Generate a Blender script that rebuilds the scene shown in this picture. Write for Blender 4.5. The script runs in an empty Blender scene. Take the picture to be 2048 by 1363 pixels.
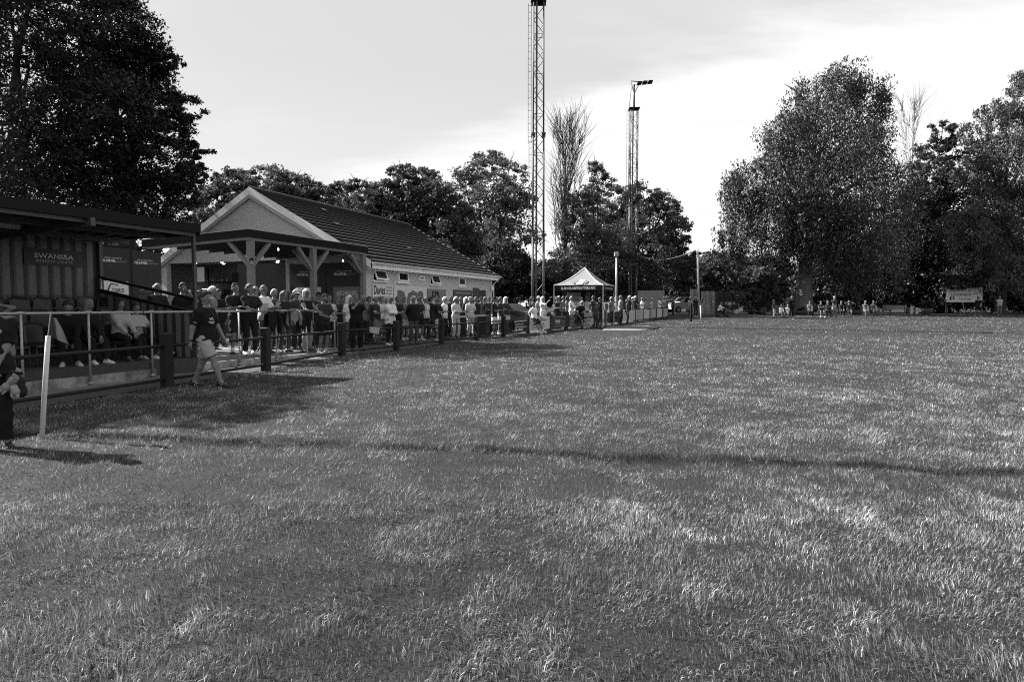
import bpy, math, random
import numpy as np
from mathutils import Vector, Matrix

random.seed(7)
RNG = np.random.default_rng(11)
SC = bpy.context.scene
COL = SC.collection
R = math.radians

# ------------------------------------------------------------------ camera
FPX, CX, CY, EYE = 1280.0, 1024.0, 681.5, 1.57
PITCH = math.atan(70.5 / FPX)
cam_d = bpy.data.cameras.new('camera')
cam_d.sensor_width = 36.0
cam_d.lens = 36.0 * FPX / 2048.0
cam_d.clip_start = 0.05
cam_d.clip_end = 3000
cam = bpy.data.objects.new('camera', cam_d)
COL.objects.link(cam)
cam.location = (0, 0, EYE)
cam.rotation_euler = (math.pi / 2 - PITCH, 0, 0)
SC.camera = cam

# ------------------------------------------------------------------ light
SUN_AZ = R(-71)          # clockwise from +Y (view direction)
SUN_EL = R(40)
world = bpy.data.worlds.new('World')
SC.world = world
world.use_nodes = True
wn, wl = world.node_tree.nodes, world.node_tree.links
for n in list(wn):
    wn.remove(n)
w_out = wn.new('ShaderNodeOutputWorld')
w_bg = wn.new('ShaderNodeBackground')
w_bg.inputs['Strength'].default_value = 0.073
wl.new(w_bg.outputs[0], w_out.inputs[0])
sky = wn.new('ShaderNodeTexSky')
sky.sky_type = 'NISHITA'
sky.sun_disc = False
sky.sun_elevation = SUN_EL
sky.sun_rotation = SUN_AZ
sky.air_density = 1.0
sky.dust_density = 1.2
sky.ozone_density = 1.0
bw = wn.new('ShaderNodeRGBToBW')
wl.new(sky.outputs[0], bw.inputs[0])


def wmath(op, a, b=None, clamp=False):
    n = wn.new('ShaderNodeMath')
    n.operation = op
    n.use_clamp = clamp
    for i, s in enumerate((a, b)):
        if s is None:
            continue
        if isinstance(s, (int, float)):
            n.inputs[i].default_value = s
        else:
            wl.new(s, n.inputs[i])
    return n.outputs[0]


w_tc = wn.new('ShaderNodeTexCoord')
w_sep = wn.new('ShaderNodeSeparateXYZ')
wl.new(w_tc.outputs['Generated'], w_sep.inputs[0])
w_z = wmath('ADD', wmath('MAXIMUM', w_sep.outputs[2], 0.0), 0.12)
w_px = wmath('DIVIDE', w_sep.outputs[0], w_z)
w_py = wmath('DIVIDE', w_sep.outputs[1], w_z)
w_cmb = wn.new('ShaderNodeCombineXYZ')
wl.new(w_px, w_cmb.inputs[0])
wl.new(w_py, w_cmb.inputs[1])
w_map = wn.new('ShaderNodeMapping')
w_map.inputs['Rotation'].default_value = (0, 0, R(35))
w_map.inputs['Scale'].default_value = (0.55, 1.5, 1)
wl.new(w_cmb.outputs[0], w_map.inputs[0])
w_no = wn.new('ShaderNodeTexNoise')
w_no.inputs['Scale'].default_value = 1.1
w_no.inputs['Detail'].default_value = 7
w_no.inputs['Roughness'].default_value = 0.58
wl.new(w_map.outputs[0], w_no.inputs['Vector'])
w_no2 = wn.new('ShaderNodeTexNoise')
w_no2.inputs['Scale'].default_value = 2.3
w_no2.inputs['Detail'].default_value = 6
w_no2.inputs['Roughness'].default_value = 0.55
wl.new(w_map.outputs[0], w_no2.inputs['Vector'])
# a bank of thin cloud beyond a straight front, ragged by the noise
w_front = wmath('ADD', wmath('MULTIPLY', w_px, 0.588), wmath('MULTIPLY', w_py, 0.809))
w_front = wmath('ADD', w_front, wmath('MULTIPLY', wmath('SUBTRACT', w_no.outputs[0], 0.5), 1.2))
w_mr = wn.new('ShaderNodeMapRange')
w_mr.interpolation_type = 'SMOOTHSTEP'
w_mr.inputs['From Min'].default_value = 1.80
w_mr.inputs['From Max'].default_value = 2.2
wl.new(w_front, w_mr.inputs['Value'])
w_mr2 = wn.new('ShaderNodeMapRange')
w_mr2.interpolation_type = 'SMOOTHSTEP'
w_mr2.inputs['From Min'].default_value = 0.47
w_mr2.inputs['From Max'].default_value = 0.85
w_mr2.inputs['To Max'].default_value = 0.55
wl.new(w_no.outputs[0], w_mr2.inputs['Value'])
w_cloud = wmath('MAXIMUM', w_mr.outputs[0], w_mr2.outputs[0])
w_mixv = wn.new('ShaderNodeMix')
w_mixv.data_type = 'FLOAT'
wl.new(w_cloud, w_mixv.inputs[0])
SKY_GAIN = 0.10
w_low = wmath('MULTIPLY', wmath('SUBTRACT', 1.0, wmath('MULTIPLY', wmath('MAXIMUM', w_sep.outputs[2], 0.0), 3.0), clamp=True), 0.75)   # haze brightens the sky towards the horizon
wl.new(wmath('MINIMUM', wmath('ADD', wmath('ADD', wmath('MULTIPLY', bw.outputs[0], SKY_GAIN), 2.95), w_low), 4.3), w_mixv.inputs[2])
wl.new(wmath('ADD', wmath('MULTIPLY', w_no2.outputs[0], 2.6), 3.35), w_mixv.inputs[3])
w_rgb = wn.new('ShaderNodeCombineColor')
for i in range(3):
    wl.new(w_mixv.outputs[0], w_rgb.inputs[i])
wl.new(w_rgb.outputs[0], w_bg.inputs['Color'])

sun_d = bpy.data.lights.new('sun', 'SUN')
sun_d.energy = 5.0
sun_d.angle = R(0.53)
sun_d.color = (1, 1, 1)
sun = bpy.data.objects.new('sun', sun_d)
COL.objects.link(sun)
sv = Vector((math.sin(SUN_AZ) * math.cos(SUN_EL), math.cos(SUN_AZ) * math.cos(SUN_EL), math.sin(SUN_EL)))
sun.rotation_euler = sv.to_track_quat('Z', 'Y').to_euler()
sun.location = (-30, 30, 40)

vs = SC.view_settings
vs.view_transform = 'Standard'
vs.look = 'None'
vs.gamma = 1.0
vs.exposure = 1.65
vs.use_curve_mapping = False
SC.cycles.filter_width = 1.1
SC.cycles.use_denoising = False
SC.cycles.max_bounces = 5
SC.cycles.diffuse_bounces = 3
SC.cycles.glossy_bounces = 2
SC.cycles.transmission_bounces = 3
SC.cycles.transparent_max_bounces = 6

# ------------------------------------------------------------------ geometry helpers
_cp, _sp = math.cos(PITCH), math.sin(PITCH)


def ray(px, py):
    xc, yc = (px - CX) / FPX, -(py - CY) / FPX
    return Vector((xc, _cp + yc * _sp, -_sp + yc * _cp))


def atd(px, py, Y):
    d = ray(px, py)
    return Vector((0, 0, EYE)) + d * (Y / d.y)


def sstep(a, b, x):
    t = min(1, max(0, (x - a) / (b - a)))
    return t * t * (3 - 2 * t)


def g(x, y):
    return 0.7 * sstep(25, 66, y)


def on_ground(px, py):
    z = 0.0
    for _ in range(30):
        d = ray(px, py)
        t = (z - EYE) / d.z
        p = Vector((0, 0, EYE)) + d * t
        z = 0.5 * z + 0.5 * g(p.x, p.y)
    p.z = g(p.x, p.y)
    return p


ANG = R(21)
SU, CU = math.sin(ANG), math.cos(ANG)


def uv(u, v, z=0.0):
    return Vector((SU * u - CU * v, CU * u + SU * v, z))


UVF = Matrix(((SU, -CU, 0, 0), (CU, SU, 0, 0), (0, 0, 1, 0), (0, 0, 0, 1)))
IDM = Matrix.Identity(4)

# ------------------------------------------------------------------ materials
_mats = {}


def mat(v, rough=0.75, name=None, noise=0.12, nscale=6.0, bump=0.0, bscale=60.0, metal=0.0, spec=0.3,
        emit=None, attr=None, trans=0.0, stain=0.0, alpha=None):
    key = (round(v, 3), rough, name, noise, nscale, bump, bscale, metal, spec, emit, attr, trans, stain, alpha)
    if key in _mats:
        return _mats[key]
    m = bpy.data.materials.new(name or 'tone_%03d' % int(v * 1000))
    m.use_nodes = True
    nt = m.node_tree
    nn, nl = nt.nodes, nt.links
    b = nn['Principled BSDF']
    b.inputs['Roughness'].default_value = rough
    b.inputs['Metallic'].default_value = metal
    b.inputs['Specular IOR Level'].default_value = spec
    tc = nn.new('ShaderNodeTexCoord')

    def m2(op, a, c):
        n = nn.new('ShaderNodeMath')
        n.operation = op
        for i, s in enumerate((a, c)):
            if isinstance(s, (int, float)):
                n.inputs[i].default_value = s
            else:
                nl.new(s, n.inputs[i])
        return n.outputs[0]
    val = v
    if noise > 0:
        n = nn.new('ShaderNodeTexNoise')
        n.inputs['Scale'].default_value = nscale
        n.inputs['Detail'].default_value = 5
        nl.new(tc.outputs['Object'], n.inputs['Vector'])
        val = m2('MULTIPLY', v, m2('ADD', 1 - noise * 2, m2('MULTIPLY', n.outputs[0], noise * 4)))
    if stain > 0:
        n = nn.new('ShaderNodeTexNoise')
        n.inputs['Scale'].default_value = 1.7
        n.inputs['Detail'].default_value = 8
        n.inputs['Roughness'].default_value = 0.7
        nl.new(tc.outputs['Object'], n.inputs['Vector'])
        mr = nn.new('ShaderNodeMapRange')
        mr.inputs['From Min'].default_value = 0.42
        mr.inputs['From Max'].default_value = 0.62
        mr.inputs['To Min'].default_value = 1.0
        mr.inputs['To Max'].default_value = 1 - stain
        nl.new(n.outputs[0], mr.inputs['Value'])
        val = m2('MULTIPLY', val, mr.outputs[0])
    if attr:
        a = nn.new('ShaderNodeAttribute')
        a.attribute_name = attr
        val = m2('MULTIPLY', val, a.outputs['Fac'])
    if not isinstance(val, (int, float)):
        c = nn.new('ShaderNodeCombineColor')
        for i in range(3):
            nl.new(val, c.inputs[i])
        col = c.outputs[0]
        nl.new(col, b.inputs['Base Color'])
    else:
        col = None
        b.inputs['Base Color'].default_value = (v, v, v, 1)
    if bump > 0:
        n = nn.new('ShaderNodeTexNoise')
        n.inputs['Scale'].default_value = bscale
        n.inputs['Detail'].default_value = 4
        nl.new(tc.outputs['Object'], n.inputs['Vector'])
        bp = nn.new('ShaderNodeBump')
        bp.inputs['Strength'].default_value = bump
        bp.inputs['Distance'].default_value = 0.02
        nl.new(n.outputs[0], bp.inputs['Height'])
        nl.new(bp.outputs[0], b.inputs['Normal'])
    if emit:
        b.inputs['Emission Color'].default_value = (1, 1, 1, 1)
        b.inputs['Emission Strength'].default_value = emit
    if trans > 0:
        t = nn.new('ShaderNodeBsdfTranslucent')
        if col is not None:
            nl.new(col, t.inputs['Color'])
        else:
            t.inputs['Color'].default_value = (v, v, v, 1)
        mx = nn.new('ShaderNodeMixShader')
        mx.inputs[0].default_value = trans
        nl.new(b.outputs[0], mx.inputs[1])
        nl.new(t.outputs[0], mx.inputs[2])
        nl.new(mx.outputs[0], nn['Material Output'].inputs[0])
    _mats[key] = m
    return m


# ------------------------------------------------------------------ objects
ORG = {}          # object name -> world origin of unrotated parents


def tag(o, label=None, cat=None, group=None, kind=None):
    if label:
        o['label'] = label
    if cat:
        o['category'] = cat
    if group:
        o['group'] = group
    if kind:
        o['kind'] = kind
    return o


def empty(name, loc=(0, 0, 0), rz=0.0, parent=None):
    o = bpy.data.objects.new(name, None)
    o.empty_display_size = 0.2
    COL.objects.link(o)
    o.location = loc
    o.rotation_euler = (0, 0, rz)
    ORG[o.name] = Vector(loc)
    if parent:
        o.parent = parent
    return o


def thing(name, label, cat, loc=(0, 0, 0), rz=0.0, group=None):
    return tag(empty(name, loc, rz), label, cat, group)


def mesh_np(name, verts, faces, attr=None):
    """faces: (M,k) int array, all the same k"""
    me = bpy.data.meshes.new(name)
    verts = np.asarray(verts, dtype=np.float32)
    faces = np.asarray(faces, dtype=np.int32)
    k = faces.shape[1]
    me.vertices.add(len(verts))
    me.vertices.foreach_set('co', verts.ravel())
    me.loops.add(faces.size)
    me.loops.foreach_set('vertex_index', faces.ravel())
    me.polygons.add(len(faces))
    me.polygons.foreach_set('loop_start', np.arange(0, faces.size, k, dtype=np.int32))
    me.polygons.foreach_set('loop_total', np.full(len(faces), k, dtype=np.int32))
    if attr is not None:
        a = me.attributes.new('shade', 'FLOAT', 'POINT')
        a.data.foreach_set('value', np.asarray(attr, dtype=np.float32))
    me.update()
    return me


def link(name, me, m=None, parent=None, smooth=False, loc=None):
    o = bpy.data.objects.new(name, me)
    COL.objects.link(o)
    if m is not None and me is not None and len(me.materials) == 0:
        me.materials.append(m)
    if smooth:
        me.polygons.foreach_set('use_smooth', np.ones(len(me.polygons), dtype=bool))
    if parent is not None:
        o.parent = parent
    if loc is not None:
        o.location = loc
    return o


class MB:
    """collects boxes, bars, tubes and prisms; build() links them as one mesh object"""

    def __init__(self, frame=IDM):
        self.v, self.f, self.M = [], [], frame

    def add(self, vs, fs):
        n = len(self.v)
        self.v += [self.M @ Vector(p) for p in vs]
        self.f += [tuple(i + n for i in q) for q in fs]
        return self

    def box(self, a, b):
        x0, y0, z0 = a
        x1, y1, z1 = b
        self.add([(x0, y0, z0), (x1, y0, z0), (x1, y1, z0), (x0, y1, z0), (x0, y0, z1), (x1, y0, z1), (x1, y1, z1), (x0, y1, z1)],
                 [(3, 2, 1, 0), (4, 5, 6, 7), (0, 1, 5, 4), (1, 2, 6, 5), (2, 3, 7, 6), (3, 0, 4, 7)])
        return self

    def bbox(self, a, b, c=0.01):
        """box with chamfered vertical and top edges"""
        x0, y0, z0 = a
        x1, y1, z1 = b
        c = min(c, (x1 - x0) * .45, (y1 - y0) * .45, (z1 - z0) * .45)

        def ring(d, z):
            i = d
            return [(x0 + i + c, y0 + i, z), (x1 - i - c, y0 + i, z), (x1 - i, y0 + i + c, z), (x1 - i, y1 - i - c, z),
                    (x1 - i - c, y1 - i, z), (x0 + i + c, y1 - i, z), (x0 + i, y1 - i - c, z), (x0 + i, y0 + i + c, z)]
        vs = ring(0, z0) + ring(0, z1 - c) + ring(c, z1)
        fs = [tuple(range(7, -1, -1)), tuple(range(16, 24))]
        for r in (0, 8):
            for i in range(8):
                j = (i + 1) % 8
                fs.append((r + i, r + j, r + 8 + j, r + 8 + i))
        return self.add(vs, fs)

    def bar(self, p, q, w, h=None, up=(0, 0, 1)):
        """rectangular bar from p to q"""
        h = h or w
        p, q = Vector(p), Vector(q)
        d = (q - p).normalized()
        s = d.cross(Vector(up))
        if s.length < 1e-4:
            s = d.cross(Vector((1, 0, 0)))
        s.normalize()
        t = s.cross(d)
        s, t = s * w / 2, t * h / 2
        vs = [p - s - t, p + s - t, p + s + t, p - s + t, q - s - t, q + s - t, q + s + t, q - s + t]
        return self.add(vs, [(0, 1, 2, 3), (7, 6, 5, 4), (4, 5, 1, 0), (5, 6, 2, 1), (6, 7, 3, 2), (7, 4, 0, 3)])

    def tube(self, pts, rad, n=8, cap=True):
        pts = [Vector(p) for p in pts]
        if isinstance(rad, (int, float)):
            rad = [rad] * len(pts)
        vs, fs = [], []
        ref = None
        for i, p in enumerate(pts):
            a = pts[max(0, i - 1)]
            b = pts[min(len(pts) - 1, i + 1)]
            d = (b - a)
            d = d.normalized() if d.length > 1e-9 else Vector((0, 0, 1))
            if ref is None:
                ref = Vector((1, 0, 0)) if abs(d.x) < 0.8 else Vector((0, 1, 0))
            s = d.cross(ref).normalized()
            t = s.cross(d)
            ref = -d.cross(s)
            ref = t
            for k in range(n):
                an = 2 * math.pi * k / n
                vs.append(p + (s * math.cos(an) + t * math.sin(an)) * rad[i])
            s = None
        for i in range(len(pts) - 1):
            for k in range(n):
                k2 = (k + 1) % n
                fs.append((i * n + k, (i + 1) * n + k, (i + 1) * n + k2, i * n + k2))
        if cap:
            fs.append(tuple(range(n)))
            fs.append(tuple(range((len(pts) - 1) * n + n - 1, (len(pts) - 1) * n - 1, -1)))
        return self.add(vs, fs)

    def lathe(self, c, prof, n=16):
        """prof: [(r,z)] about vertical axis at c"""
        vs, fs = [], []
        for r, z in prof:
            for k in range(n):
                a = 2 * math.pi * k / n
                vs.append((c[0] + r * math.cos(a), c[1] + r * math.sin(a), c[2] + z))
        for i in range(len(prof) - 1):
            for k in range(n):
                k2 = (k + 1) % n
                fs.append((i * n + k, i * n + k2, (i + 1) * n + k2, (i + 1) * n + k))
        fs.append(tuple(range(n - 1, -1, -1)))
        fs.append(tuple(range((len(prof) - 1) * n, len(prof) * n)))
        return self.add(vs, fs)

    def prism(self, poly, off):
        """polygon of 3d points swept by vector off"""
        off = Vector(off)
        n = len(poly)
        vs = [Vector(p) for p in poly] + [Vector(p) + off for p in poly]
        fs = [tuple(range(n)), tuple(range(2 * n - 1, n - 1, -1))]
        for i in range(n):
            j = (i + 1) % n
            fs.append((j, i, n + i, n + j))
        return self.add(vs, fs)

    def ell(self, c, r, n=8, m=6):
        vs, fs = [], []
        c = Vector(c)
        for i in range(1, m):
            ph = math.pi * i / m
            for k in range(n):
                a = 2 * math.pi * k / n
                vs.append((c.x + r[0] * math.sin(ph) * math.cos(a), c.y + r[1] * math.sin(ph) * math.sin(a), c.z + r[2] * math.cos(ph)))
        t = len(vs)
        vs += [(c.x, c.y, c.z + r[2]), (c.x, c.y, c.z - r[2])]
        for i in range(m - 2):
            for k in range(n):
                k2 = (k + 1) % n
                fs.append((i * n + k, (i + 1) * n + k, (i + 1) * n + k2, i * n + k2))
        for k in range(n):
            k2 = (k + 1) % n
            fs.append((t, k, k2))
            fs.append((t + 1, (m - 2) * n + k2, (m - 2) * n + k))
        return self.add(vs, fs)

    def build(self, name, m, parent=None, smooth=False, kind=None, local=False):
        me = bpy.data.meshes.new(name)
        off = Vector((0, 0, 0))
        loc = None
        if parent is not None and not local:
            off = ORG.get(parent.name, Vector((0, 0, 0)))
        elif parent is None and not local and self.v:
            lo = Vector((sum(p.x for p in self.v) / len(self.v), sum(p.y for p in self.v) / len(self.v), min(p.z for p in self.v)))
            off = lo
            loc = lo
        me.from_pydata([tuple(p - off) for p in self.v], [], self.f)
        me.update()
        o = link(name, me, m, parent, smooth, loc)
        ORG[o.name] = off if parent is None or not local else Vector((0, 0, 0))
        if kind:
            o['kind'] = kind
        return o


def part(name, m, parent, fn, frame=IDM, smooth=False):
    b = MB(frame)
    fn(b)
    return b.build(name, m, parent, smooth)


def copy_tree(o, parent=None):
    c = o.copy()
    COL.objects.link(c)
    c.parent = parent
    for ch in list(o.children):
        copy_tree(ch, c)
    return c


_text_cache = {}


def text(name, s, origin, ex, ez, w, h, m, parent, bold=0.0, depth=0.004, spacing=1.0):
    """flat lettering: box w x h with its lower left corner at origin, ex = reading direction, ez = up"""
    if '#' in s:        # print too small to read in the photograph: one small block for each character
        rs = random.Random(s + name + str(round(w, 2)))
        ex, ez = Vector(ex).normalized(), Vector(ez).normalized()
        nrm = ex.cross(ez)
        b = MB()
        st = w / len(s)
        for i, ch in enumerate(s):
            if ch == ' ':
                continue
            x0, x1 = st * (i + .08), st * (i + rs.uniform(.72, .9))
            z0, z1 = 0, h * rs.uniform(.72, 1.0)
            q = Vector(origin) + nrm * depth
            b.add([q + ex * x0 + ez * z0, q + ex * x1 + ez * z0, q + ex * x1 + ez * z1, q + ex * x0 + ez * z1], [(0, 1, 2, 3)])
        o = b.build(name, m, parent)
        o['kind'] = 'stuff'
        return o
    key = (s, bold, spacing)
    if key not in _text_cache:
        cu = bpy.data.curves.new('lettering', 'FONT')
        cu.body = s
        cu.size = 1
        cu.offset = bold
        cu.space_character = spacing
        cu.resolution_u = 2
        cu.fill_mode = 'BOTH'
        ob = bpy.data.objects.new('lettering_tmp', cu)
        COL.objects.link(ob)
        dg = bpy.context.evaluated_depsgraph_get()
        me = bpy.data.meshes.new_from_object(ob.evaluated_get(dg))
        vs_ = np.empty(len(me.vertices) * 3, dtype=np.float32)
        me.vertices.foreach_get('co', vs_)
        vs_ = vs_.reshape(-1, 3)
        fs_ = [tuple(p.vertices) for p in me.polygons]
        bpy.data.objects.remove(ob)
        bpy.data.curves.remove(cu)
        bpy.data.meshes.remove(me)
        _text_cache[key] = (vs_, fs_)
    vs_, fs_ = _text_cache[key]
    lo, hi = vs_.min(0), vs_.max(0)
    ex, ez = Vector(ex).normalized(), Vector(ez).normalized()
    nrm = ex.cross(ez)
    b = MB()
    pts = []
    for p in vs_:
        a = (p[0] - lo[0]) / (hi[0] - lo[0]) * w
        c = (p[1] - lo[1]) / (hi[1] - lo[1]) * h
        pts.append(Vector(origin) + ex * a + ez * c + nrm * depth)
    b.add(pts, fs_)
    return b.build(name, m, parent)
# ------------------------------------------------------------------ ground
FENCE_PX = [(335, 774), (532, 742), (684, 713), (793, 701), (883, 688.5), (953, 681), (1007, 674), (1055, 667), (1098, 661.5),
            (1132, 658), (1187, 652.5), (1211, 650.5), (1238, 646.5), (1269, 643), (1285, 641), (1297.5, 639.5), (1310.5, 638.2), (1323, 637), (1334, 636)]
FENCE = [on_ground(*p) for p in FENCE_PX]
F0 = FENCE[0] + (FENCE[0] - FENCE[1]).normalized() * 3.3   # rail end, left of the first post


def vnoise(x, y, s, seed=0):
    """value noise 0..1 on arrays"""
    x, y = np.asarray(x) / s, np.asarray(y) / s
    xi, yi = np.floor(x).astype(np.int64), np.floor(y).astype(np.int64)
    fx, fy = x - xi, y - yi
    fx, fy = fx * fx * (3 - 2 * fx), fy * fy * (3 - 2 * fy)

    def hsh(a, b):
        n = (a * 374761393 + b * 668265263 + seed * 974711) & 0x7fffffff
        n = ((n ^ (n >> 13)) * 1274126177) & 0x7fffffff
        return ((n ^ (n >> 16)) & 0xffff) / 65535.0
    return (hsh(xi, yi) * (1 - fx) + hsh(xi + 1, yi) * fx) * (1 - fy) + (hsh(xi, yi + 1) * (1 - fx) + hsh(xi + 1, yi + 1) * fx) * fy


def gnp(y):
    t = np.clip((y - 25) / 41.0, 0, 1)
    return 0.7 * t * t * (3 - 2 * t)


def bumps(x, y):
    fall = np.clip(1 - (np.hypot(x, y) - 6) / 20, 0, 1)
    return (vnoise(x, y, 1.3, 3) - 0.5) * 0.05 * fall + (vnoise(x, y, 0.45, 4) - 0.5) * 0.03 * fall


def grid_sheet(name, xs, ys, m, dz=0.0, relief=True):
    X, Y = np.meshgrid(xs, ys)
    Z = gnp(Y) + dz
    if relief:
        Z = Z + bumps(X, Y)
    V = np.stack([X.ravel(), Y.ravel(), Z.ravel()], 1)
    ny, nx = X.shape
    idx = np.arange(nx * ny).reshape(ny, nx)
    Fq = np.stack([idx[:-1, :-1].ravel(), idx[:-1, 1:].ravel(), idx[1:, 1:].ravel(), idx[1:, :-1].ravel()], 1)
    me = mesh_np(name, V, Fq)
    o = link(name, me, m, smooth=True)
    o['kind'] = 'structure'
    return o


m_soil = mat(0.011, 0.95, 'turf_soil', noise=0.3, nscale=3.0, bump=0.6, bscale=40)
xs = np.concatenate([[-900, -400, -200, -120], np.arange(-80, -14, 4.0), np.arange(-14, 14.1, 0.25), np.arange(18, 120, 4.0), [160, 250, 450, 900]])
ys = np.concatenate([[-300, -100, -40, -12], np.arange(-4, 22, 0.25), np.arange(22, 100, 2.0), [120, 160, 240, 400, 900]])
grid_sheet('pitch_ground', xs, ys, m_soil)

# pitch lines, image pixels projected onto the ground
FLAG_NEAR = on_ground(83, 877)
FLAG_FAR = on_ground(1402, 640.6)
LINE_NEAR = [on_ground(83, 874), on_ground(600, 888), on_ground(1024, 905), on_ground(1500, 925), on_ground(2048, 950), on_ground(2400, 970)]
LINE_FAR = [on_ground(1230, 668), on_ground(1500, 667), on_ground(2048, 664), on_ground(2500, 662)]


def seg_dist(x, y, pts):
    d = np.full(np.shape(x), 1e9)
    for a, b in zip(pts[:-1], pts[1:]):
        ab = np.array([b.x - a.x, b.y - a.y])
        L = ab @ ab
        t = np.clip(((x - a.x) * ab[0] + (y - a.y) * ab[1]) / L, 0, 1)
        d = np.minimum(d, np.hypot(x - a.x - t * ab[0], y - a.y - t * ab[1]))
    return d


FX = np.array([F0.x - 9] + [F0.x] + [p.x for p in FENCE] + [40.0])
FY = np.array([F0.y - 16] + [F0.y] + [p.y for p in FENCE] + [64.0])


def left_of_fence(x, y, off=0.0):
    """True behind the fence line (fence x as a function of y)"""
    return x < np.interp(y, FY, FX) - off


def seg_side(x, y, pts):
    """signed distance across a polyline running left to right"""
    return y - np.interp(x, [p.x for p in pts], [p.y for p in pts])


def make_grass():
    P, W, Hh = [], [], []
    rings = [(1.7, 3.2, 8500), (3.2, 5, 6200), (5, 8, 3500), (8, 12, 1800), (12, 20, 640), (20, 32, 185), (32, 48, 75), (48, 67, 32)]
    outV, outF, outA = [], [], []
    base = 0
    tri3, tri1 = [], []
    Vall, Tall, Aall = [], [], []
    for (a, b, dens) in rings:
        hw = 0.82 * b + 1.5
        n = int((b - a) * 2 * hw * dens)
        y = RNG.uniform(a, b, n)
        x = RNG.uniform(-hw, hw, n)
        keep = np.abs(x) < 0.82 * y + 1.5
        keep &= ~left_of_fence(x, y, 0.10 + (vnoise(x, y, 0.4, 9) - 0.3) * 0.25)
        keep &= ~((y > 62.5) & (vnoise(x, y, 1.5, 21) < (y - 62.5) / 4.5))
        # hard-standing by the pitch gate has no grass
        keep &= ~((seg_dist(x, y, PATCH) < 0.9))
        # thin patches
        thin = vnoise(x, y, 0.22, 17) * 0.6 + vnoise(x, y, 1.1, 18) * 0.4
        keep &= (thin > 0.25) | (RNG.random(n) < 0.55)
        x, y = x[keep], y[keep]
        n = len(x)
        cl = vnoise(x, y, 0.16, 5)
        cl2 = vnoise(x, y, 0.75, 6)
        cl3 = vnoise(x, y, 3.2, 7)
        dn = seg_dist(x, y, LINE_NEAR)
        df = seg_dist(x, y, LINE_FAR)
        dt = seg_dist(x, y, [FLAG_NEAR, FLAG_FAR])
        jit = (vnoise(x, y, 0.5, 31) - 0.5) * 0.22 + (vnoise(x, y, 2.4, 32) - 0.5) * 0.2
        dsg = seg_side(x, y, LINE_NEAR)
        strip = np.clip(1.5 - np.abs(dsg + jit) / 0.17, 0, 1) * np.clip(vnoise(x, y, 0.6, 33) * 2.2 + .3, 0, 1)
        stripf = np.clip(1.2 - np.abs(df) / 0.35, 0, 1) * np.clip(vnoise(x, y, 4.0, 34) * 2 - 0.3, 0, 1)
        paint = np.clip(1.1 - dt / 0.16, 0, 1) * np.clip((y - 14) / 16, 0.12, 1)
        h = (0.026 + 0.038 * cl ** 1.5 + 0.014 * cl2) * RNG.uniform(0.5, 1.3, n)
        h *= np.where(y > 30, 0.85, 1.0)
        dfc = np.interp(y, FY, FX)
        h *= 1 + 0.9 * np.clip(1 - (x - dfc) / 0.35, 0, 1) * vnoise(x, y, 0.5, 44)
        h *= 1 + 0.35 * strip
        wdt = np.maximum(0.0016, y * 0.00040) * RNG.uniform(0.7, 1.4, n)
        # lean: tufts share a direction
        ang = 2 * math.pi * (vnoise(x, y, 0.7, 8) * 1.4 + vnoise(x, y, 0.14, 12) * 0.5) + RNG.normal(0, 0.9, n)
        lean = np.clip(RNG.normal(0.50, 0.28, n) + 0.55 * (vnoise(x, y, 0.33, 14) - 0.4), 0.03, 1.25)
        lx, ly = np.cos(ang), np.sin(ang)
        fa = RNG.uniform(0, math.pi, n)
        wx, wy = np.cos(fa) * wdt, np.sin(fa) * wdt
        z = gnp(y) + bumps(x, y) - 0.004
        sh = 0.46 + 0.85 * cl2 * cl + 0.20 * cl3 + 0.25 * vnoise(x, y, 0.4, 41)
        dead = RNG.random(n) < (0.05 + 0.22 * (vnoise(x, y, 0.2, 25) > 0.72))
        sh = np.where(dead, sh * 3.0, sh) * RNG.uniform(0.4, 1.6, n)
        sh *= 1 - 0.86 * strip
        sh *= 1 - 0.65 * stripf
        sh = sh * (1 - paint) + paint * RNG.uniform(1.6, 4.0, n)
        ml = h * np.sin(lean * 0.5) * 0.5
        mz = h * np.cos(lean * 0.5) * 0.55
        tl = h * np.sin(lean)
        tz = h * np.cos(np.minimum(lean, 1.35)) * 0.95
        if b <= 5:
            V = np.zeros((n, 5, 3))
            V[:, 0] = np.stack([x - wx, y - wy, z], 1)
            V[:, 1] = np.stack([x + wx, y + wy, z], 1)
            V[:, 2] = np.stack([x + lx * ml - wx * .8, y + ly * ml - wy * .8, z + mz], 1)
            V[:, 3] = np.stack([x + lx * ml + wx * .8, y + ly * ml + wy * .8, z + mz], 1)
            V[:, 4] = np.stack([x + lx * tl, y + ly * tl, z + tz], 1)
            i = np.arange(n)[:, None] * 5 + base
            T = np.concatenate([i + [0, 1, 3], i + [0, 3, 2], i + [2, 3, 4]], 0)
            k = 5
        else:
            V = np.zeros((n, 3, 3))
            V[:, 0] = np.stack([x - wx, y - wy, z], 1)
            V[:, 1] = np.stack([x + wx, y + wy, z], 1)
            V[:, 2] = np.stack([x + lx * tl, y + ly * tl, z + tz], 1)
            i = np.arange(n)[:, None] * 3 + base
            T = i + [0, 1, 2]
            k = 3
        Vall.append(V.reshape(-1, 3))
        Tall.append(T)
        Aall.append(np.repeat(sh, k))
        base += n * k
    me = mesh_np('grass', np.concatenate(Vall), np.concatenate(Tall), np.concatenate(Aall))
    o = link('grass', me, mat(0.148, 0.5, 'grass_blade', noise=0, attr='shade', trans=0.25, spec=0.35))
    tag(o, 'short worn grass covering the whole rugby pitch', 'grass', kind='stuff')
    print('grass tris', len(me.polygons))
    return o


PATCH = [on_ground(1215, 656), on_ground(1285, 657)]
make_grass()

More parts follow.
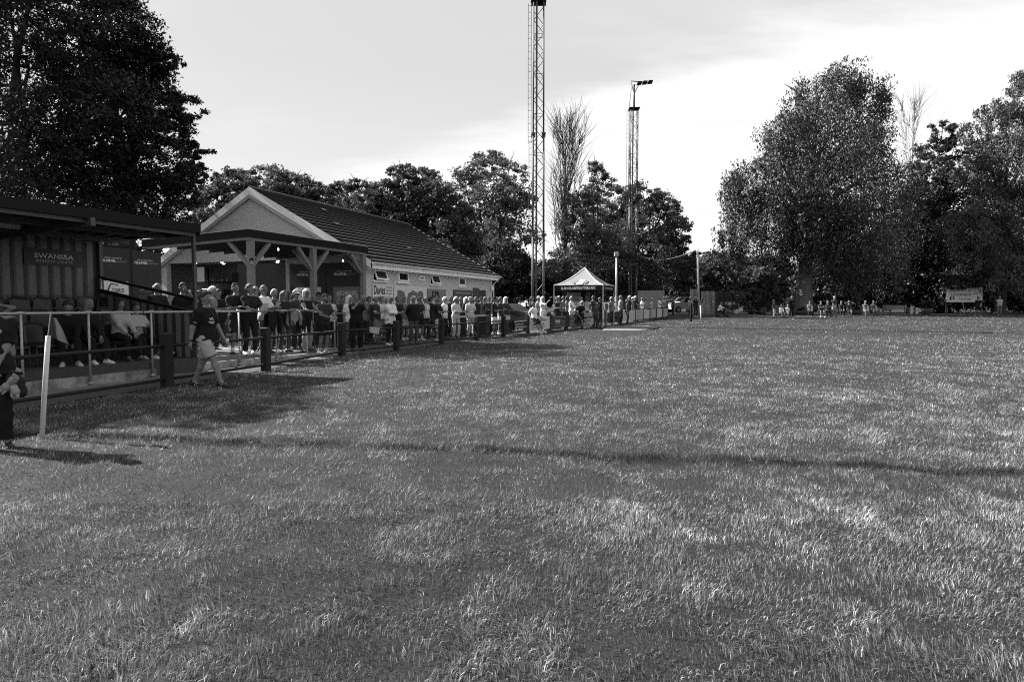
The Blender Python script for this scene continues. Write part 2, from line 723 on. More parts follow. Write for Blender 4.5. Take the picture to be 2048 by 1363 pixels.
# ------------------------------------------------------------------ yard, path, terrace
m_conc = mat(0.17, 0.9, 'concrete', noise=0.2, nscale=4, bump=0.3, bscale=50, stain=0.35)
m_conc_dark = mat(0.36, 0.92, 'stained_concrete', noise=0.3, nscale=9, bump=0.4, bscale=30, stain=0.65)
m_tar = mat(0.055, 0.95, 'tarmac', noise=0.25, nscale=9, bump=0.5, bscale=120)
m_black = mat(0.010, 0.75, 'black_paint', noise=0.1, spec=.12)
m_timber = mat(0.17, 0.8, 'pale_timber', noise=0.25, nscale=14, bump=0.2, bscale=40)
m_timber_d = mat(0.05, 0.85, 'dark_timber', noise=0.3, nscale=16, bump=0.3, bscale=50)
m_galv = mat(0.33, 0.45, 'galvanised_steel', noise=0.2, nscale=20, metal=0.3, spec=0.5)
m_steel_d = mat(0.05, 0.5, 'dark_steel', noise=0.2, nscale=12, spec=0.5)
m_white = mat(0.62, 0.6, 'white_board', noise=0.06)
m_upvc = mat(0.9, 0.4, 'white_plastic', noise=0.05, spec=0.5)

# tarmac yard behind the fence: strips following the fence line
yb = MB()
pts = [F0 + Vector((-1.5, -3, 0))] + [F0] + FENCE + [Vector((20, 62, g(0, 62))), Vector((24, 75, .7))]
vs_, fs_ = [], []
for p in pts:
    vs_ += [(p.x - 0.12, p.y + 0.02, g(p.x, p.y) + 0.014), (p.x - 45, p.y + 16, g(0, p.y + 16) + 0.06)]
for i in range(len(pts) - 1):
    fs_.append((2 * i, 2 * i + 2, 2 * i + 3, 2 * i + 1))
yb.add(vs_, fs_)
o = yb.build('yard', m_tar)
o['kind'] = 'structure'

# hard standing on the pitch side of the gate
part('path', m_conc, None, lambda b: b.add([Vector((p.x, p.y, g(p.x, p.y) + 0.022)) for p in
     (on_ground(1204, 661), on_ground(1278, 661.5), on_ground(1322, 655), on_ground(1296, 651.5), on_ground(1216, 652))], [(0, 1, 2, 3, 4)]))['kind'] = 'structure'

# rail line in front of the stand and terrace
RAIL_A, RAIL_B = (8.7, 12.1), (17.45, 12.88)


def rail_v(u):
    return RAIL_A[1] + (RAIL_B[1] - RAIL_A[1]) * (u - RAIL_A[0]) / (RAIL_B[0] - RAIL_A[0])


U_END = 11.36
st = empty('terrace', uv(8, 12.3, 0))
st['kind'] = 'structure'
u0, u1, u2 = 2.0, U_END, 18.6


def ter(b):
    # front kerb of the stand, then a ramp falling to the yard
    for (a, c, za, zc) in ((u0, u1, 0.2, 0.2), (u1, u2, 0.2, 0.06)):
        va, vc = rail_v(a) + 0.03, rail_v(c) + 0.03
        b.add([(a, va, -.1), (c, vc, -.1), (c, vc + .22, -.1), (a, va + .22, -.1), (a, va, za), (c, vc, zc), (c, vc + .22, zc), (a, va + .22, za)],
              [(0, 1, 5, 4), (4, 5, 6, 7), (1, 2, 6, 5), (3, 0, 4, 7), (2, 3, 7, 6)])


part('kerb', m_conc_dark, st, ter, UVF)


def ramp(b):
    va, vc = rail_v(u1) + .25, rail_v(u2) + .25
    b.add([(u1, va, .33), (u2, vc, .10), (u2, 19, .2), (u1, 19, .35), (u1, va, -.1), (u2, vc, -.1), (u2, 19, -.1), (u1, 19, -.1)],
          [(0, 1, 2, 3), (4, 5, 1, 0), (5, 6, 2, 1), (7, 4, 0, 3)])


part('slab', m_conc, st, ramp, UVF)
part('front_path', m_conc, st, lambda b: b.add([(u0, rail_v(u0) - .75, .02), (U_END, rail_v(U_END) - .62, .02), (u2, rail_v(u2) - .45, .02),
     (u2, rail_v(u2) + .02, .02), (U_END, rail_v(U_END) + .02, .02), (u0, rail_v(u0) + .02, .02)], [(0, 1, 2, 3, 4, 5)]), UVF)


def floor_z(p):
    """walkable height at a world point"""
    u = p.x * SU + p.y * CU
    v = -p.x * CU + p.y * SU
    if v > rail_v(u) + .2 and 2 < u < u1:
        return 0.35
    if v > rail_v(u) + .2 and u1 <= u < u2 and v < 19:
        return 0.33 + (0.10 - 0.33) * (u - u1) / (u2 - u1)
    if left_of_fence(p.x, p.y):
        return g(p.x, p.y) + 0.014 + 0.03
    return g(p.x, p.y)


# ------------------------------------------------------------------ trees
m_bark = mat(0.05, 0.95, 'bark', noise=0.35, nscale=5, bump=0.8, bscale=14)
m_bark_pale = mat(0.15, 0.95, 'pale_bark', noise=0.35, nscale=5, bump=0.9, bscale=9)


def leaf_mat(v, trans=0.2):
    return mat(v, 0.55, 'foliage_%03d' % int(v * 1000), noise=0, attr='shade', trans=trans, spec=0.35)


def leaf_cloud(lobes, n, size, droop=0.0, clump=0.3, fill=0.62, seed=1, flat=0.8):
    """lobes: [(Vector centre, radius)] -> leaf quads clustered into clumps with gaps"""
    n, size = int(n * 1.65), size * 0.73
    r = np.random.default_rng(seed)
    C = np.array([[c.x, c.y, c.z] for c, _ in lobes])
    rad = np.array([q for _, q in lobes])
    wgt = rad ** 2.2
    wgt = wgt / wgt.sum()
    ncl = max(20, n // 60)
    li = r.choice(len(lobes), ncl, p=wgt)
    d = r.normal(size=(ncl, 3))
    d /= np.linalg.norm(d, axis=1)[:, None]
    rr = rad[li] * (fill + (1.06 - fill) * r.random(ncl) ** 0.8)
    d[:, 2] *= flat
    cc = C[li] + d * rr[:, None]
    cr = rad[li] * clump * r.uniform(0.45, 1.15, ncl)
    shade_c = r.uniform(0.6, 1.35, ncl)
    k = r.integers(0, ncl, n)
    off = r.normal(size=(n, 3)) * 0.5
    ln = np.linalg.norm(off, axis=1)
    off *= np.minimum(1, 1.25 / np.maximum(ln, 1e-6))[:, None]
    p = cc[k] + off * cr[k][:, None] * np.array([1, 1, 0.55])
    if droop > 0:
        t = r.random(n) ** 1.5
        p[:, 2] -= t * droop * r.uniform(0.4, 1.0, ncl)[k]
        a = r.integers(0, 9, n) * 0.7 + k
        p[:, 0] = cc[k, 0] + (p[:, 0] - cc[k, 0]) * (1 - 0.25 * t) + np.cos(a) * 0.12
        p[:, 1] = cc[k, 1] + (p[:, 1] - cc[k, 1]) * (1 - 0.25 * t) + np.sin(a) * 0.12
    s = size * r.uniform(0.55, 1.35, n)
    ax = r.normal(size=(n, 3))
    if droop > 0:
        ax = ax * 0.55 + np.array([0, 0, -1.0])
    ax /= np.linalg.norm(ax, axis=1)[:, None]
    bx = np.cross(ax, r.normal(size=(n, 3)))
    bx /= np.linalg.norm(bx, axis=1)[:, None]
    asp = 0.42 if droop > 0 else 0.62
    V = np.stack([p - ax * s[:, None] * .8 + bx * (s * asp)[:, None], p + ax * s[:, None] * 1.1, p - ax * s[:, None] * .55 - bx * (s * asp)[:, None]], 1)
    Fq = np.arange(n * 3).reshape(n, 3)
    sh = np.repeat(shade_c[k] * r.uniform(0.7, 1.3, n), 3)
    return V.reshape(-1, 3), Fq, sh, cc


def limb_pts(a, b, sag=0.15, n=5, rr=None):
    a, b = Vector(a), Vector(b)
    L = (b - a).length
    out = []
    for i in range(n + 1):
        t = i / n
        p = a.lerp(b, t)
        p.z += math.sin(t * math.pi) * L * sag * 0.5
        if 0 < i < n:
            p += Vector((random.gauss(0, 1), random.gauss(0, 1), random.gauss(0, .5))) * L * 0.025
        out.append(p)
    return out


def tree(name, label, base_px, Y, lobes_px, n, size, tone, trunk_r=0.3, cat='tree', group=None, bark=None, droop=0.0, dspread=0.8,
         seed=1, clump=0.3, fill=0.62, trans=0.2, fork=0.45, limbs=9, base_z=None, flat=0.8):
    rs = random.Random(seed)
    b0 = atd(base_px, 611, Y)
    b0.z = g(b0.x, b0.y) if base_z is None else base_z
    root = thing(name, label, cat, b0, group=group)
    lobes = []
    for L in lobes_px:
        r_m = L[2] * Y / FPX
        dy = L[3] if len(L) > 3 else rs.uniform(-dspread, dspread) * r_m * 1.3
        lobes.append((atd(L[0], L[1], Y + dy), r_m))
    V, Fq, sh, cc = leaf_cloud(lobes, n, size, droop, clump, fill, seed, flat)
    V = V - np.array(b0)
    V[:, 2] = np.maximum(V[:, 2], 0.05)
    me = mesh_np('crown', V, Fq, sh)
    link('crown', me, leaf_mat(tone, trans), root)
    top = max(c.z for c, _ in lobes)
    mid = b0 + Vector((0, 0, (top - b0.z) * fork))
    cx = sum((c for c, _ in lobes), Vector()) / len(lobes)
    mid.x += (cx.x - b0.x) * 0.3
    tb = MB()
    tp = [b0 + Vector((0, 0, -.2)), b0 + Vector((0, 0, .35)), b0.lerp(mid, 0.45) + Vector((rs.gauss(0, .1), 0, 0)), mid]
    tb.tube(tp, [trunk_r * 1.4, trunk_r * 1.08, trunk_r * .9, trunk_r * .68], 12)
    tb.build('trunk', bark or m_bark, root, True)
    order = sorted(range(len(lobes)), key=lambda i: -lobes[i][1])[:limbs]
    lb = MB()
    for i in order:
        c, r_m = lobes[i]
        e = c + Vector((0, 0, r_m * 0.3))
        s0 = b0.lerp(mid, rs.uniform(0.72, 1.0))
        pp = limb_pts(s0, e, -0.1 if droop == 0 else 0.25, 5)
        lb.tube(pp, [trunk_r * .5 * (1 - t / 5.5) + .015 for t in range(6)], 7)
        for _ in range(5):
            d = Vector((rs.gauss(0, 1), rs.gauss(0, 1), rs.gauss(.3, .8))).normalized()
            q = pp[rs.randint(2, 5)]
            lb.tube(limb_pts(q, q + d * r_m * rs.uniform(.6, 1.0), .1, 3), [trunk_r * .16, trunk_r * .12, trunk_r * .07, .012], 4)
    lb.build('limbs', m_bark, root, True)
    return root
# --- the wood behind the stand, dark against the sun
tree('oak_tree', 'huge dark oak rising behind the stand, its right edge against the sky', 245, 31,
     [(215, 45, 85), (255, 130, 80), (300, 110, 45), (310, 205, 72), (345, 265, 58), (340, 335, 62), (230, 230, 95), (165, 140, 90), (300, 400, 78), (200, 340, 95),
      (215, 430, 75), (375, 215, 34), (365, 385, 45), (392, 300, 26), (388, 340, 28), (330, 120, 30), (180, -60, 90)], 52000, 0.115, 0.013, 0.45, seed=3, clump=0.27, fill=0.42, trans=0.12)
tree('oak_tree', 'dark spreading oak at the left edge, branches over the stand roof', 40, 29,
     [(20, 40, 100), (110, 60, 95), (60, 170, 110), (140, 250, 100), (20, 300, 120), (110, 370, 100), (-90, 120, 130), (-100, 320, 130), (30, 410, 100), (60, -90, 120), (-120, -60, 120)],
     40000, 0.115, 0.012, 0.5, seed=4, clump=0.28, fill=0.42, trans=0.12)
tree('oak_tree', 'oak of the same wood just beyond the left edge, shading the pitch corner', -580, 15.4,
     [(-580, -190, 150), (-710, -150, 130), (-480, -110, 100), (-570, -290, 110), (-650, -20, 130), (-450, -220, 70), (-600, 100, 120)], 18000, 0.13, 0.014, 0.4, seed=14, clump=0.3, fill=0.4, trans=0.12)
# --- row behind the clubhouse
GB = 'trees behind the clubhouse'
tree('broadleaf_tree', 'leafy tree standing behind the clubhouse gable', 520, 52,
     [(430, 405, 40), (470, 375, 42), (540, 372, 48), (590, 385, 42), (500, 425, 60), (580, 430, 55), (425, 455, 45), (620, 380, 24)], 22000, 0.19, 0.085, 0.4, group=GB, trans=.35, seed=5)
tree('broadleaf_tree', 'low tree behind the middle of the tiled clubhouse roof', 690, 54,
     [(655, 400, 36), (690, 395, 38), (720, 385, 34), (690, 440, 60), (640, 450, 45)], 9000, 0.2, 0.075, 0.35, group=GB, trans=.35, seed=6)
tree('oak_tree', 'dark rounded oak above the far half of the clubhouse roof', 815, 54,
     [(770, 395, 45), (805, 362, 38), (845, 365, 40), (865, 400, 48), (820, 430, 75), (890, 440, 55), (900, 490, 60), (760, 440, 50)], 23000, 0.19, 0.06, 0.4, group=GB, trans=.35, seed=7)
tree('ash_tree', 'tall airy pale tree left of the near floodlight mast', 975, 58,
     [(945, 335, 36), (985, 325, 32), (1020, 345, 34), (930, 375, 38), (985, 390, 50), (1030, 400, 40), (960, 450, 60), (1020, 470, 55), (990, 530, 65), (930, 540, 55)], 19000, 0.18, 0.10, 0.35, group=GB, trans=.35, seed=8, clump=0.36, fill=0.45)
tree('broadleaf_tree', 'loose leafy tree between the bare poplar and far mast', 1175, 62,
     [(1192, 335, 24), (1205, 365, 26), (1170, 400, 36), (1195, 420, 40), (1150, 455, 42), (1190, 480, 50), (1215, 520, 50), (1150, 530, 50)], 15000, 0.18, 0.09, 0.3, group=GB, trans=.35, seed=9, clump=0.36, fill=0.4)
tree('horse_chestnut_tree', 'broad dark tree behind the far floodlight mast', 1300, 70,
     [(1245, 400, 36), (1285, 395, 36), (1325, 415, 34), (1300, 450, 60), (1350, 465, 36), (1245, 460, 50), (1340, 520, 52), (1280, 530, 70), (1225, 540, 50), (1372, 520, 30)], 26000, 0.22, 0.06, 0.45, group=GB, trans=.35, seed=10)


def bare_tree(name, label, px, Y, top_py, spread, n, seed, r0=0.28):
    rs = random.Random(seed)
    b0 = atd(px, 611, Y)
    b0.z = g(b0.x, b0.y)
    root = thing(name, label, 'tree', b0)
    H = atd(px, top_py, Y).z - b0.z
    W = spread * Y / FPX
    tb = MB()
    tb.tube([b0 + Vector((0, 0, -.2)), b0 + Vector((0.1, 0, H * .25)), b0 + Vector((-.1, 0, H * .55)), b0 + Vector((.05, 0, H * .98))], [r0, r0 * .8, r0 * .45, .02], 8)
    tb.build('trunk', m_bark, root, True)
    lb = MB()
    for i in range(n):
        t = rs.uniform(.22, .85)
        s = b0 + Vector((0, 0, H * t))
        a = rs.uniform(0, 6.28)
        out = W * rs.uniform(.25, 1) * math.sin(min(1, (1.12 - t) * 1.5) * 1.57)
        top = min(H * 1.0, H * t + H * rs.uniform(.22, .5))
        e = b0 + Vector((math.cos(a) * out, math.sin(a) * out, top))
        m1 = s.lerp(e, .35) + Vector((math.cos(a), math.sin(a), -.3)) * out * .25
        m2 = s.lerp(e, .7) + Vector((math.cos(a), math.sin(a), -.2)) * out * .2
        rr = r0 * .22 * (1 - t * .6)
        m1 += Vector((rs.gauss(0, .12), rs.gauss(0, .12), 0))
        m2 += Vector((rs.gauss(0, .18), rs.gauss(0, .18), 0))
        lb.tube([s, m1, m2, e], [rr, rr * .7, rr * .45, .015], 5)
        for j in range(12):
            q = m1.lerp(e, rs.uniform(.05, 1.0))
            d = Vector((math.cos(a) * .4 + rs.gauss(0, .5), math.sin(a) * .4 + rs.gauss(0, .5), 1.2)).normalized()
            L = H * rs.uniform(.05, .14)
            lb.tube([q, q + d * L * .5 + Vector((rs.gauss(0, .08), 0, 0)), q + d * L], [.022, .015, .008], 3)
    lb.build('limbs', m_bark, root, True)


bare_tree('poplar_tree', 'bare leafless poplar right of the near floodlight mast', 1130, 60, 238, 46, 56, 21)
bare_tree('bare_tree', 'thin leafless tree between the weeping tree and the dark trees', 1815, 72, 205, 36, 16, 22, 0.13)

# --- far end
FE = 'trees at the far end of the pitch'
tree('beech_tree', 'great weeping beech with a thick pale trunk at the far end', 1607, 66.5,
     [(1700, 150, 42), (1692, 128, 22), (1762, 200, 22), (1735, 175, 40), (1650, 180, 52), (1600, 205, 48), (1565, 255, 46), (1560, 310, 48), (1740, 240, 48), (1660, 270, 85, -2), (1760, 300, 45),
      (1520, 350, 52), (1478, 378, 36), (1590, 370, 70, -2.5), (1605, 440, 46, -3.8), (1630, 478, 30, -3.4), (1690, 360, 85), (1790, 370, 55), (1490, 430, 42), (1545, 440, 60, -2), (1645, 440, 70, -3), (1720, 450, 75), (1800, 450, 55), (1475, 470, 28), (1560, 480, 45), (1672, 492, 48), (1462, 362, 26), (1450, 455, 20), (1490, 500, 34), (1535, 522, 34), (1690, 530, 45), (1770, 520, 50)],
     62000, 0.22, 0.055, 0.78, group=FE, bark=m_bark_pale, droop=3.4, seed=11, clump=0.34, fill=0.55, fork=0.4, limbs=14, trans=0.15)
tree('conifer_tree', 'dark pointed evergreen right of the weeping beech', 1885, 74,
     [(1885, 265, 26), (1875, 310, 40), (1910, 300, 34), (1890, 360, 60), (1850, 400, 50), (1930, 400, 60), (1880, 460, 80), (1950, 480, 70), (1820, 500, 70)], 22000, 0.24, 0.026, 0.4, group=FE, seed=12)
tree('beech_tree', 'tall tree with drooping sprays at the right edge', 2000, 66,
     [(1960, 265, 34), (1995, 225, 34), (2040, 200, 44), (2075, 150, 40), (2020, 300, 60), (1965, 340, 45), (2060, 330, 80), (2010, 410, 70), (2080, 450, 90), (1960, 450, 60), (2120, 250, 80), (1990, 530, 55), (2045, 545, 60), (1935, 535, 45)], 40000, 0.22, 0.075, 0.5, group=FE, droop=1.4, seed=13)
# dark undergrowth under the trees
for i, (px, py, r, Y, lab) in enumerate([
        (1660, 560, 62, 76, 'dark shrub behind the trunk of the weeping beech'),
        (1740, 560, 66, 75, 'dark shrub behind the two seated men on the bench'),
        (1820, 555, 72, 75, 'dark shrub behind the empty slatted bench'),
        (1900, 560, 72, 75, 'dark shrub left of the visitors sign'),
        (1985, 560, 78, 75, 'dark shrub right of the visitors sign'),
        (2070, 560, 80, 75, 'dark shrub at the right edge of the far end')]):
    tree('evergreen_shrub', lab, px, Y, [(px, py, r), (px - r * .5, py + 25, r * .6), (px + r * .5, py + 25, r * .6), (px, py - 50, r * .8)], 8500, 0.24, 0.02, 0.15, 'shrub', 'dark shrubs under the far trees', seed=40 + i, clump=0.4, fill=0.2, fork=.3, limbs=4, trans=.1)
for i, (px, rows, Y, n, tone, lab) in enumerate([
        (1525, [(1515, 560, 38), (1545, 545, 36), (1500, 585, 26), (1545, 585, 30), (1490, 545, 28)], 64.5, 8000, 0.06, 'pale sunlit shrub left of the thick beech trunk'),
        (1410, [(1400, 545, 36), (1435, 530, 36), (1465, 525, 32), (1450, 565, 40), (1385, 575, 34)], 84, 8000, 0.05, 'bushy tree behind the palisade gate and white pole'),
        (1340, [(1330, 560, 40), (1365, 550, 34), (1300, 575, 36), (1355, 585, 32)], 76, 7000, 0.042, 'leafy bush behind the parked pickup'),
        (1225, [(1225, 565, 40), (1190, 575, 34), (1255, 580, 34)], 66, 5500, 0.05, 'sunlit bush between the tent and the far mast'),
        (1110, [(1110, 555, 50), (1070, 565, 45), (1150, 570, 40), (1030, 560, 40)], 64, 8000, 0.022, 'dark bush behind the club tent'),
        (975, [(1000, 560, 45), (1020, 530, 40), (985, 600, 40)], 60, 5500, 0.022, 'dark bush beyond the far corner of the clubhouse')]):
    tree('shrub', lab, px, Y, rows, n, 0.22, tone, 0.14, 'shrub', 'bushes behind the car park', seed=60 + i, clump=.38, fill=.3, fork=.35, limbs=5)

# wooded hill far away
hb = MB()
NH = 40
top_ = []
for i in range(NH + 1):
    px = 1150 + i * 22
    h = 505 + 40 * (1 - math.exp(-((px - 1450) / 130.0) ** 2)) + 6 * math.sin(i * 1.7) + 4 * math.sin(i * 3.1)
    top_.append(atd(px, h, 300))
vs_ = [Vector((p.x, p.y - 60, .7)) for p in top_] + top_ + [Vector((p.x, p.y + 80, .7)) for p in top_]
n_ = NH + 1
hb.add(vs_, [(i, i + 1, n_ + i + 1, n_ + i) for i in range(NH)] + [(n_ + i, n_ + i + 1, 2 * n_ + i + 1, 2 * n_ + i) for i in range(NH)])
hill = hb.build('hill', mat(0.04, 0.95, 'far_woodland', noise=0.5, nscale=0.18, bump=1.0, bscale=0.3), smooth=True)
hill['kind'] = 'structure'
hl = []
rs_ = random.Random(5)
for p in top_:
    for k in range(3):
        hl.append((Vector((p.x + rs_.uniform(-3, 3), p.y - k * 14, p.z * (1 - k * .22) - 1)), rs_.uniform(3, 4.5)))
V, Fq, sh, _ = leaf_cloud(hl, 14000, 0.75, 0, .45, .4, 77)
o = link('far_wood', mesh_np('far_wood', V, Fq, sh), leaf_mat(0.045))
tag(o, 'wooded hilltop far beyond the gate', 'woodland', kind='stuff')

# continuous wood closing the view behind the car park, the clubhouse and the far end
rs_ = random.Random(8)
hl = []
for px in range(-200, 2400, 26):
    if px < 420:
        Y, topy = 48, 470
    elif px < 1000:
        Y, topy = 66, 445
    elif px < 1480:
        Y, topy = 92, 525
    elif px < 1620:
        Y, topy = 92, 560
    else:
        Y, topy = 84, 480
    for k in range(4):
        py = topy + (600 - topy) * (k + .3) / 4 + rs_.uniform(-12, 12)
        hl.append((atd(px + rs_.uniform(-10, 10), py, Y + rs_.uniform(-2, 2)), rs_.uniform(26, 40) * Y / FPX))
    for k in range(2):
        hl.append((atd(px + rs_.uniform(-8, 8) + 13 * k, rs_.uniform(600, 608), Y + 4), 20 * Y / FPX))
        hl.append((atd(px + rs_.uniform(-8, 8) + 13 * k, rs_.uniform(585, 595), Y + 5), 20 * Y / FPX))
V, Fq, sh, _ = leaf_cloud(hl, 75000, 0.38, 0, .6, .1, 78)
V[:, 2] = np.maximum(V[:, 2], .3)
o = link('background_wood', mesh_np('background_wood', V, Fq, sh), leaf_mat(0.028))
tag(o, 'dark mass of woodland closing the view behind everything', 'woodland', kind='stuff')
# ------------------------------------------------------------------ the stand
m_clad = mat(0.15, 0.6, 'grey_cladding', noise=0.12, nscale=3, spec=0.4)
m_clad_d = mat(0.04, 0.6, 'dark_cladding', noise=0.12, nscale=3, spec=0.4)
m_seat = mat(0.022, 0.45, 'black_seat_plastic', noise=0.1, spec=0.5)
m_lett = mat(0.6, 0.7, 'pale_lettering', noise=0.0)
m_lett_w = mat(0.7, 0.7, 'white_lettering', noise=0.0)
m_lett_d = mat(0.012, 0.7, 'black_lettering', noise=0.0)
m_lett_m = mat(0.24, 0.7, 'grey_lettering', noise=0.0)
m_glass = mat(0.01, 0.08, 'dark_glass', noise=0.0, spec=0.6)

stand = thing('grandstand', 'low dark spectator stand with a flat metal roof at left', 'grandstand', uv(7, 13.8, 0))
VB, VF = 15.5, 12.28
part('floor', m_timber_d, stand, lambda b: b.box((2, rail_v(9) + .14, .05), (U_END, 13.75, .35)), UVF)
part('step', m_timber_d, stand, lambda b: b.box((2, 13.75, .05), (U_END, 14.55, .62)), UVF)
part('step', m_timber_d, stand, lambda b: b.box((2, 14.55, .05), (U_END, VB, .90)), UVF)
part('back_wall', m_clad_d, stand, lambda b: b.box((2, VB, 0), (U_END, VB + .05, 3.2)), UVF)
rib_me = None
for i in range(34):
    u = 2.15 + i * 0.272
    if rib_me is None:
        b = MB()
        b.add([(-.10, 0, 0), (-.07, -.035, 0), (.07, -.035, 0), (.10, 0, 0), (-.10, 0, 2.3), (-.07, -.035, 2.3), (.07, -.035, 2.3), (.10, 0, 2.3)],
              [(0, 1, 5, 4), (1, 2, 6, 5), (2, 3, 7, 6), (4, 5, 6, 7)])
        ob = b.build('cladding_rib', m_clad, stand, local=True)
        rib_me = ob.data
    else:
        ob = link('cladding_rib', rib_me, None, stand)
    ob.location = uv(u, VB, .88) - ORG[stand.name]
    ob.rotation_euler = (0, 0, math.atan2(CU, SU))
# roof: sheet, front fascia, ribs under the sheet, cross beams
zr_f, zr_b = 3.40, 3.18


def roof(b):
    b.add([(1.5, 12.2, zr_f), (U_END + .05, 12.2, zr_f), (U_END + .05, VB + .25, zr_b), (1.5, VB + .25, zr_b),
           (1.5, 12.2, zr_f + .05), (U_END + .05, 12.2, zr_f + .05), (U_END + .05, VB + .25, zr_b + .05), (1.5, VB + .25, zr_b + .05)],
          [(3, 2, 1, 0), (4, 5, 6, 7), (0, 1, 5, 4), (1, 2, 6, 5), (2, 3, 7, 6), (3, 0, 4, 7)])


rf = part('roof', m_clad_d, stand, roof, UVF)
part('fascia', mat(0.016, 0.85, 'fascia_metal', noise=.1, spec=.1), stand, lambda b: b.box((1.5, 12.15, 3.26), (U_END + .07, 12.195, 3.46)), UVF)
part('fascia', m_black, stand, lambda b: b.box((U_END + .052, 12.198, 3.2), (U_END + .09, VB + .25, 3.44)), UVF)
for i in range(24):
    u = 1.9 + i * 0.40
    part('roof_rib', m_clad_d, rf, lambda b: b.bar((u, 12.2, zr_f - .02), (u, VB + .2, zr_b - .02), .05, .04), UVF)
for (v, z) in ((12.25, 3.28), (13.2, 3.24), (14.4, 3.17)):
    part('purlin', m_steel_d, stand, lambda b: b.box((1.6, v, z - .1), (U_END + .02, v + .06, z + .02)), UVF)
for u in (2.6, 8.8):
    part('rafter', m_steel_d, stand, lambda b: b.bar((u, 12.1, 3.2), (u, VB, 3.02), .09, .16), UVF)
# a heater tube hung under the roof
part('heater', m_clad, stand, lambda b: b.tube([(5.2, 13.0, 3.05), (8.0, 13.0, 3.05)], .06, 10), UVF, True)
part('post', m_steel_d, stand, lambda b: b.box((U_END - .03, VF, .3), (U_END + .04, VF + .07, 3.4)), UVF)
part('post', m_steel_d, stand, lambda b: b.box((U_END - .03, VB - .1, .3), (U_END + .06, VB, 3.2)), UVF)
part('post', m_steel_d, stand, lambda b: b.box((8.76, VB - .12, .3), (8.84, VB - .04, 3.2)), UVF)
# side wall with raking trims
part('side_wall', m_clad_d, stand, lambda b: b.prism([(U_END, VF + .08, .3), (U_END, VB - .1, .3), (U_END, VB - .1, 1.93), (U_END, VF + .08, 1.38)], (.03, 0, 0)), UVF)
for i in range(11):
    v = VF + .22 + i * .28
    zt = 1.36 + (v - VF) / (VB - VF) * .55
    part('cladding_rib', m_clad, stand, lambda b: b.box((U_END - .035, v, .36), (U_END - .001, v + .12, zt)), UVF)
for (za, zb) in ((1.41, 1.96), (1.72, 2.28)):
    part('raking_trim', m_black, stand, lambda b: b.bar((U_END + .0, VF + .03, za), (U_END + .0, VB - .05, zb), .10, .06), UVF)
part('upright', m_white, stand, lambda b: b.box((U_END - .06, VB - .16, 1.98), (U_END - .03, VB - .12, 2.25)), UVF)

# sign on the back wall
sg = thing('sign_board', 'dark sign with pale capitals on the stand back wall', 'sign', uv(10.2, VB - .05, 2.5))
part('board', mat(0.035, .5, 'dark_sign', noise=.08), sg, lambda b: b.bbox((9.58, VB - .065, 2.50), (10.92, VB - .04, 2.88), .005), UVF)
ud, zd = (SU, CU, 0), (0, 0, 1)


def utext(name, s, u, v, z, w, h, m, parent, **k):
    return text(name, s, uv(u, v, z), ud, zd, w, h, m, parent, **k)


utext('lettering', 'SWANSEA', 9.80, VB - .068, 2.665, .90, .115, m_lett, sg, bold=.012)
utext('lettering', 'BUILDING SOCIETY', 9.84, VB - .068, 2.575, .83, .055, m_lett, sg, bold=.002, spacing=1.15)

# seats: tip-up chairs in three rows
def make_seat():
    t = thing('stadium_seat', 'x', 'seat', (0, 0, 0))
    b = MB()
    # shell curved in plan, rounded top corners: grid
    N, Mm = 6, 5
    fr, bk = [], []
    for j in range(Mm + 1):
        zz = .42 + .45 * j / Mm
        for i in range(N + 1):
            s = i / N * 2 - 1
            wv = .215 * (1 - .06 * (j / Mm) ** 2)
            xx = s * wv
            z2 = zz - (.07 * abs(s) ** 5 if j == Mm else 0)
            yy = .16 + .05 * (1 - s * s) + .06 * (j / Mm)
            fr.append((xx, yy, z2))
            bk.append((xx, yy + .018, z2))
    n = len(fr)
    fs = []
    for j in range(Mm):
        for i in range(N):
            a = j * (N + 1) + i
            fs.append((a, a + 1, a + N + 2, a + N + 1))
            fs.append((n + a, n + a + N + 1, n + a + N + 2, n + a + 1))
    rim = [i for i in range(N + 1)] + [(N + 1) * j + N for j in range(1, Mm + 1)] + [(N + 1) * Mm + i for i in range(N - 1, -1, -1)] + [(N + 1) * j for j in range(Mm - 1, 0, -1)]
    for a, c in zip(rim, rim[1:] + rim[:1]):
        fs.append((c, a, n + a, n + c))
    b.add(fr + bk, fs)
    b.build('backrest', m_seat, t, True, local=True)
    MB().bbox((-.21, -.22, .40), (.21, .17, .445), .02).build('seat', m_seat, t, local=True)
    for s in (-1, 1):
        MB().tube([(s * .2, .2, .01), (s * .2, .2, .40), (s * .2, .28, .80)], .011, 6).tube([(s * .2, -.18, .01), (s * .2, -.18, .40)], .011, 6).build('leg', m_steel_d, t, True, local=True)
    MB().tube([(-.2, .2, .3), (.2, .2, .3)], .01, 6).build('crossbar', m_steel_d, t, True, local=True)
    MB().tube([(-.2, .28, .80), (-.19, .30, .885), (-.1, .315, .90), (.1, .315, .90), (.19, .30, .885), (.2, .28, .80)], .011, 6).build('frame', m_steel_d, t, True, local=True)
    return t


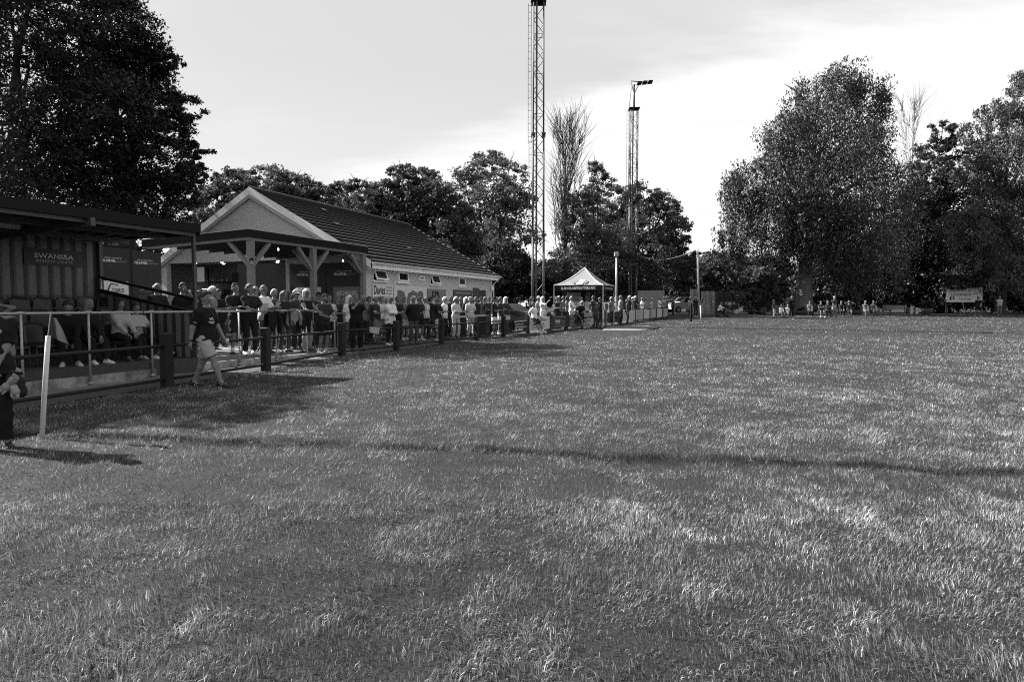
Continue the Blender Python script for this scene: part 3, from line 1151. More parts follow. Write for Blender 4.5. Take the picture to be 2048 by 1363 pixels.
seat0 = make_seat()
first = True
row_names = {0: 'back row', 1: 'middle row', 2: 'front row'}
for row, (v, zf, us) in enumerate(((15.0, .90, [7.3 + .5 * k for k in range(9)]), (14.15, .62, [7.2 + .5 * k for k in range(8)]), (13.35, .35, [6.9, 7.45, 8.0, 8.55, 9.1, 9.65, 10.2, 10.75]))):
    for k, u in enumerate(us):
        t = seat0 if first else copy_tree(seat0)
        first = False
        t.location = uv(u, v, zf)
        t.rotation_euler = (0, 0, math.pi / 2 - ANG + random.uniform(-.06, .06))
        t['label'] = '%s black stadium chair from the stand side wall, %s' % (('first', 'second', 'third', 'fourth', 'fifth', 'sixth', 'seventh', 'eighth', 'ninth')[len(us) - 1 - k], row_names[row])
        t['group'] = 'black chairs in the stand'

# galvanised rail in front of stand and terrace
rail = thing('handrail', 'long galvanised tube handrail in front of the stand', 'handrail', uv(9, rail_v(9), 0))
rpts = [(u, rail_v(u)) for u in (2.6, 17.6)]
part('top_rail', m_galv, rail, lambda b: b.tube([(2.6, rail_v(2.6), 1.44), (17.6, rail_v(17.6), 1.42)], .024, 10), UVF, True)
for px in (42, 177, 302.5, 478, 552, 614, 669):
    r_ = (px - CX) / FPX
    # intersect the rail line with the pixel column
    best = min((abs((SU * u - CU * rail_v(u)) / (CU * u + SU * rail_v(u)) - r_), u) for u in [2 + i * .01 for i in range(1600)])[1]
    part('rail_post', m_galv, rail, lambda b: b.tube([(best, rail_v(best), .06), (best, rail_v(best), 1.43)], .022, 10), UVF, True)
    part('clamp', m_galv, rail, lambda b: b.tube([(best - .06, rail_v(best), 1.44), (best + .06, rail_v(best), 1.44)], .031, 10), UVF, True)
    part('base_plate', m_galv, rail, lambda b: b.tube([(best, rail_v(best), .05), (best, rail_v(best), .09)], .05, 10), UVF, True)

# paper notice tied to the rail
pn = thing('paper_notice', 'blank pale sheet tied to the galvanised rail', 'notice', uv(9.72, rail_v(9.7) - .03, 1.1))
part('sheet', mat(.32, .8, 'pale_card', noise=.05), pn, lambda b: b.bar((9.64, rail_v(9.7) - .035, 1.26), (9.92, rail_v(9.9) - .06, 1.24), .006, .23), UVF)
part('tie', m_black, pn, lambda b: b.tube([(9.68, rail_v(9.7) - .03, 1.36), (9.68, rail_v(9.7) - .03, 1.46)], .006, 5).tube([(9.88, rail_v(9.7) - .03, 1.36), (9.88, rail_v(9.7) - .03, 1.46)], .006, 5), UVF)

# ------------------------------------------------------------------ panels by the stand
m_panel = mat(0.018, 0.55, 'black_panel', noise=.08)
m_mid = mat(0.10, 0.6, 'mid_grey_print', noise=.05)


def felin(parent, o, ex, s=1.0):
    """brewery heading; o = lower left corner of a 0.8 m wide heading block"""
    ex = Vector(ex)
    text('lettering', 'PROUDLY SUPPORTED BY', o + ex * .10 * s + Vector((0, 0, .135 * s)), ex, zd, .52 * s, .032 * s, m_lett, parent, bold=.012)
    text('lettering', 'FELINFOEL', o + Vector((0, 0, .03 * s)), ex, zd, .44 * s, .075 * s, m_lett_w, parent, bold=.025)
    text('lettering', 'BREWERY', o + ex * .47 * s + Vector((0, 0, .03 * s)), ex, zd, .33 * s, .065 * s, m_lett_m, parent, bold=.0, spacing=1.2)
    # faint winged emblem below
    nn_ = ex.cross(Vector(zd))
    b = MB()
    c = o + ex * .4 * s + Vector((0, 0, -.12 * s)) + nn_ * .004
    for sg_ in (-1, 1):
        b.add([c + ex * sg_ * .05 * s, c + ex * sg_ * .26 * s + Vector((0, 0, .02 * s)), c + ex * sg_ * .22 * s + Vector((0, 0, .055 * s)), c + ex * sg_ * .08 * s + Vector((0, 0, .05 * s))], [(0, 1, 2, 3) if sg_ > 0 else (3, 2, 1, 0)])
    path = [(0, .02), (.04, -.05), (.05, -.13), (.02, -.2), (-.03, -.23), (-.04, -.19)]
    for (a, z1), (c2, z2) in zip(path[:-1], path[1:]):
        p, q = c + ex * a * s + Vector((0, 0, z1 * s)), c + ex * c2 * s + Vector((0, 0, z2 * s))
        d = (q - p).normalized().cross(nn_) * .012 * s
        b.add([p - d, p + d, q + d, q - d], [(0, 1, 2, 3)])
    b.build('emblem', mat(.04, .6, 'faint_print', noise=0), parent)


VP = 16.4
for k, (ua, ub) in enumerate(((12.02, 12.95), (13.0, 13.95))):
    lab = ['black brewery panel with a crane truck advert beside the stand', 'black brewery panel with a car outline and white board beside the stand'][k]
    pn = thing('brewery_sign', lab, 'sign', uv(ua, VP, .3), group='black brewery panels')
    part('panel', m_panel, pn, lambda b: b.box((ua, VP, .3), (ub, VP + .04, 3.16 if k == 0 else 3.12)), UVF)
    part('frame', m_black, pn, lambda b: b.box((ua - .03, VP - .02, .3), (ua, VP + .05, 3.2)), UVF)
    part('frame', m_black, pn, lambda b: b.box((ua, VP - .02, 3.165), (ub, VP + .05, 3.2)), UVF)
    felin(pn, uv(ua + .09, VP - .004, 2.72), ud, .95)
    if k == 0:
        z0 = 1.72
        ad = part('advert', m_white, pn, lambda b: b.box((ua + .1, VP - .012, z0), (ub - .08, VP - .002, z0 + .52)), UVF)
        utext('lettering', 'C T LEWIS LTD', ua + .36, VP - .014, z0 + .21, .36, .11, m_lett_d, ad, bold=.02)
        utext('lettering', '##### ####', ua + .42, VP - .014, z0 + .04, .3, .05, m_lett_d, ad)
        em = MB(UVF)
        ox, oz, y_ = ua + .12, z0, VP - .0145
        for poly in ([(.02, .05), (.25, .05), (.24, .16), (.16, .18), (.14, .27), (.08, .27), (.06, .17), (.02, .16)],
                     [(.10, .27), (.14, .26), (.22, .43), (.20, .46)], [(.20, .46), (.22, .43), (.42, .40), (.42, .43)]):
            em.add([(ox + a, y_, oz + c) for a, c in poly], [tuple(range(len(poly)))])
        em.build('crane_truck_print', m_lett_d, ad)
        part('footer', m_mid, ad, lambda b: b.box((ua + .1, VP - .0135, z0), (ub - .08, VP - .0125, z0 + .045)), UVF)
    else:
        em = MB(UVF)
        pp = [(.22, 1.98), (.28, 2.02), (.34, 2.03), (.42, 2.10), (.54, 2.10), (.62, 2.03), (.68, 2.0)]
        em.tube([(ua + a, VP - .006, c) for a, c in pp], .010, 4)
        em.tube([(ua + .30, VP - .006, 1.97), (ua + .6, VP - .006, 1.97)], .006, 4)
        em.build('car_outline_print', m_lett_m, pn)
        utext('lettering', '########', ua + .14, VP - .004, 1.78, .66, .11, mat(.05, .6, 'dim_lettering', noise=0), pn, bold=.02)
        for z_ in (1.66, 1.54):
            utext('lettering', '####### ######## ### #######', ua + .14, VP - .004, z_, .62, .045, m_lett_m, pn)
        fb = part('advert', m_white, pn, lambda b: b.box((ua + .06, VP - .012, .95), (ub - .04, VP - .002, 1.42)), UVF)
        utext('lettering', 'FLOO', ua + .1, VP - .014, 1.08, .5, .17, m_lett_d, fb, bold=.03)

# ------------------------------------------------------------------ clubhouse
# the clubhouse and canopy are scaled about the camera, larger and farther back
CS, CZO = 1.0833, -0.131
CLUBF = Matrix.Translation((0, 0, CZO)) @ Matrix.Scale(CS, 4) @ UVF


def cuv(u, v, z=0.0):
    return CLUBF @ Vector((u, v, z))


def cutext(name, s, u, v, z, w, h, m, parent, **k):
    return text(name, s, cuv(u, v, z), ud, zd, w * CS, h * CS, m, parent, **k)


UG, VW, EAVE, APEX, HWD, LEN = 23.27, 15.6, 3.60, 6.87, 6.05, 13.9
VM, VL, UF = VW + HWD, VW + 2 * HWD, UG + LEN
club = thing('clubhouse', 'pebble-dashed clubhouse with a long tiled pitched roof', 'clubhouse', cuv(UG + 7, VM, 0))
m_dash = mat(0.52, 0.95, 'pebble_dash', noise=0.28, nscale=26, bump=1.0, bscale=34)
OV0, OV1, OZ1 = VW + 4.2, VW + 11.4, 3.62       # bar opening in the gable


def wall(b):
    # long pitch-side wall with four window openings
    us = []
    for c, w in ((24.32, 1.02), (26.33, .98), (29.5, .98), (32.7, .92)):
        us.append((c - w / 2, c + w / 2))
    cur = UG
    for a, c in us:
        b.box((cur, VW, 0), (a, VW + .25, EAVE))
        b.box((a, VW, 0), (c, VW + .25, 2.66))
        b.box((a, VW, 3.18), (c, VW + .25, EAVE))
        cur = c
    b.box((cur, VW, 0), (UF, VW + .25, EAVE))
    return us


wb = MB(CLUBF)
WINS = wall(wb)
wb.build('wall', m_dash, club)
part('wall', m_dash, club, lambda b: b.box((UG, VL - .25, 0), (UF, VL, EAVE)), CLUBF)
sl = (APEX - EAVE) / HWD


gz = EAVE + .25 * sl
part('gable_wall', m_dash, club, lambda b: (b.prism([(UG, VW + .26, OZ1), (UG, VW + .26, gz), (UG, VM, APEX - .1), (UG, VL - .26, gz), (UG, VL - .26, OZ1)], (.25, 0, 0)),
     b.box((UG, VW + .25, 0), (UG + .25, OV0, OZ1)), b.box((UG, OV1, 0), (UG + .25, VL - .25, OZ1))), CLUBF)
part('gable_wall', m_dash, club, lambda b: b.prism([(UF - .25, VW + .26, 0), (UF - .25, VW + .26, gz), (UF - .25, VM, APEX - .1), (UF - .25, VL - .26, gz), (UF - .25, VL - .26, 0)], (.25, 0, 0)), CLUBF)
# roof slopes with tile courses
m_tile = mat(0.042, 0.9, 'concrete_roof_tile', noise=0.3, nscale=9, bump=0.4, bscale=40, stain=.25)
OH = 0.35
rf = part('roof', m_tile, club, lambda b: (b.prism([(UG - .12, VW - OH, EAVE - OH * sl), (UG - .12, VM, APEX), (UG - .12, VM, APEX - .14), (UG - .12, VW - OH, EAVE - OH * sl - .14)], (LEN + .24, 0, 0)),
                                           b.prism([(UG - .12, VL + OH, EAVE - OH * sl), (UG - .12, VL + OH, EAVE - OH * sl - .14), (UG - .12, VM, APEX - .14), (UG - .12, VM, APEX)], (LEN + .24, 0, 0))), CLUBF)
NCO = 18
Ls = math.hypot(HWD + OH, (HWD + OH) * sl)
nv, nz = -sl / math.hypot(1, sl), 1 / math.hypot(1, sl)
for i in range(NCO):
    t0, t1 = i / NCO, (i + 1.02) / NCO
    va, za = VW - OH + (HWD + OH) * t0, EAVE - OH * sl + (HWD + OH) * sl * t0
    vb, zb = VW - OH + (HWD + OH) * min(1, t1), EAVE - OH * sl + (HWD + OH) * sl * min(1, t1)
    th = .125
    part('tile_course', m_tile, rf, lambda b: b.prism([(UG - .10, va, za + .004), (UG - .10, va + nv * th, za + nz * th), (UG - .10, vb + nv * .016, zb + nz * .016), (UG - .10, vb, zb + .004)], (LEN + .2, 0, 0)), CLUBF)
part('ridge', m_tile, rf, lambda b: b.tube([(UG - .13, VM, APEX + .02), (UF + .13, VM, APEX + .02)], .11, 8), CLUBF)
for (u, t) in ((25.5, .55), (29.5, .30), (33.8, .38), (35.6, .62), (26.8, .82)):
    va, za = VW - OH + (HWD + OH) * t, EAVE - OH * sl + (HWD + OH) * sl * t
    part('vent_tile', m_tile, rf, lambda b: b.bar((u, va, za + .14), (u + .34, va, za + .14), .22, .05, up=(0, nv, nz)), CLUBF)
# barge boards
for ue, s_ in ((UG - .125, -1), (UF + .125, 1)):
    for side in (-1, 1):
        v_e = VM + side * (HWD + OH)
        z_e = EAVE - OH * sl
        part('barge_board', m_upvc, rf, lambda b: b.prism([(ue, v_e, z_e - .24), (ue, v_e, z_e + .07), (ue, VM, APEX + .07), (ue, VM, APEX - .26)], (s_ * .03, 0, 0)), CLUBF)
        part('barge_board', mat(.4, .5, 'grey_plastic_trim', noise=.05), rf, lambda b: b.prism([(ue, v_e, z_e - .40), (ue, v_e, z_e - .245), (ue, VM, APEX - .265), (ue, VM, APEX - .42)], (s_ * .018, 0, 0)), CLUBF)
zg = EAVE - OH * sl
part('fascia', m_upvc, club, lambda b: b.box((UG - .05, VW - OH - .05, zg - .27), (UF + .05, VW - OH - .02, zg - .04)), CLUBF)
part('soffit', m_upvc, club, lambda b: b.box((UG - .05, VW - OH - .018, zg - .27), (UF + .05, VW - .002, zg - .24)), CLUBF)
part('gutter', m_upvc, club, lambda b: b.add([(u, VW - OH - .052 - .085 + .085 * math.cos(a), zg - .01 - .085 * math.sin(a)) for u in (UG - .16, UF + .22) for a in [math.pi * k / 8 for k in range(9)]],
     [(k, k + 1, 10 + k, 9 + k) for k in range(8)] + [tuple(range(9)), tuple(range(17, 8, -1))]), CLUBF, True)
part('downpipe', m_upvc, club, lambda b: b.tube([(UF + .14, VW - OH - .12, zg - .09), (UF + .12, VW - .2, zg - .35), (UF + .10, VW - .06, zg - .5), (UF + .10, VW - .06, .1)], .035, 8), CLUBF, True)
# windows, sashes tilted open as in use
for k, (a, c) in enumerate(WINS):
    wd = part('window', m_upvc, club, lambda b: (b.box((a, VW - .02, 2.66), (c, VW + .06, 2.70)), b.box((a, VW - .02, 3.14), (c, VW + .06, 3.18)),
                                                 b.box((a, VW - .02, 2.70), (a + .04, VW + .06, 3.14)), b.box((c - .04, VW - .02, 2.70), (c, VW + .06, 3.14))), CLUBF)
    tl = (.16, .02, .12, .03)[k]

    def sash(b):
        x0, x1, zt, zb = a + .045, c - .045, 3.135, 2.705
        f = .065
        def P(x, z):
            return (x, VW - .01 - tl * (zt - z) / (zt - zb), z)
        for (xa, xb, za, zb_) in ((x0, x1, zb, zb + f), (x0, x1, zt - f, zt), (x0, x0 + f, zb + f, zt - f), (x1 - f, x1, zb + f, zt - f)):
            pts_ = [P(xa, za), P(xb, za), P(xb, zb_), P(xa, zb_)]
            b.prism(pts_, (0, -.045, 0))
    part('sash', m_upvc, wd, sash, CLUBF)
    part('pane', m_glass, wd, lambda b: b.add([(a + .1, VW - .025 - tl * .85, 2.77), (c - .1, VW - .025 - tl * .85, 2.77), (c - .1, VW - .025 - tl * .15, 3.07), (a + .1, VW - .025 - tl * .15, 3.07)], [(0, 1, 2, 3)]), CLUBF)
    part('sill', m_upvc, wd, lambda b: b.box((a - .05, VW - .09, 2.60), (c + .05, VW - .002, 2.655)), CLUBF)
part('door', m_clad_d, club, lambda b: b.box((35.2, VW - .03, .1), (36.1, VW - .003, 2.5)), CLUBF)
part('lamp', m_upvc, club, lambda b: b.ell((36.9, VW - .1, 2.65), (.12, .1, .2)), CLUBF, True)

# boards on the pitch-side wall
def wallboard(name, label, u0_, u1_, z0, z1, m, v=None):
    t = thing(name, label, 'sign', cuv(u0_, VW - .05, z0), group='boards on the clubhouse wall')
    vv = VW - .03 if v is None else v
    part('board', m, t, lambda b: b.bbox((u0_, vv - .02, z0), (u1_, vv, z1), .004), CLUBF)
    return t, vv - .021


t, v_ = wallboard('advert_board', 'white board with black lettering under the first clubhouse window', 23.72, 25.4, 1.4, 2.52, m_white)
cutext('lettering', 'Davies', 23.82, v_, 2.06, .88, .4, m_lett_d, t, bold=.02)
for k in range(3):
    cutext('lettering', ['#### #### ### #####', '######## #########', '###### ########'][k], 24.78, v_, 2.36 - k * .14, .5, .07, m_lett_m, t)
cutext('lettering', '######## ########', 23.9, v_, 1.9, .7, .08, m_lett_d, t)
t, v_ = wallboard('advert_board', 'long white board with huge grey rounded capitals on the clubhouse wall', 25.45, 28.55, 1.1, 2.50, m_white)
cutext('lettering', 'RCS', 25.75, v_, 1.25, 2.5, 1.05, mat(.13, .6, 'grey_print', noise=.05), t, bold=.06)
t, v_ = wallboard('poster_board', 'framed photo poster of players on the clubhouse wall', 28.7, 30.7, 1.1, 2.42, mat(.2, .6, 'poster_grey', noise=.1))
pb = MB(CLUBF)
rs_ = random.Random(9)
for k in range(9):
    cu_, cz_ = 28.95 + rs_.random() * 1.1, 1.95 + rs_.random() * .3
    q = [(cu_ + .13 * math.cos(a) * rs_.uniform(.6, 1.2), v_ - .002 - .0005 * k, cz_ + .11 * math.sin(a) * rs_.uniform(.6, 1.2)) for a in [i * .785 for i in range(8)]]
    pb.add(q, [tuple(range(8))])
pb.build('print', m_lett_d, t)
part('print', mat(.45, .6, 'pale_print', noise=.2), t, lambda b: b.add([(28.76, v_ - .0015, 1.15), (29.9, v_ - .0015, 1.15), (29.3, v_ - .0015, 1.85), (28.76, v_ - .0015, 1.9)], [(0, 1, 2, 3)]), CLUBF)
t, v_ = wallboard('notice_board', 'grey notice board below the fourth clubhouse window', 31.6, 34.1, 1.1, 2.45, mat(.08, .6, 'grey_board', noise=.05))
part('header', mat(.25, .6, 'pale_strip', noise=.05), t, lambda b: b.box((31.9, v_ - .004, 2.24), (33.8, v_, 2.32)), CLUBF)
t, v_ = wallboard('notice_board', 'small dark noticeboard by the far end of the clubhouse wall', 34.25, 35.1, 1.7, 2.62, mat(.07, .6, 'grey_board_dark', noise=.1))
ar = thing('arrow_sign', 'small pale arrow sign pointing left between clubhouse windows', 'sign', cuv(28, VW - .04, 2.9))
part('board', m_upvc, ar, lambda b: b.prism([(27.75, VW - .03, 2.93), (27.92, VW - .03, 3.05), (28.42, VW - .03, 3.05), (28.42, VW - .03, 2.81), (27.92, VW - .03, 2.81)], (0, .012, 0)), CLUBF)
cutext('lettering', '#######', 27.95, VW - .031, 2.88, .4, .1, m_lett_m, ar)

# bar behind the gable opening
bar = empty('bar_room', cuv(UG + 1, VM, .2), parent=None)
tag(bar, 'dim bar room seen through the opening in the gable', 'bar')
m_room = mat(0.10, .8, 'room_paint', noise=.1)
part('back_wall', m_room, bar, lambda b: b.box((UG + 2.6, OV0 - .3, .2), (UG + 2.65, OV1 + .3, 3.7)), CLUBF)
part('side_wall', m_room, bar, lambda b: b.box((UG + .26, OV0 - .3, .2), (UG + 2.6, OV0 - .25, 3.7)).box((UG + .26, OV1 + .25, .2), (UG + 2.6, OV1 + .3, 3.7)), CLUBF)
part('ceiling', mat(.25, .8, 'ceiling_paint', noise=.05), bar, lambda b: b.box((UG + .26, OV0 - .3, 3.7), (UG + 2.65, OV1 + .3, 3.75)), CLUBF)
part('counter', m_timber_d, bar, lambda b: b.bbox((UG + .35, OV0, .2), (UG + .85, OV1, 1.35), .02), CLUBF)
m_bulb = mat(0.8, .4, 'lit_lamp', noise=0, emit=2.0)
for k, z_ in enumerate((2.1, 2.75)):
    for (va, vb) in ((OV0 + 2.6, OV0 + 4.6), (OV0 + 4.9, OV0 + 6.9)):
        sh = part('shelf', m_black, bar, lambda b: b.box((UG + 2.25, va, z_), (UG + 2.6, vb, z_ + .05)), CLUBF)
        for q in range(6):
            vv = va + .15 + q * .3 + random.uniform(-.05, .05)
            hh = random.uniform(.12, .3)
            part('tub', mat(random.choice((.03, .08, .25)), .6, noise=.1), sh, lambda b: b.bbox((UG + 2.3, vv, z_ + .05), (UG + 2.5, vv + random.uniform(.1, .2), z_ + .05 + hh), .02), CLUBF)
for vv in (OV0 + 2.55, OV0 + 4.75, OV0 + 6.95):
    part('shelf_upright', m_black, bar, lambda b: b.box((UG + 2.3, vv, 1.4), (UG + 2.36, vv + .05, 3.5)), CLUBF)
for (u_, v_) in ((.9, 1.2), (.9, 2.9), (.9, 4.6), (.9, 6.3), (1.9, 2.1), (1.9, 3.8), (1.9, 5.5)):
    part('spotlight', m_bulb, bar, lambda b: b.lathe((UG + u_, OV0 + v_, 3.66), [(.07, 0), (.07, .035)], 10), CLUBF)
part('menu_sheet', m_white, bar, lambda b: b.box((UG + .24, OV0 + 5.05, 2.72), (UG + .25, OV0 + 5.5, 3.42)).box((UG + .24, OV0 + 1.75, 2.62), (UG + .25, OV0 + 2.15, 3.3)), CLUBF)
part('shutter', m_clad_d, bar, lambda b: b.box((UG + .1, OV0, 1.4), (UG + .2, OV0 + 2.9, 3.5)), CLUBF)
part('banner', m_black, bar, lambda b: b.box((UG + .05, OV0 + 2.85, 1.3), (UG + .08, OV0 + 3.15, 3.1)), CLUBF)
part('fluorescent_tube', m_bulb, bar, lambda b: b.box((UG + 2.2, OV1 - .55, 2.42), (UG + 2.23, OV1 + .1, 2.45)).box((UG + 2.2, OV1 - .55, 2.2), (UG + 2.23, OV1 + .1, 2.23)), CLUBF)

# gable panels, right of the bar
gx = Vector((CU, -SU, 0))       # reading direction on the gable: towards the pitch
for k, (sa, sb) in enumerate(((2.0, 3.95), (.02, 1.97))):
    lab = ['black brewery panel with a white advert, left one on the gable wall', 'black brewery panel with a grey advert at the gable corner'][k]
    pn = thing('brewery_sign', lab, 'sign', cuv(UG - .05, VW + sb, .3), group='black brewery panels')
    part('panel', m_panel, pn, lambda b: b.box((UG - .05, VW + sa, .3), (UG - .012, VW + sb, 3.42)), CLUBF)
    o_ = cuv(UG - .054, VW + sb - .4, 2.72)
    felin(pn, o_ + Vector((0, 0, .12)), gx, 1.6)
    ad = part('advert', m_white if k == 0 else mat(.16, .6, 'grey_advert', noise=.05), pn, lambda b: b.box((UG - .062, VW + sa + .25, 1.5), (UG - .052, VW + sb - .35, 2.38)), CLUBF)
    o_ = cuv(UG - .064, VW + sb - .5, 2.02)
    if k == 1:
        text('lettering', 'BEECHWOOD', o_ + gx * .05, gx, zd, 1.1, .2, m_lett_w, ad, bold=.01)
        text('lettering', 'COMMERCIAL', o_ + gx * .05 + Vector((0, 0, -.26)), gx, zd, 1.1, .17, m_lett_w, ad, bold=.0)
    else:
        text('lettering', '######', o_ + gx * .02 + Vector((0, 0, .1)), gx, zd, .3, .12, m_lett_d, ad, bold=.02)
        text('lettering', '####### ######## ### #######', o_ + gx * .1 + Vector((0, 0, -.1)), gx, zd, 1.0, .06, m_lett_m, ad)
part('band', mat(.33, .7, 'painted_boards', noise=.15), club, lambda b: b.box((UG - .03, VW + .0, 3.44), (UG - .004, VW + 4.1, 3.62)).box((UG - .025, VW + .0, 3.63), (UG - .006, VW + 4.1, 3.8)), CLUBF)

# ------------------------------------------------------------------ timber canopy in front of the gable
can = thing('timber_canopy', 'open timber canopy with braced posts in front of the clubhouse gable', 'canopy', cuv(20, 17, .2))
CU0, CU1, CV0, CV1, CZ0, CZ1 = 16.45, 23.2, 15.45, 20.2, 4.02, 3.84


def croof(b):
    b.add([(CU0, CV0, CZ0 - .04), (CU1, CV0, CZ0 - .04), (CU1, CV1, CZ1 - .04), (CU0, CV1, CZ1 - .04), (CU0, CV0, CZ0), (CU1, CV0, CZ0), (CU1, CV1, CZ1), (CU0, CV1, CZ1)],
          [(3, 2, 1, 0), (4, 5, 6, 7), (0, 1, 5, 4), (1, 2, 6, 5), (2, 3, 7, 6), (3, 0, 4, 7)])


rf = part('roof', m_timber_d, can, croof, CLUBF)
part('fascia', m_black, can, lambda b: b.box((CU0 - .03, CV0 - .035, CZ0 - .22), (CU1, CV0 - .003, CZ0 + .02)).bar((CU0 - .015, CV0, CZ0 - .10), (CU0 - .015, CV1, CZ1 - .10), .028, .24), CLUBF)
part('edge_trim', m_galv, can, lambda b: b.bar((CU0 - .02, CV0 - .02, CZ0 + .032), (CU0 - .02, CV1, CZ1 + .032), .05, .02).bar((CU0, CV0 - .02, CZ0 + .032), (CU1, CV0 - .02, CZ0 + .032), .04, .02), CLUBF)
part('beam', m_timber, can, lambda b: b.box((CU0 + .02, CV0 + .02, CZ0 - .32), (CU1 - .05, CV0 + .16, CZ0 - .05)), CLUBF)
part('beam', m_timber, can, lambda b: b.bar((CU0 + .1, CV0 + .17, CZ0 - .2), (CU0 + .1, CV1, CZ1 - .2), .14, .22), CLUBF)
for k in range(9):
    u = CU0 + .7 + k * .75
    part('rafter', m_timber_d, rf, lambda b: b.bar((u, CV0 + .17, CZ0 - .12), (u, CV1, CZ1 - .12), .06, .15), CLUBF)
for u in (16.62, 19.78, 23.0):
    part('post', m_timber, can, lambda b: b.bbox((u - .1, CV0 + .0, .1), (u + .1, CV0 + .2, CZ0 - .33), .012), CLUBF)
    for s_ in (-1, 1):
        if u > 22 and s_ > 0:
            continue
        if u < 17 and s_ < 0:
            part('brace', m_timber, can, lambda b: b.bar((u, CV0 + .2, CZ0 - 1.1), (u, CV0 + 1.0, CZ0 - .34), .11, .12), CLUBF)
            continue
        part('brace', m_timber, can, lambda b: b.bar((u + s_ * .1, CV0 + .1, CZ0 - 1.1), (u + s_ * .86, CV0 + .1, CZ0 - .34), .11, .12), CLUBF)
    if u > 17:
        part('brace', m_timber, can, lambda b: b.bar((u, CV0 + .2, CZ0 - 1.1), (u, CV0 + 1.0, CZ0 - .36), .11, .12), CLUBF)
for v in (CV1 - .2,):
    part('post', m_timber_d, can, lambda b: b.box((CU0 + .05, v, .1), (CU0 + .2, v + .15, CZ1 - .3)), CLUBF)
# lamps strung under the canopy
ss = thing('string_lights', 'festoon of small lamps hung under the canopy', 'lights', cuv(19.5, CV0 + .4, 3.3))
wire = MB(CLUBF)
pts_ = []
for k in range(41):
    t = k / 40
    u = CU0 + .3 + t * 6.3
    z = 3.62 - .16 * abs(math.sin(t * math.pi * 4))
    pts_.append((u, CV0 + .45, z))
wire.tube(pts_, .006, 4)
wire.build('wire', m_black, ss)
for k in range(2, 40, 4):
    part('bulb', m_bulb if k % 8 == 2 else m_glass, ss, lambda b: b.ell((pts_[k][0], pts_[k][1], pts_[k][2] - .06), (.028, .028, .05)), CLUBF, True)
lp = thing('spot_lamp', 'black spot lamp clamped to the first canopy post', 'lamp', cuv(16.5, CV0 - .1, 3.0))
part('housing', m_black, lp, lambda b: b.tube([(16.48, CV0 - .04, 3.02), (16.38, CV0 - .16, 2.95)], [.06, .085], 10), CLUBF, True)
part('bracket', m_black, lp, lambda b: b.box((16.48, CV0 - .05, 2.9), (16.58, CV0 - .002, 3.12)), CLUBF)
part('lens', m_galv, lp, lambda b: b.tube([(16.375, CV0 - .165, 2.948), (16.37, CV0 - .17, 2.945)], [.075, .07], 10), CLUBF)

# ------------------------------------------------------------------ pitch fence
PH = 1.05
m_fence = mat(0.018, .8, 'black_fence_timber', noise=.2, nscale=10, bump=.2)
fence = thing('pitch_fence', 'low dark post and rail fence along the pitch', 'fence', FENCE[0])
pale = {10, 11}
for i, p in enumerate(FENCE):
    d = (FENCE[min(i + 1, len(FENCE) - 1)] - FENCE[max(0, i - 1)]).normalized()
    w = .19 if i not in pale else .16
    hgt = PH if i < 12 else PH - .12
    b = MB(Matrix.Translation(p) @ Matrix.Rotation(math.atan2(d.y, d.x), 4, 'Z'))
    b.bbox((-w / 2, -w / 2, -.15), (w / 2, w / 2, hgt), .02)
    b.build('post', m_timber if i in pale else m_fence, fence)
chain = [F0] + FENCE[:11]
for z_ in (.80, .16):
    for a, c in zip(chain[:-1], chain[1:]):
        part('rail', m_fence, fence, lambda b: b.tube([a + Vector((0, 0, z_)), c + Vector((0, 0, z_))], .033, 8), smooth=True)
part('rail_end_cap', m_white, fence, lambda b: b.tube([F0 + Vector((0, 0, .80)) - (FENCE[0] - F0).normalized() * .06, F0 + Vector((0, 0, .80))], .042, 8))

# adverts fixed along the fence
BOARDS = [
    (6, 7, .028, [('########', .25, .5, .5, .2, 'm'), ('########', .2, .14, .55, .13, 'w')], ['w', .8], 'dark advert board with two pale stripes by the hanging coat'),
    (7, 8, .5, [('######## ########', .12, .7, .7, .1, 'd'), ('#######', .12, .4, .6, .1, 'd'), ('###########', .12, .2, .6, .1, 'd')], None, 'white advert board behind the leaning man in black shorts'),
    (8, 9, .03, [('GRADE', .22, .42, .34, .26, 'w'), ('##########', .22, .26, .34, .1, 'm'), ('#####', .66, .5, .24, .08, 'm'), ('#######', .66, .3, .24, .07, 'm')], ['m', .86], 'dark advert board with bold pale capitals left of the man on the fence'),
    (9, 10, .03, [('####', .08, .4, .28, .18, 'm'), ('#####', .08, .16, .28, .16, 'm'), ('#######', .06, .8, .3, .12, 'm')], ['m', .66], 'dark advert board beside the man sitting on the fence'),
    (11, 12, .03, [('GRADE', .18, .6, .6, .2, 'm'), ('########', .3, .2, .4, .1, 'm')], None, 'dark advert board right of the pitch gate'),
    (12, 13, .42, [], None, 'pale blank advert board behind the man in the grey jacket'),
    (13, 14, .36, [], None, 'pale advert board, first past the dark slot in the far fence'),
    (14, 15, .46, [], None, 'whitish advert board in the middle of the far fence'),
    (15, 16, .33, [], None, 'greyish advert board, third from the far end'),
    (16, 17, .44, [], None, 'pale advert board next to last in the far fence'),
    (17, 18, .30, [], None, 'pale advert board at the far end of the fence'),
]
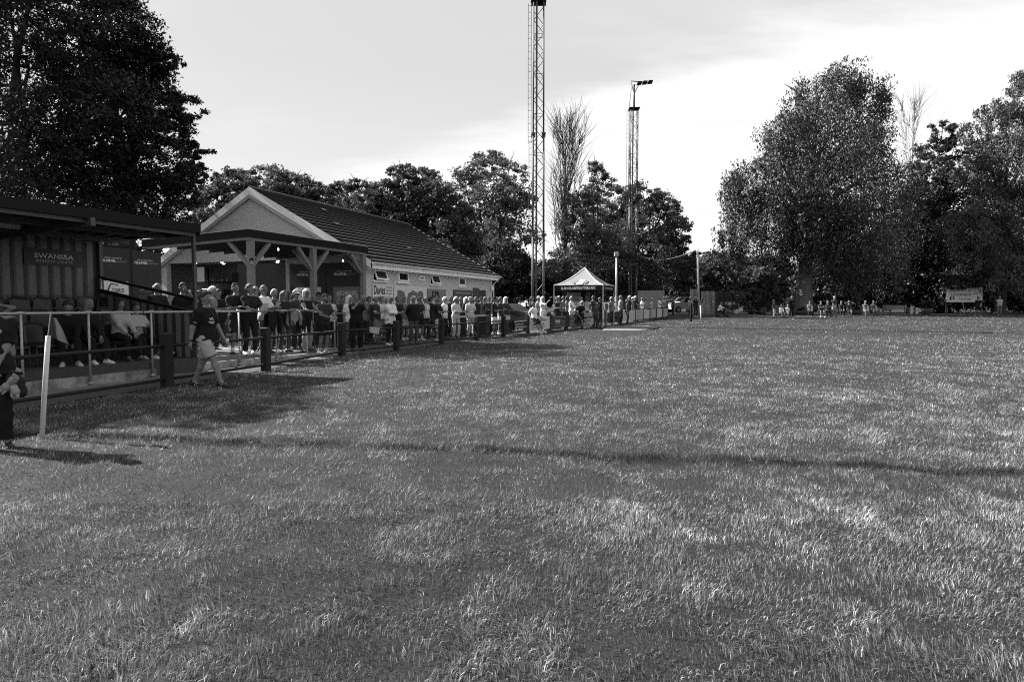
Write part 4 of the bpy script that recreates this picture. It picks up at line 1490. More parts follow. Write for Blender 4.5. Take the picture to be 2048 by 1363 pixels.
for (i, j, tone, txt, stripe, lab) in BOARDS:
    a, c = FENCE[i], FENCE[j]
    e = (c - a)
    Lf = e.length
    e.normalize()
    e2 = Vector((e.x, e.y, 0)).normalized()
    nrm = e2.cross(Vector(zd))
    w = Lf - .26
    if i == 9:
        w = Lf * .52
    o_ = a + e * .13 + nrm * .10 + Vector((0, 0, .14))
    hb_ = .70
    bd = thing('advert_board', lab, 'advert board', a + e * Lf / 2, group='advert boards along the fence')
    part('board', mat(tone, .6, noise=.12, nscale=2), bd, lambda b: b.prism([o_, o_ + e * w, o_ + e * w + Vector((0, 0, hb_)), o_ + Vector((0, 0, hb_))], -nrm * .03))
    for s_, x_, z_, ww, hh, cc_ in txt:
        text('lettering', s_, o_ + e * x_ * w + Vector((0, 0, z_ * hb_)) + nrm * .001, e, zd, ww * w, hh * hb_, {'w': m_lett_w, 'm': m_lett_m, 'd': m_lett_d}[cc_], bd, bold=.015)
    if stripe:
        for zz in ((stripe[1], .36) if stripe[0] == 'w' else (stripe[1], .1)):
            part('stripe', m_lett_w if stripe[0] == 'w' else m_lett_m, bd, lambda b: b.add([o_ + e * .12 * w + nrm * .003 + Vector((0, 0, zz * hb_)), o_ + e * .92 * w + nrm * .003 + Vector((0, 0, zz * hb_)),
                 o_ + e * .92 * w + nrm * .003 + Vector((0, 0, zz * hb_ + .03)), o_ + e * .12 * w + nrm * .003 + Vector((0, 0, zz * hb_ + .03))], [(0, 1, 2, 3)]))
# white board lying half behind the near white one
a = FENCE[9].lerp(FENCE[10], .56)
c = FENCE[10]
e = (c - a).normalized()
nrm = e.cross(Vector(zd))
bd = thing('advert_board', 'small whitish advert board just left of the pitch gate', 'advert board', a, group='advert boards along the fence')
o_ = a + nrm * .1 + Vector((0, 0, .14))
w = (c - a).length - .1
part('board', mat(.4, .6, noise=.15, nscale=3), bd, lambda b: b.prism([o_, o_ + e * w, o_ + e * w + Vector((0, 0, .78)), o_ + Vector((0, 0, .78))], -nrm * .03))
text('lettering', '##### ######', o_ + e * .15 * w + Vector((0, 0, .42)) + nrm * .001, e, zd, .65 * w, .12, m_lett_d, bd)
text('lettering', '#######', o_ + e * .2 * w + Vector((0, 0, .22)) + nrm * .001, e, zd, .5 * w, .1, m_lett_m, bd)

# corner flags
def corner_flag(label, base, top, tip, flag_pts, Yd, r=.028):
    t = thing('corner_flag', label, 'corner flag', base, group='corner flags')
    part('padded_post', mat(.6, .6, 'flag_post_white', noise=.12, nscale=3), t, lambda b: b.tube([base + Vector((0, 0, -.05)), base.lerp(top, .5), top], r, 10), smooth=True)
    part('stick', m_galv, t, lambda b: b.tube([top, tip], .008, 6))
    if flag_pts:
        n = 9
        fb = MB()
        vs_, fs_ = [], []
        for i in range(n):
            for j in range(n):
                a, c = i / (n - 1), j / (n - 1)
                p = flag_pts[0].lerp(flag_pts[1], a).lerp(flag_pts[3].lerp(flag_pts[2], a), c)
                p = p + Vector((0, math.sin(c * 7 + a * 2) * .03 * c, 0))
                vs_.append(p)
        for i in range(n - 1):
            for j in range(n - 1):
                fs_.append((i * n + j, i * n + j + 1, (i + 1) * n + j + 1, (i + 1) * n + j))
        fb.add(vs_, [f for q, f in enumerate(fs_) if (q % (n - 1)) < 4])
        fb.build('flag', mat(.035, .85, 'dark_flag_cloth', noise=.1, trans=.2), t, True)
        fb2 = MB()
        fb2.add(vs_, [f for q, f in enumerate(fs_) if (q % (n - 1)) >= 4])
        fb2.build('flag_panel', mat(.10, .85, 'grey_flag_cloth', noise=.1, trans=.2), t, True)
    return t


Yn = FLAG_NEAR.y
corner_flag('leaning white corner flag with drooping dark flag near the left edge', FLAG_NEAR, atd(96.5, 672, Yn), atd(102, 624, Yn),
            [atd(101, 630, Yn), atd(97, 668, Yn), atd(137, 691, Yn), atd(110, 636, Yn)], Yn)
Yf = FLAG_FAR.y
corner_flag('distant corner flag by the far end of the fence', FLAG_FAR, atd(1401, 611, Yf), atd(1403, 596, Yf),
            [atd(1403, 596, Yf), atd(1402, 606, Yf), atd(1410, 608, Yf), atd(1409, 598, Yf)], Yf, .045)
# dark training pole standing on the touchline
pb_ = on_ground(1382, 643)
t = thing('tackle_shield', 'narrow black padded post standing on the far touchline', 'padded post', pb_)
part('pad', m_black, t, lambda b: b.tube([pb_, pb_ + Vector((0, 0, .2)), pb_ + Vector((0, 0, 1.25)), pb_ + Vector((0, 0, 1.4))], [.07, .085, .085, .05], 10), smooth=True)
part('base', m_black, t, lambda b: b.lathe(pb_, [(.12, 0), (.12, .04)], 12))
# ------------------------------------------------------------------ masts and poles
m_mast = mat(0.06, .55, 'weathered_steel', noise=.3, nscale=8, spec=.4)


def mast(label, px_, Y, W, base_py, joints_py, top_py, lamps=True, seed=0):
    c = atd(px_, 611, Y)
    c.z = g(c.x, c.y)
    t = thing('floodlight_mast', label, 'floodlight mast', c, group='floodlight masts')
    zt = atd(px_, top_py, Y).z
    zj = [c.z] + [atd(px_, p, Y).z for p in joints_py] + [zt]
    fr = Matrix.Translation(c) @ Matrix.Rotation(-ANG + .35, 4, 'Z')
    zj = [z - c.z for z in zj]
    H = zj[-1]

    def wz(z):
        return W * (1.0 - .12 * z / H) / 2
    corners = [(-1, -1), (1, -1), (1, 1), (-1, 1)]
    for sx, sy in corners:
        for k in range(len(zj) - 1):
            a, b_ = zj[k], zj[k + 1]
            r = (.075, .055, .045, .04)[min(k, 3)]
            part('leg', m_mast, t, lambda b: b.tube([(sx * wz(a), sy * wz(a), a), (sx * wz(b_), sy * wz(b_), b_)], r, 8), fr, True)
    for f in range(4):
        (ax, ay), (bx, by) = corners[f], corners[(f + 1) % 4]
        bb = MB(fr)
        z = zj[1] * .18
        k = 0
        while z < H - .8:
            z2 = z + W * 1.15
            p = (ax * wz(z), ay * wz(z), z) if k % 2 == 0 else (bx * wz(z), by * wz(z), z)
            q = (bx * wz(z2), by * wz(z2), z2) if k % 2 == 0 else (ax * wz(z2), ay * wz(z2), z2)
            bb.tube([p, q], .022, 4)
            if k % 3 == 0:
                bb.tube([(ax * wz(z), ay * wz(z), z), (bx * wz(z), by * wz(z), z)], .018, 4)
            z = z2
            k += 1
        bb.build('bracing', m_mast, t)
    for z in zj[1:-1]:
        for sx, sy in corners:
            part('flange', m_mast, t, lambda b: b.lathe((sx * wz(z), sy * wz(z), z - .07), [(.14, 0), (.14, .14)], 8), fr)
    # ladder up the left side
    lx = -wz(H * .5) - .27
    lad = MB(fr)
    for (a, b_, o_) in ((zj[1] - .2, H * .58, 0), (H * .57, H - .1, -.06)):
        for dx in (0, .2):
            lad.tube([(lx + dx + o_, -.1, a), (lx + dx + o_, -.1, b_)], .018, 5)
        z = a
        while z < b_:
            lad.tube([(lx + o_, -.1, z), (lx + .2 + o_, -.1, z)], .012, 4)
            z += .42
    lad.build('ladder', m_mast, t)
    part('cable_duct', m_mast, t, lambda b: b.box((-.06 - wz(H) * .4, -wz(H) - .02, .3), (.06 - wz(H) * .4, -wz(H) + .08, H)), fr)
    part('platform', m_black, t, lambda b: b.box((-W * .66, -W * .62, H), (W * .66, W * .62, H + .10)), fr)
    hs = H + (2.4 if lamps else 3)
    part('headframe', m_mast, t, lambda b: b.tube([(0, 0, H), (0, 0, hs)], .09, 8).tube([(0, 0, hs - .9), (.45, 0, hs)], .04, 6).tube([(0, 0, hs - .9), (-.35, 0, hs + .35)], .04, 6).tube([(-.35, 0, hs + .35), (1.5, 0, hs + .12)], .05, 6).tube([(-.5, 0, H), (-.28, 0, hs - .3)], .03, 5), fr, True)
    for k in range(3):
        for s_ in (0,):
            part('floodlight', m_black, t, lambda b: b.prism([(.25 + k * .52, s_ - .25, hs - .02 + k * .05), (.70 + k * .52, s_ - .25, hs + .02 + k * .05), (.76 + k * .52, s_ - .25, hs + .24 + k * .05), (.34 + k * .52, s_ - .25, hs + .24 + k * .05)], (0, .5, 0)), fr)
    return t


mast('tall lattice floodlight mast cut off by the top edge, centre of the picture', 1076, 43, .74, 600, (470, 270), 6)
M2 = mast('far lattice floodlight mast with its lamp head against the sky', 1264, 64, .78, 600, (528, 410), 219)


def pole(name, label, px_, Y, top_py, r, m=m_galv, lean=0):
    c = atd(px_, 611, Y)
    c.z = g(c.x, c.y)
    t = thing(name, label, 'pole', c)
    tp = atd(px_ + lean, top_py, Y)
    part('shaft', m, t, lambda b: b.tube([c + Vector((0, 0, -.1)), tp], [r * 1.15, r * .85], 10), smooth=True)
    return t, c, tp


t, c, tp = pole('lamp_post', 'pale slim pole with a square box on top beside the tent', 1233, 46, 512, .065)
part('lamp_box', mat(.3, .6, 'box_grey', noise=.1), t, lambda b: b.bbox((tp.x - .16, tp.y - .12, tp.z), (tp.x + .16, tp.y + .12, tp.z + .28), .03))
t, c, tp2 = pole('cable_pole', 'tall pale pole near the gate carrying an overhead cable', 1398, 62, 495, .10, mat(.42, .7, 'pale_pole', noise=.2), lean=-3)
part('bracket', m_galv, t, lambda b: b.tube([tp2 + Vector((-.3, 0, -.25)), tp2 + Vector((.1, 0, -.25))], .03, 6))
a, c = atd(1271, 509, 64), tp2 + Vector((-.2, 0, -.3))
pts_ = [a.lerp(c, k / 14) + Vector((0, 0, -.75 * math.sin(math.pi * k / 14) * (1 - .25 * k / 14))) for k in range(15)]
tag(part('overhead_cable', m_galv, None, lambda b: b.tube(pts_, .035, 5)), 'pale cable slung from the far mast to the pole', 'cable')

# ------------------------------------------------------------------ club tent
TY = 39.5
tl_, tr_ = atd(1108, 611, TY + .35), atd(1206, 611, TY - .8)
tl_.z = tr_.z = g(0, TY)
te = (tr_ - tl_).normalized()
tn = Vector((-te.y, te.x, 0))
TWD = (tr_ - tl_).length
tent = thing('gazebo_tent', 'pop-up club tent with a peaked grey roof and black valance', 'tent', (tl_ + tr_) / 2)
TD = TWD * .95
corn = [tl_, tr_, tr_ + tn * TD, tl_ + tn * TD]
zE, zA = atd(1150, 570, TY).z, atd(1167, 536, TY + TD / 2).z
ctr = (corn[0] + corn[2]) / 2
N = 10
m_canv = mat(.19, .7, 'grey_canvas', noise=.08, nscale=2)
faces_txt = []
for f in range(4):
    A, B = corn[f].copy(), corn[(f + 1) % 4].copy()
    vs_, fs_ = [], []
    for i in range(N + 1):
        s = i / N                     # 0 at eave, 1 at apex
        zz = zE + (zA - zE) * (s ** 1.45)
        for j in range(N + 1):
            q = A.lerp(B, j / N)
            p = q.lerp(Vector((ctr.x, ctr.y, 0)), s)
            vs_.append((p.x, p.y, zz - .05 * math.sin(math.pi * j / N) * (1 - s)))
    for i in range(N):
        for j in range(N):
            k = i * (N + 1) + j
            fs_.append((k, k + 1, k + N + 2, k + N + 1))
    MB().add(vs_, fs_).build('roof_panel', m_canv, tent, True)
    # white seam along the hip
    seam = [Vector(vs_[i * (N + 1) + N]) + Vector((0, 0, .012)) for i in range(N + 1)]
    part('seam', m_white, tent, lambda b: b.tube(seam, .028, 5))
    n_ = Vector((B.y - A.y, -(B.x - A.x), 0)).normalized()
    va = part('valance', m_black, tent, lambda b: b.prism([Vector((A.x, A.y, zE - .36)), Vector((B.x, B.y, zE - .36)), Vector((B.x, B.y, zE - .005)), Vector((A.x, A.y, zE - .005))], n_ * .012))
    part('leg', m_galv, tent, lambda b: b.bar((A.x, A.y, A.z), (A.x, A.y, zE), .06, .06, up=(te.x, te.y, 0)))
    if f == 0:
        text('lettering', 'LLAN GLOBETROTTERS RFC', A + te * TWD * .15 + Vector((0, 0, zE - .27 - A.z)) + n_ * .014, te, zd, TWD * .7, .16, m_lett_w, va, bold=.03)
    if f == 1:
        e_ = (B - A).normalized()
        text('lettering', '#########', A + e_ * TD * .1 + Vector((0, 0, zE - .25 - A.z)) + n_ * .014, e_, zd, TD * .75, .14, m_lett_m, va, bold=.02)
# crest on the front roof panel
fn_ = Vector((0, 0, 1))


def roofpt(j, s):
    q = corn[0].lerp(corn[1], j)
    p = q.lerp(Vector((ctr.x, ctr.y, 0)), s)
    return Vector((p.x, p.y, zE + (zA - zE) * (s ** 1.45) + .02)) - tn * .02


def on_roof(name, polys, m):
    b = MB()
    for poly in polys:
        b.add([roofpt(*q) for q in poly], [tuple(range(len(poly)))])
    b.build(name, m, tent)


on_roof('crest_emblem', [[(.43, .14), (.58, .12), (.60, .22), (.57, .24), (.62, .33), (.66, .40), (.56, .42), (.50, .46), (.44, .42), (.47, .36), (.43, .30), (.46, .24), (.40, .20)]], m_white)
on_roof('crest_wings', [[(.42, .2), (.42, .38), (.33, .36), (.27, .26), (.33, .24), (.30, .16), (.37, .18)], [(.60, .18), (.66, .16), (.70, .22), (.75, .36), (.68, .38), (.64, .34)]], mat(.13, .7, 'grey_print_canvas', noise=.1))
# side wall hanging at the left of the tent
part('side_curtain', mat(.3, .8, 'pale_canvas', noise=.08), tent, lambda b: b.prism([corn[3] + Vector((0, 0, 1.0)), corn[3] + te * .9 + Vector((0, 0, 1.0)), corn[3] + te * .9 + Vector((0, 0, zE - .4 - corn[3].z)), corn[3] + Vector((0, 0, zE - .4 - corn[3].z))], tn * .01))

# ------------------------------------------------------------------ vehicles
m_tyre = mat(.015, .9, 'tyre_rubber', noise=.1)


def vehicle(name, label, cat, loc, head, tone, prof, wid, wheels, glass, rough=.3, wr=.32):
    """prof: side profile [(x,z)] forward +x; glass: list of side window quads; head = direction angle"""
    t = thing(name, label, cat, loc)
    fr = Matrix.Translation(loc) @ Matrix.Rotation(head, 4, 'Z')
    m = mat(tone, rough, 'car_paint_%02d' % int(tone * 100), noise=.03, spec=.6)
    b = MB(fr)
    n = len(prof)
    top = max(z for _, z in prof)
    vs_ = []
    for s in (-1, 1):
        for x, z in prof:
            ins = max(0, (z - top * .62)) * .32
            vs_.append((x, s * (wid / 2 - ins - .02), z))
    for s in (-1, 1):
        for x, z in prof:
            ins = max(0, (z - top * .62)) * .32
            vs_.append((x * .985, s * (wid / 2 - ins - .10), z + (.03 if z > top * .5 else 0)))
    fs_ = [tuple(range(n)), tuple(range(2 * n - 1, n - 1, -1))]
    for i in range(n):
        j = (i + 1) % n
        fs_.append((j, i, n + i, n + j))
    b.add(vs_[:2 * n], fs_)
    b.build('body', m, t)
    for x in wheels:
        for s in (-1, 1):
            w = part('wheel', m_tyre, t, lambda b_: b_.tube([(x, s * (wid / 2 - .19), wr), (x, s * (wid / 2 + .01), wr)], wr, 18), fr)
            part('rim', m_galv, w, lambda b_: b_.tube([(x, s * (wid / 2 + .005), wr), (x, s * (wid / 2 + .02), wr)], wr * .62, 12), fr)
    for gq in glass:
        for s in (-1, 1):
            q = [(x, s * (wid / 2 - max(0, (z - top * .62)) * .32 - .012), z) for x, z in gq]
            part('side_window', m_glass, t, lambda b_: b_.add(q, [tuple(range(len(q)))]), fr)
    # windscreen and rear glass follow the profile
    for (xa, za), (xb, zb) in zip(prof, prof[1:]):
        if za > top * .55 and zb > top * .55 and abs(zb - za) > .3 * top:
            ia, ib = max(0, (za - top * .62)) * .32, max(0, (zb - top * .62)) * .32
            nx, nz_ = (zb - za), -(xb - xa)
            L = math.hypot(nx, nz_)
            nx, nz_ = -nx / L * .012, -nz_ / L * .012
            if nz_ < 0:
                nx, nz_ = -nx, -nz_
            pa = (xa + (xb - xa) * .1, za + (zb - za) * .1)
            pb = (xa + (xb - xa) * .88, za + (zb - za) * .88)
            part('windscreen', m_glass, t, lambda b_: b_.add([(pa[0] + nx, -(wid / 2 - ia - .1), pa[1] + nz_), (pa[0] + nx, wid / 2 - ia - .1, pa[1] + nz_), (pb[0] + nx, wid / 2 - ib - .1, pb[1] + nz_), (pb[0] + nx, -(wid / 2 - ib - .1), pb[1] + nz_)], [(0, 1, 2, 3)]), fr)
    xf = max(x for x, _ in prof)
    for s in (-1, 1):
        part('headlight', m_upvc, t, lambda b_: b_.ell((xf - .08, s * (wid / 2 - .28), .68 if top < 2 else .8), (.1, .16, .08)), fr, True)
    return t


HATCH = [(-1.95, .32), (-2.0, .75), (-1.85, .98), (-1.45, 1.42), (-.9, 1.5), (.25, 1.46), (.95, 1.02), (1.75, .86), (2.0, .62), (2.0, .32)]
HG = [[(-1.35, .98), (-1.1, 1.36), (-.4, 1.42), (-.4, .98)], [(-.3, .98), (-.3, 1.42), (.2, 1.38), (.75, .98)]]
p = atd(1022, 611, 39)
p.z = floor_z(p)
vehicle('parked_car', 'dark hatchback parked behind the fence beyond the clubhouse', 'car', p, R(-25), .02, HATCH, 1.75, (-1.25, 1.25), HG)
VAN = [(-2.6, .35), (-2.65, 1.0), (-2.6, 2.25), (-2.3, 2.4), (1.0, 2.4), (1.35, 2.3), (2.05, 1.35), (2.7, 1.12), (2.85, .8), (2.85, .35)]
p = atd(1212, 611, 50)
p.z = floor_z(p) - .3
WAG = [(-2.2, .35), (-2.25, .9), (-2.1, 1.5), (-1.8, 1.62), (.3, 1.6), (.95, 1.1), (1.95, .95), (2.2, .7), (2.2, .35)]
vehicle('parked_car', 'white estate car parked behind the club tent', 'car', p, R(8), .62, WAG, 1.8, (-1.35, 1.35), [[(-1.9, 1.05), (-1.75, 1.5), (-.4, 1.52), (-.4, 1.05)], [(-.3, 1.05), (-.3, 1.52), (.25, 1.5), (.8, 1.05)]])
PICK = [(-2.5, .5), (-2.55, 1.1), (-.9, 1.1), (-.75, 1.75), (.55, 1.78), (1.15, 1.2), (2.3, 1.12), (2.5, .85), (2.5, .45)]
p = atd(1372, 611, 72)
p.z = floor_z(p)
vehicle('pickup_truck', 'pale pickup parked behind the gate, left of the white pole', 'pickup', p, R(200), .35, PICK, 1.85, (-1.6, 1.6), [[(-.65, 1.2), (-.6, 1.66), (-.05, 1.68), (-.05, 1.2)], [(.05, 1.2), (.05, 1.68), (.5, 1.68), (.95, 1.22)]], wr=.38)
p = atd(1662, 611, 90)
p.z = g(p.x, p.y)
vehicle('parked_van', 'white high van glimpsed through the trees right of the trunk', 'van', p, R(175), .7, [(x * 1.15, z * 1.75) for x, z in VAN], 2.1, (-1.7, 1.8), [[(.9, 2.4), (.9, 3.7), (1.3, 3.7), (1.9, 2.4)]], wr=.4)

# yard clutter: grey panel, low shed
p = atd(1302, 611, 60)
p.z = floor_z(p)
t = thing('site_panel', 'pale upright boarded panel standing behind the far crowd', 'panel', p)
part('sheet', mat(.2, .8, 'grey_panel', noise=.15), t, lambda b: b.bbox((p.x - 1.25, p.y, p.z), (p.x + 1.25, p.y + .1, atd(1302, 581, 60).z), .02))
part('batten', m_timber_d, t, lambda b: b.bar((p.x - 1.25, p.y - .02, p.z + .6), (p.x + 1.25, p.y - .02, p.z + .6), .03, .09))
p = atd(1286, 611, 66)
p.z = floor_z(p)
t = thing('storage_container', 'low pale storage container behind the far mast', 'container', p)
part('box', mat(.14, .8, 'container_paint', noise=.15), t, lambda b: b.bbox((p.x - 2.6, p.y, p.z), (p.x + .6, p.y + 2.4, p.z + 2.2), .03))
for k in range(10):
    part('rib', mat(.16, .8, 'container_rib', noise=.1), t, lambda b: b.box((p.x - 2.5 + k * .31, p.y - .03, p.z + .1), (p.x - 2.36 + k * .31, p.y - .001, p.z + 2.1)))

# wheelie bins and picnic tables behind the fence
def bin_(label, px_, Y, h=1.05):
    p = atd(px_, 611, Y)
    p.z = floor_z(p)
    t = thing('wheelie_bin', label, 'bin', p, group='bins behind the fence')
    b = MB(Matrix.Translation(p) @ Matrix.Rotation(-.35, 4, 'Z'))
    b.add([(-.22, -.24, .08), (.22, -.24, .08), (.22, .24, .08), (-.22, .24, .08), (-.29, -.32, h * .9), (.29, -.32, h * .9), (.29, .32, h * .9), (-.29, .32, h * .9)],
          [(3, 2, 1, 0), (4, 5, 6, 7), (0, 1, 5, 4), (1, 2, 6, 5), (2, 3, 7, 6), (3, 0, 4, 7)])
    b.build('body', mat(.03, .5, 'bin_plastic', noise=.1), t)
    part('lid', mat(.035, .5, 'bin_lid', noise=.1), t, lambda b_: b_.bbox((-.31, -.35, h * .905), (.31, .36, h), .04), Matrix.Translation(p) @ Matrix.Rotation(-.35, 4, 'Z'))
    for s in (-1, 1):
        part('wheel', m_tyre, t, lambda b_: b_.tube([(s * .24, .24, .1), (s * .30, .24, .1)], .1, 12), Matrix.Translation(p) @ Matrix.Rotation(-.35, 4, 'Z'))


bin_('dark wheelie bin behind the fence, left of the two boys in white shorts', 966, 30.5)
bin_('dark wheelie bin between the old couple behind the fence', 926, 30.5, 1.0)


def picnic(label, px_, Y, rz):
    p = atd(px_, 611, Y)
    p.z = floor_z(p)
    t = thing('picnic_table', label, 'picnic table', p, group='picnic tables')
    fr = Matrix.Translation(p) @ Matrix.Rotation(rz, 4, 'Z')
    for k in range(5):
        part('plank', m_timber_d, t, lambda b: b.box((-.85, -.36 + k * .145, .72), (.85, -.36 + k * .145 + .135, .76)), fr)
    for s in (-1, 1):
        for k in range(2):
            part('seat_plank', m_timber_d, t, lambda b: b.box((-.85, s * .66 - .13 + k * .135, .42), (.85, s * .66 - .13 + k * .135 + .125, .46)), fr)
    for x in (-.6, .6):
        part('cross_beam', m_timber_d, t, lambda b: b.box((x - .03, -.78, .36), (x + .03, .78, .42)), fr)
        for s in (-1, 1):
            part('leg', m_timber_d, t, lambda b: b.bar((x + .05, s * .62, 0), (x + .05, s * .25, .72), .05, .09), fr)


picnic('dark timber picnic table behind the woman taking a photo', 735, 26.2, .5)
picnic('dark timber picnic table in front of the large grey capitals', 838, 30.8, .4)

# ------------------------------------------------------------------ palisade gate
m_pal = mat(.3, .6, 'palisade_steel', noise=.2, nscale=5)
m_pal_d = mat(.10, .6, 'old_palisade', noise=.2, nscale=5)


def palisade(label, x0, x1, Y0, Y1, top, n, m, name='palisade_fence'):
    a, c = atd(x0, 611, Y0), atd(x1, 611, Y1)
    a.z = c.z = g(0, (Y0 + Y1) / 2)
    zt = atd(x0, top, Y0).z - a.z
    t = thing(name, label, 'fence', (a + c) / 2)
    for k in range(n):
        p = a.lerp(c, (k + .5) / n)
        part('pale', m, t, lambda b: b.add([p + Vector((-.035, 0, .08)), p + Vector((.035, 0, .08)), p + Vector((.035, 0, zt - .1)), p + Vector((0, 0, zt)), p + Vector((-.035, 0, zt - .1)),
                                           p + Vector((-.035, .03, .08)), p + Vector((.035, .03, .08)), p + Vector((.035, .03, zt - .1)), p + Vector((0, .03, zt)), p + Vector((-.035, .03, zt - .1))],
                                          [(0, 1, 2, 3, 4), (9, 8, 7, 6, 5), (0, 5, 6, 1), (1, 6, 7, 2), (2, 7, 8, 3), (3, 8, 9, 4), (4, 9, 5, 0)]))
    for z in (.4, zt - .35):
        part('cross_rail', m, t, lambda b: b.bar(a + Vector((0, .05, z)), c + Vector((0, .05, z)), .03, .06))
    for e_ in (a, c):
        part('post', m, t, lambda b: b.box((e_.x - .06, e_.y + .02, e_.z), (e_.x + .06, e_.y + .12, e_.z + zt - .05)))


palisade('pale steel palisade gate right of the white pole', 1404, 1428, 66, 66, 581, 10, m_pal, 'palisade_gate')
palisade('dark palisade fence running behind the sunlit shrub', 1431, 1476, 67, 69, 582, 18, m_pal_d)
palisade('short pale palisade panel left of the white pole', 1381, 1396, 66, 66, 577, 6, m_pal)
palisade('dark palisade fence between the shrub and the beech trunk', 1500, 1590, 68, 69, 583, 30, mat(.05, .7, 'black_palisade', noise=.2))

# ------------------------------------------------------------------ far end furniture
def bench(label, px_, Y, w, seat_m=None, back=True, rz=0):
    m = seat_m or mat(.10, .85, 'bench_timber', noise=.25, nscale=9)
    p = atd(px_, 611, Y)
    p.z = g(p.x, p.y)
    t = thing('bench', label, 'bench', p, rz, group='benches at the far end')
    fr = Matrix.Translation(p)
    for k in range(4):
        part('seat_slat', m, t, lambda b: b.box((-w / 2, -.25 + k * .125, .42), (w / 2, -.25 + k * .125 + .11, .455)), fr)
    if back:
        for k in range(4):
            part('back_slat', m, t, lambda b: b.box((-w / 2, .28 + k * .02, .52 + k * .105), (w / 2, .31 + k * .02, .61 + k * .105)), fr)
    for s in (-1, 1):
        part('leg', m, t, lambda b: b.box((s * (w / 2 - .06) - .04, -.25, 0), (s * (w / 2 - .06) + .04, -.17, .64)).box((s * (w / 2 - .06) - .04, .24, 0), (s * (w / 2 - .06) + .04, .32, .9 if back else .42)), fr)
        part('arm', m, t, lambda b: b.box((s * (w / 2 - .06) - .05, -.28, .64), (s * (w / 2 - .06) + .05, .3, .68)), fr)
    return t, p


YB = 64.2
bench('weathered bench with two seated men in the shade', 1738, YB, 1.9, mat(.09, .85, noise=.2))
bench('empty slatted bench at the far end', 1792, YB, 2.3, mat(.17, .85, 'grey_bench', noise=.2))
bench('bench with two children in white left of the beech trunk', 1567, 63.6, 2.2, mat(.12, .85, noise=.2))
bench('bench in the shade right of the beech trunk', 1650, YB, 2.6, mat(.05, .85, noise=.2))
bench('bench beside the pushchair in front of the palisade', 1452, 64, 1.8, mat(.06, .85, noise=.2))


def keg(label, px_, Y):
    p = atd(px_, 611, Y)
    p.z = g(p.x, p.y)
    t = thing('beer_keg', label, 'keg', p, group='beer kegs')
    part('barrel', mat(.35, .35, 'keg_steel', noise=.15, metal=.8), t, lambda b: b.lathe(p, [(.19, 0), (.2, .06), (.205, .1), (.195, .12), (.2, .2), (.215, .24), (.2, .28), (.2, .42), (.215, .46), (.2, .5), (.195, .6), (.205, .63)], 18), smooth=True)
    part('collar', m_galv, t, lambda b: b.lathe(p, [(.15, .632), (.17, .632), (.17, .7), (.15, .7)], 14))


keg('steel beer keg nearer the empty bench', 1822, 63.5)
keg('steel beer keg nearer the visitors sign', 1833, 63.5)


def planter(label, px_, Y, r, h, leaves, tone, seed, m=None, ph=1.0):
    p = atd(px_, 611, Y)
    p.z = g(p.x, p.y)
    t = thing('planter', label, 'planter', p, group='planters at the far end')
    part('tub', m or m_timber_d, t, lambda b: b.lathe(p, [(r * .78, 0), (r, h * .4), (r * 1.02, h * .7), (r * .9, h), (r * .8, h), (r * .78, h - .06)], 16), smooth=True)
    V, Fq, sh, _ = leaf_cloud([(p + Vector((0, 0, h + ph * .35)), ph * .55), (p + Vector((.2, 0, h + ph * .15)), ph * .4), (p + Vector((-.2, .1, h + ph * .2)), ph * .4)], leaves, .07, 0, .4, .3, seed)
    V = V - np.array(p)
    link('foliage', mesh_np('foliage', V, Fq, sh), leaf_mat(tone), t)


planter('pale pot with a bushy plant beside the palisade bench', 1472, 63.5, .28, .5, 900, .07, 91, mat(.4, .8, 'pale_pot', noise=.1))
planter('dark barrel with a spiky plant left of the standing girl', 1526, 63.4, .36, .75, 1100, .03, 92, ph=1.2)
planter('low tub at the foot of the beech trunk', 1603, 62.8, .55, .42, 700, .03, 93, ph=.5)
planter('shaded tub with a drooping plant right of the kegs', 1853, 64, .45, .6, 1300, .025, 94, ph=1.1)
planter('dark low tub left of the two seated men', 1713, 64, .5, .45, 500, .02, 95, ph=.4)
tree('shrub', 'small leafy plant between the pale pot and the dark barrel', 1506, 63.8, [(1500, 618, 16), (1515, 612, 17), (1512, 600, 12)], 1600, .12, .06, .03, 'shrub', seed=96, clump=.4, fill=.2, limbs=3)

# visitors sign
YS = 64.5
sl_, sr_ = atd(1893, 611, YS), atd(1964, 611, YS)
sl_.z = sr_.z = g(0, YS)
vsn = thing('sign_board', 'white visitors sign with black capitals on two posts', 'sign', (sl_ + sr_) / 2)
for q in (sl_, sr_):
    part('post', m_timber_d, vsn, lambda b: b.box((q.x - .05, q.y + .03, q.z), (q.x + .05, q.y + .13, atd(1900, 570, YS).z)))
z0, z1 = atd(1893, 604, YS).z, atd(1893, 569, YS).z
bd = part('board', mat(.55, .7, 'sign_white', noise=.1), vsn, lambda b: b.bbox((sl_.x, sl_.y - .02, z0), (sr_.x, sl_.y + .02, z1), .005))
X_, W_ = Vector((1, 0, 0)), sr_.x - sl_.x
text('lettering', 'LLANGENNECH', Vector((sl_.x + W_ * .12, sl_.y - .021, z0 + (z1 - z0) * .36)), X_, zd, W_ * .55, .22, m_lett_d, bd, bold=.02)
text('lettering', 'VISITORS', Vector((sl_.x + W_ * .34, sl_.y - .021, z0 + (z1 - z0) * .12)), X_, zd, W_ * .33, .2, m_lett_d, bd, bold=.02)
text('lettering', '########### ###', Vector((sl_.x + W_ * .1, sl_.y - .021, z0 + (z1 - z0) * .62)), X_, zd, W_ * .6, .14, m_lett_m, bd)
part('arrow', m_lett_d, bd, lambda b: b.box((sl_.x + W_ * .72, sl_.y - .026, z0 + (z1 - z0) * .47), (sl_.x + W_ * .86, sl_.y - .022, z0 + (z1 - z0) * .50)))
